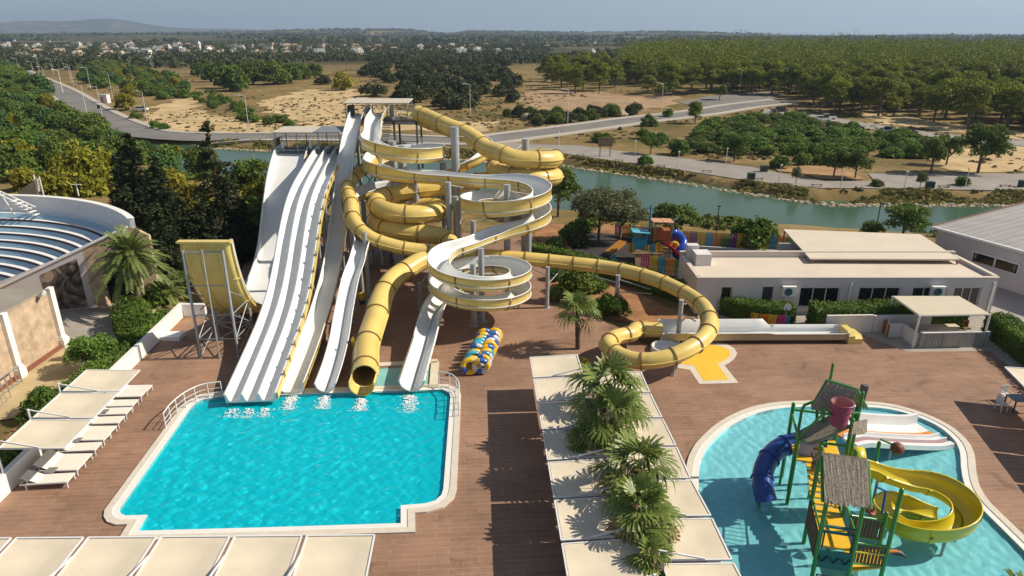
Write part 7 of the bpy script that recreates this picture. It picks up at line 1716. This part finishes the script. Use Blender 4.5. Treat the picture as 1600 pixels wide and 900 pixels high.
# ---- plants beyond the river
PR_ = np.random.default_rng(5)
def inside(p, poly):
    x, y = p; r = False; n = len(poly)
    for i in range(n):
        x0, y0 = poly[i]; x1, y1 = poly[(i+1) % n]
        if (y0 > y) != (y1 > y) and x < (x1-x0)*(y-y0)/(y1-y0)+x0: r = not r
    return r
ROADP = P[:, :2]
def scatter(pxs, n, spacing, keys, label, cat, group, hr, seed, avoid_road=6.5, wide=1.0):
    rg = np.random.default_rng(seed); poly = [tuple(GT(x, y)[:2]) for x, y in pxs]; xs_, ys_ = zip(*poly); pts = []; tries = 0
    while len(pts) < n and tries < n*60:
        tries += 1; q = np.array((rg.uniform(min(xs_), max(xs_)), rg.uniform(min(ys_), max(ys_))))
        if not inside(q, poly): continue
        if any((q[0]-a)**2+(q[1]-b)**2 < spacing**2 for a, b in pts): continue
        if avoid_road and np.min(np.sum((ROADP-q)**2, 1)) < avoid_road**2: continue
        pts.append(tuple(q))
    for x, y in pts:
        plant(keys[int(rg.integers(len(keys)))], x, y, tz(x, y)-.05, label, cat, group, h=rg.uniform(*hr), sq=rg.uniform(.85, 1.2)*wide)
    return pts
def one(key, px, py, h, label, cat='tree', sq=1.0): p = GT(px, py); return plant(key, p.x, p.y, p.z-.05, label, cat, h=h, sq=sq)
scatter([(-30,120),(60,132),(95,152),(140,185),(175,205),(240,219),(300,228),(300,262),(200,275),(60,280),(-60,280)], 170, 2.9, ('shrub','shrub','shrub_blue','shrub','shrub_bright','yellow_shrub','shrub','shrub_blue','round_tree'), 'green shrub in the thick growth on the slope between the theatre and the left road', 'shrub', 'shrubs on the left slope', (3.2,5.6), 1, 7.5)
scatter([(-60,104),(0,108),(40,124),(90,152),(70,152),(-60,150)], 26, 4.5, ('shrub','shrub_blue','round_tree'), 'tall green tree below the far stretch of the left road', 'tree', 'trees below the far left road', (6,9), 2, 7)
scatter([(150,104),(205,100),(280,128),(296,152),(262,162),(215,156),(185,158),(150,140),(110,118)], 80, 4.4, ('shrub','shrub','shrub_blue','yellow_shrub'), 'green shrub in the strip on the far side of the left road', 'shrub', 'shrubs across the left road', (3.0,5.5), 3, 8)
scatter([(300,150),(330,142),(360,160),(440,190),(480,203),(440,203),(380,192),(320,172)], 34, 3.5, ('shrub','shrub_bright'), 'low green shrub along the dry gully beside the sandy lot', 'shrub', 'shrubs in the gully', (1.3,2.6), 4, 6)
for i, (px, py, h) in enumerate(((310,118,9),(330,126,10),(352,136,11),(370,140,12),(395,130,11),(412,124,12),(430,130,12),(455,128,11),(475,122,10),(440,116,10),(380,116,10),(345,112,9),(320,106,8),(492,120,9))): one('big_tree', px, py+2, h*.95, 'large dark green round tree in the clump behind the sandy lot')['group'] = 'round trees behind the sandy lot'
one('yellow_shrub', 198,172,6.0,'bright yellow-green round tree beside the white parked car', sq=1.2); one('yellow_shrub', 537,141,9.5,'green-yellow round tree alone at the left end of the dark scrub', sq=1.0); one('shrub_dark', 505,132,5,'dark low tree between the round trees and the dark scrub'); one('shrub', 212,186,2.5,'small green shrub in front of the white parked car'); one('shrub_bright', 243,201,2,'small green shrub at the foot of the tall lamp by the lot'); one('shrub_bright', 258,203,2,'small green shrub right of the tall lamp by the lot'); one('shrub_bright', 322,207,1.8,'small green shrub at the kerb of the road bend')
scatter([(566,118),(600,98),(660,94),(800,98),(808,140),(805,172),(720,180),(640,160),(575,150)], 135, 5.0, ('shrub_dark',), 'dark olive bush in the dense scrub patch behind the slide tower', 'bush', 'dark scrub behind the tower', (4.2,6.5), 6, 6)
scatter([(790,180),(900,178),(1000,172),(1010,182),(930,192),(840,198)], 24, 3.2, ('shrub_dark','shrub'), 'dark green bush at the foot of the picnic clearing beside the road', 'bush', 'bushes by the picnic clearing', (2.2,3.6), 7, 7)
scatter([(835,128),(880,112),(985,112),(990,140),(930,146),(860,150)], 26, 6.5, ('pine',), 'yellowish pine in the grove left of the parking area', 'pine tree', 'pines in the left grove', (7.5,11), 8, 7)
scatter([(985,130),(1060,120),(1060,150),(1010,156)], 9, 6, ('round_tree','pine'), 'mixed tree in the picnic clearing before the parking area', 'tree', 'trees in the picnic clearing', (4.5,8), 9, 7)
FR = scatter([(1040,150),(1120,146),(1240,150),(1300,178),(1420,184),(1500,200),(1640,212),(1780,225),(1780,150),(1500,138),(1200,134),(1050,138)], 270, 6.4, ('pine',), 'olive-green pine of the large wood on the right beyond the parking area', 'pine tree', 'pines of the right wood', (7.5,11), 10, 7)
scatter([(1075,240),(1090,205),(1150,186),(1230,184),(1330,205),(1430,216),(1470,232),(1440,250),(1330,246),(1230,244),(1130,244)], 105, 3.2, ('shrub_bright','shrub_bright','shrub'), 'bright green shrub in the low thicket between promenade and pine wood', 'shrub', 'shrubs in the thicket', (1.7,2.7), 11, 7, 1.45)
for a in (('shrub_bright',1044,183,2.6,'bright bush at the roadside by the parking area'),('shrub_bright',1014,197,3.0,'bright green bush alone at the near side of the road'),('pine',1086,193,5.5,'small slim pine at the near side of the road'),('round_tree',1124,156,5.0,'dark small tree standing in the parking area'),('shrub_bright',1005,217,2.6,'round green bush on the dry grass, upper of two'),('bright_tree',1016,241,3.6,'round tree above its shadow at the promenade edge by the dry grass'),('shrub_bright',1033,224,2.4,'green bush right of the round bush on the dry grass'),('shrub_bright',1060,242,3.2,'green bush on the promenade edge left of the dark round tree'),('round_tree',1147,252,4.2,'dark round tree with a wide shadow at the promenade edge'),('shrub_bright',948,223,2.2,'pale green bush on the dry grass above the promenade, right one'),('shrub',936,222,2.4,'pale green bush on the dry grass above the promenade, left one'),('round_tree',1302,277,4.6,'left of two round trees on the red earth by the promenade'),('round_tree',1336,279,4.7,'right of two round trees on the red earth by promenade'),('round_tree',1528,270,7.0,'largest round tree at the sandy ground by the promenade'),('round_tree',1454,270,5.2,'round tree left of the largest one at the sandy ground'),('round_tree',1478,258,4.6,'round tree behind, between the two large ones at sandy ground'),('shrub_bright',1428,246,3.0,'green bush at the right end of the low thicket'),('shrub_bright',1220,263,2.6,'green bush at the left of the red earth patch'),('shrub_bright',1251,258,2.4,'green bush above the red earth patch'),('shrub_bright',1278,258,2.0,'small bush above the red earth patch, right one'),('shrub_bright',1009,257,1.9,'small bush beside the waste container on the promenade'),('shrub',1368,303,1.4,'small green bush on the river bank edge'),('shrub_bright',1500,305,1.6,'green bush at the bank below the right promenade')): one(*a)
# two slanting young trees at the promenade
for px, py, lb in ((1243,288,'thin leaning young tree with dry leaves on the promenade'),(1437,296,'thin young tree with pale leaves on the right promenade')): one('olive', px, py, 2.6, lb, sq=.6)
# forest mass beyond the countable pines, scrub tufts and far woods
def blob_field(name, pts, sizes, m, seed, per=7, leaf=1.0, flat=.75):
    rg = np.random.default_rng(seed); n = len(pts); P_ = np.repeat(np.asarray(pts), per, 0); s = np.repeat(np.asarray(sizes), per); d = rdir(rg, n*per); d[:, 2] = np.abs(d[:, 2])
    C = P_+d*(s*.5*rg.uniform(.6, 1.0, n*per))[:, None]*np.array((1, 1, flat)); nr = d*.8+rdir(rg, n*per)*.5; nr /= np.linalg.norm(nr, axis=1)[:, None]; a = np.cross(nr, rdir(rg, n*per)); a /= np.linalg.norm(a, axis=1)[:, None]; b = np.cross(nr, a); q = (s*.36*leaf)[:, None]
    return tag(mesh_obj(name, quad_mesh(name, C, a*q, b*q*.8, m)), kind='stuff')
rg = np.random.default_rng(77)
def polar_pts(n, az0, az1, d0, d1, mask=None):
    az = np.radians(rg.uniform(az0, az1, n)); d = np.exp(rg.uniform(math.log(d0), math.log(d1), n)); x = d*np.sin(az); y = d*np.cos(az)
    if mask is not None: k = mask(x, y, d, np.degrees(az)); x, y, d = x[k], y[k], d[k]
    return np.stack([x, y, terrain(x, y)], -1), d
def rng_sz(n, a, b): return rg.uniform(a, b, n)
def crown_mass(name, pts, sizes, m, seed, per=60, leaf=.42):
    rg = np.random.default_rng(seed); n = len(pts); sub_ = 6
    cc = np.repeat(np.asarray(pts), sub_, 0)+rg.normal(size=(n*sub_, 3))*np.repeat(np.asarray(sizes), sub_)[:, None]*np.array((.26, .26, .17)); cs = np.repeat(np.asarray(sizes), sub_)*rg.uniform(.22, .40, n*sub_); k = per//sub_
    P_ = np.repeat(cc, k, 0); r_ = np.repeat(cs, k); d = rdir(rg, len(P_)); d[:, 2] = np.where(d[:, 2] < -.2, -d[:, 2], d[:, 2]); C = P_+d*(r_*rg.uniform(.6, 1.05, len(P_)))[:, None]*np.array((1, 1, .7))
    nr = d*.7+rdir(rg, len(P_))*.7; nr /= np.linalg.norm(nr, axis=1)[:, None]; a = np.cross(nr, rdir(rg, len(P_))); a /= np.linalg.norm(a, axis=1)[:, None]; b = np.cross(nr, a); q = leaf*rg.uniform(.7, 1.4, len(P_))[:, None]
    return tag(mesh_obj(name, quad_mesh(name, C, a*q, b*q*.7, m)), kind='stuff')
pts_, d_ = polar_pts(3300, 9, 46, 290, 720, lambda x, y, d, a: np.array([np.min(np.sum((ROADP-np.array(q))**2, 1)) > 64 for q in zip(x, y)])); crown_mass('pine_wood_mass', pts_+np.stack([0*d_, 0*d_, rg.uniform(2.5, 7.0, len(d_))], -1), rng_sz(len(pts_), 8, 16), L_PINE, 1, per=156, leaf=.38)
pts_, d_ = polar_pts(5200, -42, 12, 480, 1500, lambda x, y, d, a: vnoise(x, y, 120, 44) > .46); blob_field('far_scrub', pts_+np.array((0,0,1)), rg.uniform(3, 8, len(pts_)), L_DARK, 2, per=7, leaf=.8)
pts_, d_ = polar_pts(15000, -42, 46, 1400, 5500, lambda x, y, d, a: vnoise(x, y, 260, 45) > .42); blob_field('far_woods', pts_+np.array((0,0,2)), rg.uniform(8, 22, len(pts_)), L_DARK, 3, per=4, leaf=1.1, flat=.4)
pts_, d_ = polar_pts(3600, -38, 3, 560, 1450); pts_ = pts_[np.array([np.min(np.sum((ROADP-q[:2])**2, 1)) > 120 for q in pts_])]; crown_mass('town_trees', pts_+np.array((0,0,2.2)), rng_sz(len(pts_), 4, 9), L_DARK, 8, per=24, leaf=.8)
# dry tufts on the near side of the far land
pts_, d_ = polar_pts(9000, -40, 42, 105, 430, lambda x, y, d, a: (vnoise(x, y, 22, 46) > .52) & (y > np.interp(x, fx, fy)+4)); 
k = np.array([np.min(np.sum((ROADP-q[:2])**2, 1)) > 49 for q in pts_]); pts_ = pts_[k]
PROM_POLY = [tuple(GT(x, y)[:2]) for x, y in [(745,232),(882,246),(980,258),(1075,271.5),(1200,288),(1280,294.5),(1335,300.5),(1600,299),(1700,299),(1700,270),(1600,272),(1500,272),(1356,272),(1240,262),(1175,256),(1075,246),(980,234),(905,224),(832,222),(770,220)]]
PARK_POLY = [tuple(GT(x, y)[:2]) for x, y in [(1060,160),(1110,150),(1205,143),(1225,150),(1205,155),(1120,168),(1095,170)]]
pts_ = np.array([q for q in pts_ if not inside(q[:2], PROM_POLY) and not inside(q[:2], PARK_POLY)])
L_TUFT = leaf_mat('dry_tuft_leaves', (.085,.085,.03), (.19,.14,.055)); blob_field('dry_tufts', pts_, rg.uniform(.5, 1.5, len(pts_)), L_TUFT, 4, per=9, leaf=.7, flat=.5)
# river bank: stones and low growth
bx_ = rg.uniform(-60, 130, 5200); by_ = np.interp(bx_, fx, fy)+rg.uniform(-.6, 1.6, 5200); bz = terrain(bx_, by_)
mb = MB()
for x, y, z in list(zip(bx_, by_, bz))[:2600]: 
    s = rg.uniform(.12, .42); p = [(x+s*rg.uniform(.6,1.1)*a, y+s*rg.uniform(.6,1.1)*b, max(z,-2.1)+s*c*rg.uniform(.5,.9)) for a, b, c in ((-1,-1,-.5),(1,-1,-.5),(1,1,-.5),(-1,1,-.5),(-.6,-.6,.8),(.6,-.6,.8),(.6,.6,.8),(-.6,.6,.8))]; mb.add(p, [(0,1,5,4),(1,2,6,5),(2,3,7,6),(3,0,4,7),(4,5,6,7)])
tag(mb.build('bank_stones', mat('pale_bank_stone', (.42,.33,.22), rough=.9, noise=.3, nscale=.6)), kind='stuff')
bx_ = rg.uniform(-60, 130, 5200); by_ = np.interp(bx_, fx, fy)+rg.uniform(1.2, 5.5, 5200)**1.0; k = vnoise(bx_, by_, 5, 47) > .36; bx_, by_ = bx_[k], by_[k]
blob_field('bank_growth', np.stack([bx_, by_, np.maximum(terrain(bx_, by_), -2)+.1], -1), rg.uniform(.5, 1.1, len(bx_)), leaf_mat('bank_growth_leaves', (.13,.16,.03), (.27,.22,.07)), 5, per=9, leaf=.8, flat=.32)
bx_ = rg.uniform(-70, 90, 2600); by_ = np.interp(bx_, nx, ny)-rg.uniform(1.0, 9, 2600); k = (by_ > 64) & (vnoise(bx_, by_, 6, 48) > .45); bx_, by_ = bx_[k], by_[k]
blob_field('near_bank_growth', np.stack([bx_, by_, np.maximum(terrain(bx_, by_), -2)+.1], -1), rg.uniform(.6, 1.5, len(bx_)), L_SHRUB, 6, per=10, leaf=.6, flat=.7)
# limestone boulders by the picnic clearing
for i, (px, py, s) in enumerate(((822,186,1.3),(838,190,1.1),(848,184,1.6),(856,192,1.2),(870,188,.9),(862,178,1.1),(958,180,1.4),(970,182,1.6),(980,179,1.2))):
    p = GT(px, py); mb = MB(); mb.ball((0,0,.4*s), s, n=6, sq=(1.2,.9,.7)); r_ = np.random.default_rng(i); mb.v = [tuple(np.array(v)*r_.uniform(.8, 1.15, 3)) for v in mb.v]; mb.sm = [False]*len(mb.sm); o = mb.build('boulder', MATS['pale_bank_stone'], None, off=(0,0,0)); o.location = p; tag(o, 'pale limestone boulder lying between the road and the dark bushes', 'boulder', 'boulders by the road')
# ---- the town
HM = [mat('town_wall_white', (.62,.60,.56), noise=.1, nscale=.3), mat('town_wall_cream', (.52,.42,.31), noise=.1, nscale=.3), mat('town_wall_grey', (.40,.38,.36), noise=.1, nscale=.3), mat('town_wall_ochre', (.48,.32,.18), noise=.1, nscale=.3)]
HR = [mat('town_flat_roof', (.48,.45,.41), noise=.15, nscale=.4), mat('town_tile_roof', (.36,.24,.17), noise=.2, nscale=.4)]
def house_proto(w, d, h, kind, wm):
    mb = MB(); mb.box((0,0,h/2-1), (w,d,h+2))
    if kind == 0: mb.box((0,0,h+.15), (w+.3,d+.3,.3), mi=1); mb.box((w*.2,d*.15,h+1.2), (w*.35,d*.4,2.2)); mb.box((-w*.25,0,h+.9), (1.2,1.2,1.2), mi=1)
    elif kind == 1: mb.add([(-w/2-.4,-d/2-.4,h), (w/2+.4,-d/2-.4,h), (w/2+.4,d/2+.4,h), (-w/2-.4,d/2+.4,h), (-w*.2,0,h+2.2), (w*.2,0,h+2.2)], [(0,1,5,4), (1,2,5), (2,3,4,5), (3,0,4), (3,2,1,0)], mi=1)
    else: mb.box((w*.15,0,h+1.5), (w*.7,d,3.0)); mb.box((w*.15,0,h+3.1), (w*.7+.3,d+.3,.25), mi=1); mb.box((-w*.35,0,h+.1), (w*.3,d,.2), mi=1)
    nfl = max(1, int(h/3))
    for f in range(nfl):
        for k in range(int(w/3)): x = -w/2+1.5+k*3; mb.box((x,-d/2-.02,1.6+f*3), (1.2,.1,1.3), mi=2)
        for k in range(int(d/3.5)): y = -d/2+1.6+k*3.5; mb.box((w/2+.02,y,1.6+f*3), (.1,1.2,1.3), mi=2)
    o = mb.build('house', [wm, HR[1 if kind == 1 else 0], M_GLASS], None, off=(0,0,0)); COL.objects.unlink(o); return o.data
hr_ = np.random.default_rng(31); HP_ = [house_proto(w, d, h, k, HM[m]) for w, d, h, k, m in ((11,9,6.2,0,0),(14,10,6.5,2,0),(10,9,3.6,1,1),(12,10,6.3,0,1),(16,11,9.2,0,0),(9,9,3.4,0,2),(12,9,6.0,0,1),(13,10,6.4,1,3),(18,10,6.2,2,1))]
pts = []
def town(n, xr, yr, f=1.0):
    k = 0; tr = 0
    while k < n and tr < n*40:
        tr += 1; px = hr_.uniform(*xr); py = hr_.uniform(*yr); p = GT(px, py)
        if any((p.x-a)**2+(p.y-b)**2 < 15**2 for a, b in pts) or np.min(np.sum((ROADP-np.array(p[:2]))**2, 1)) < 200: continue
        pts.append((p.x, p.y)); o = bpy.data.objects.new('house', HP_[int(hr_.integers(len(HP_)))]); COL.objects.link(o); o.location = p; o.rotation_euler = (0,0,hr_.uniform(-.5,.5)+.3); s = hr_.uniform(.35,.75)*f; o.scale = (s,s,s); tag(o, 'small pale house among the trees of the distant town', 'house', 'houses of the distant town'); k += 1
town(60, (28,260), (75,97)); town(62, (180,450), (73,90)); town(40, (400,560), (74,88)); town(34, (540,800), (73,88), .9); town(16, (0,200), (62,78)); town(14, (800,1180), (68,84), .9); town(8, (1180,1360), (66,78), .9)
p = GT(313,84); t = thing('minaret', 'slim white minaret with a small dome in the distant town', 'minaret', tuple(p)); D = math.hypot(p.x, p.y); h = 17*D/1067*.98
mb = MB(); mb.tube([p, p+Vector((0,0,h*.72))], 1.5, n=10); mb.tube([p+Vector((0,0,h*.72)), p+Vector((0,0,h*.78))], 2.0, n=10); mb.tube([p+Vector((0,0,h*.78)), p+Vector((0,0,h*.86)), p+Vector((0,0,h))], [1.2,1.2,.05], n=10); mb.build('shaft', M_WPAINT, t); mb = MB(); mb.ball(p+Vector((9,0,2.5)), 4.2, n=8); mb.build('dome', M_WPAINT, t)
# ================================================================ AIR
mb = MB(); mb.box((0, 9000, 100), (36000, 22000, 520))
hz = mb.build('haze', bpy.data.materials.new('thin_haze'), None); tag(hz, kind='stuff')
m = bpy.data.materials['thin_haze']; m.use_nodes = True; t_ = m.node_tree
for n in list(t_.nodes): t_.nodes.remove(n)
o_ = t_.nodes.new('ShaderNodeOutputMaterial'); v_ = t_.nodes.new('ShaderNodeVolumePrincipled'); v_.inputs['Color'].default_value = (.58,.76,1,1); v_.inputs['Density'].default_value = .00013; v_.inputs['Anisotropy'].default_value = .2; t_.links.new(v_.outputs[0], o_.inputs['Volume'])
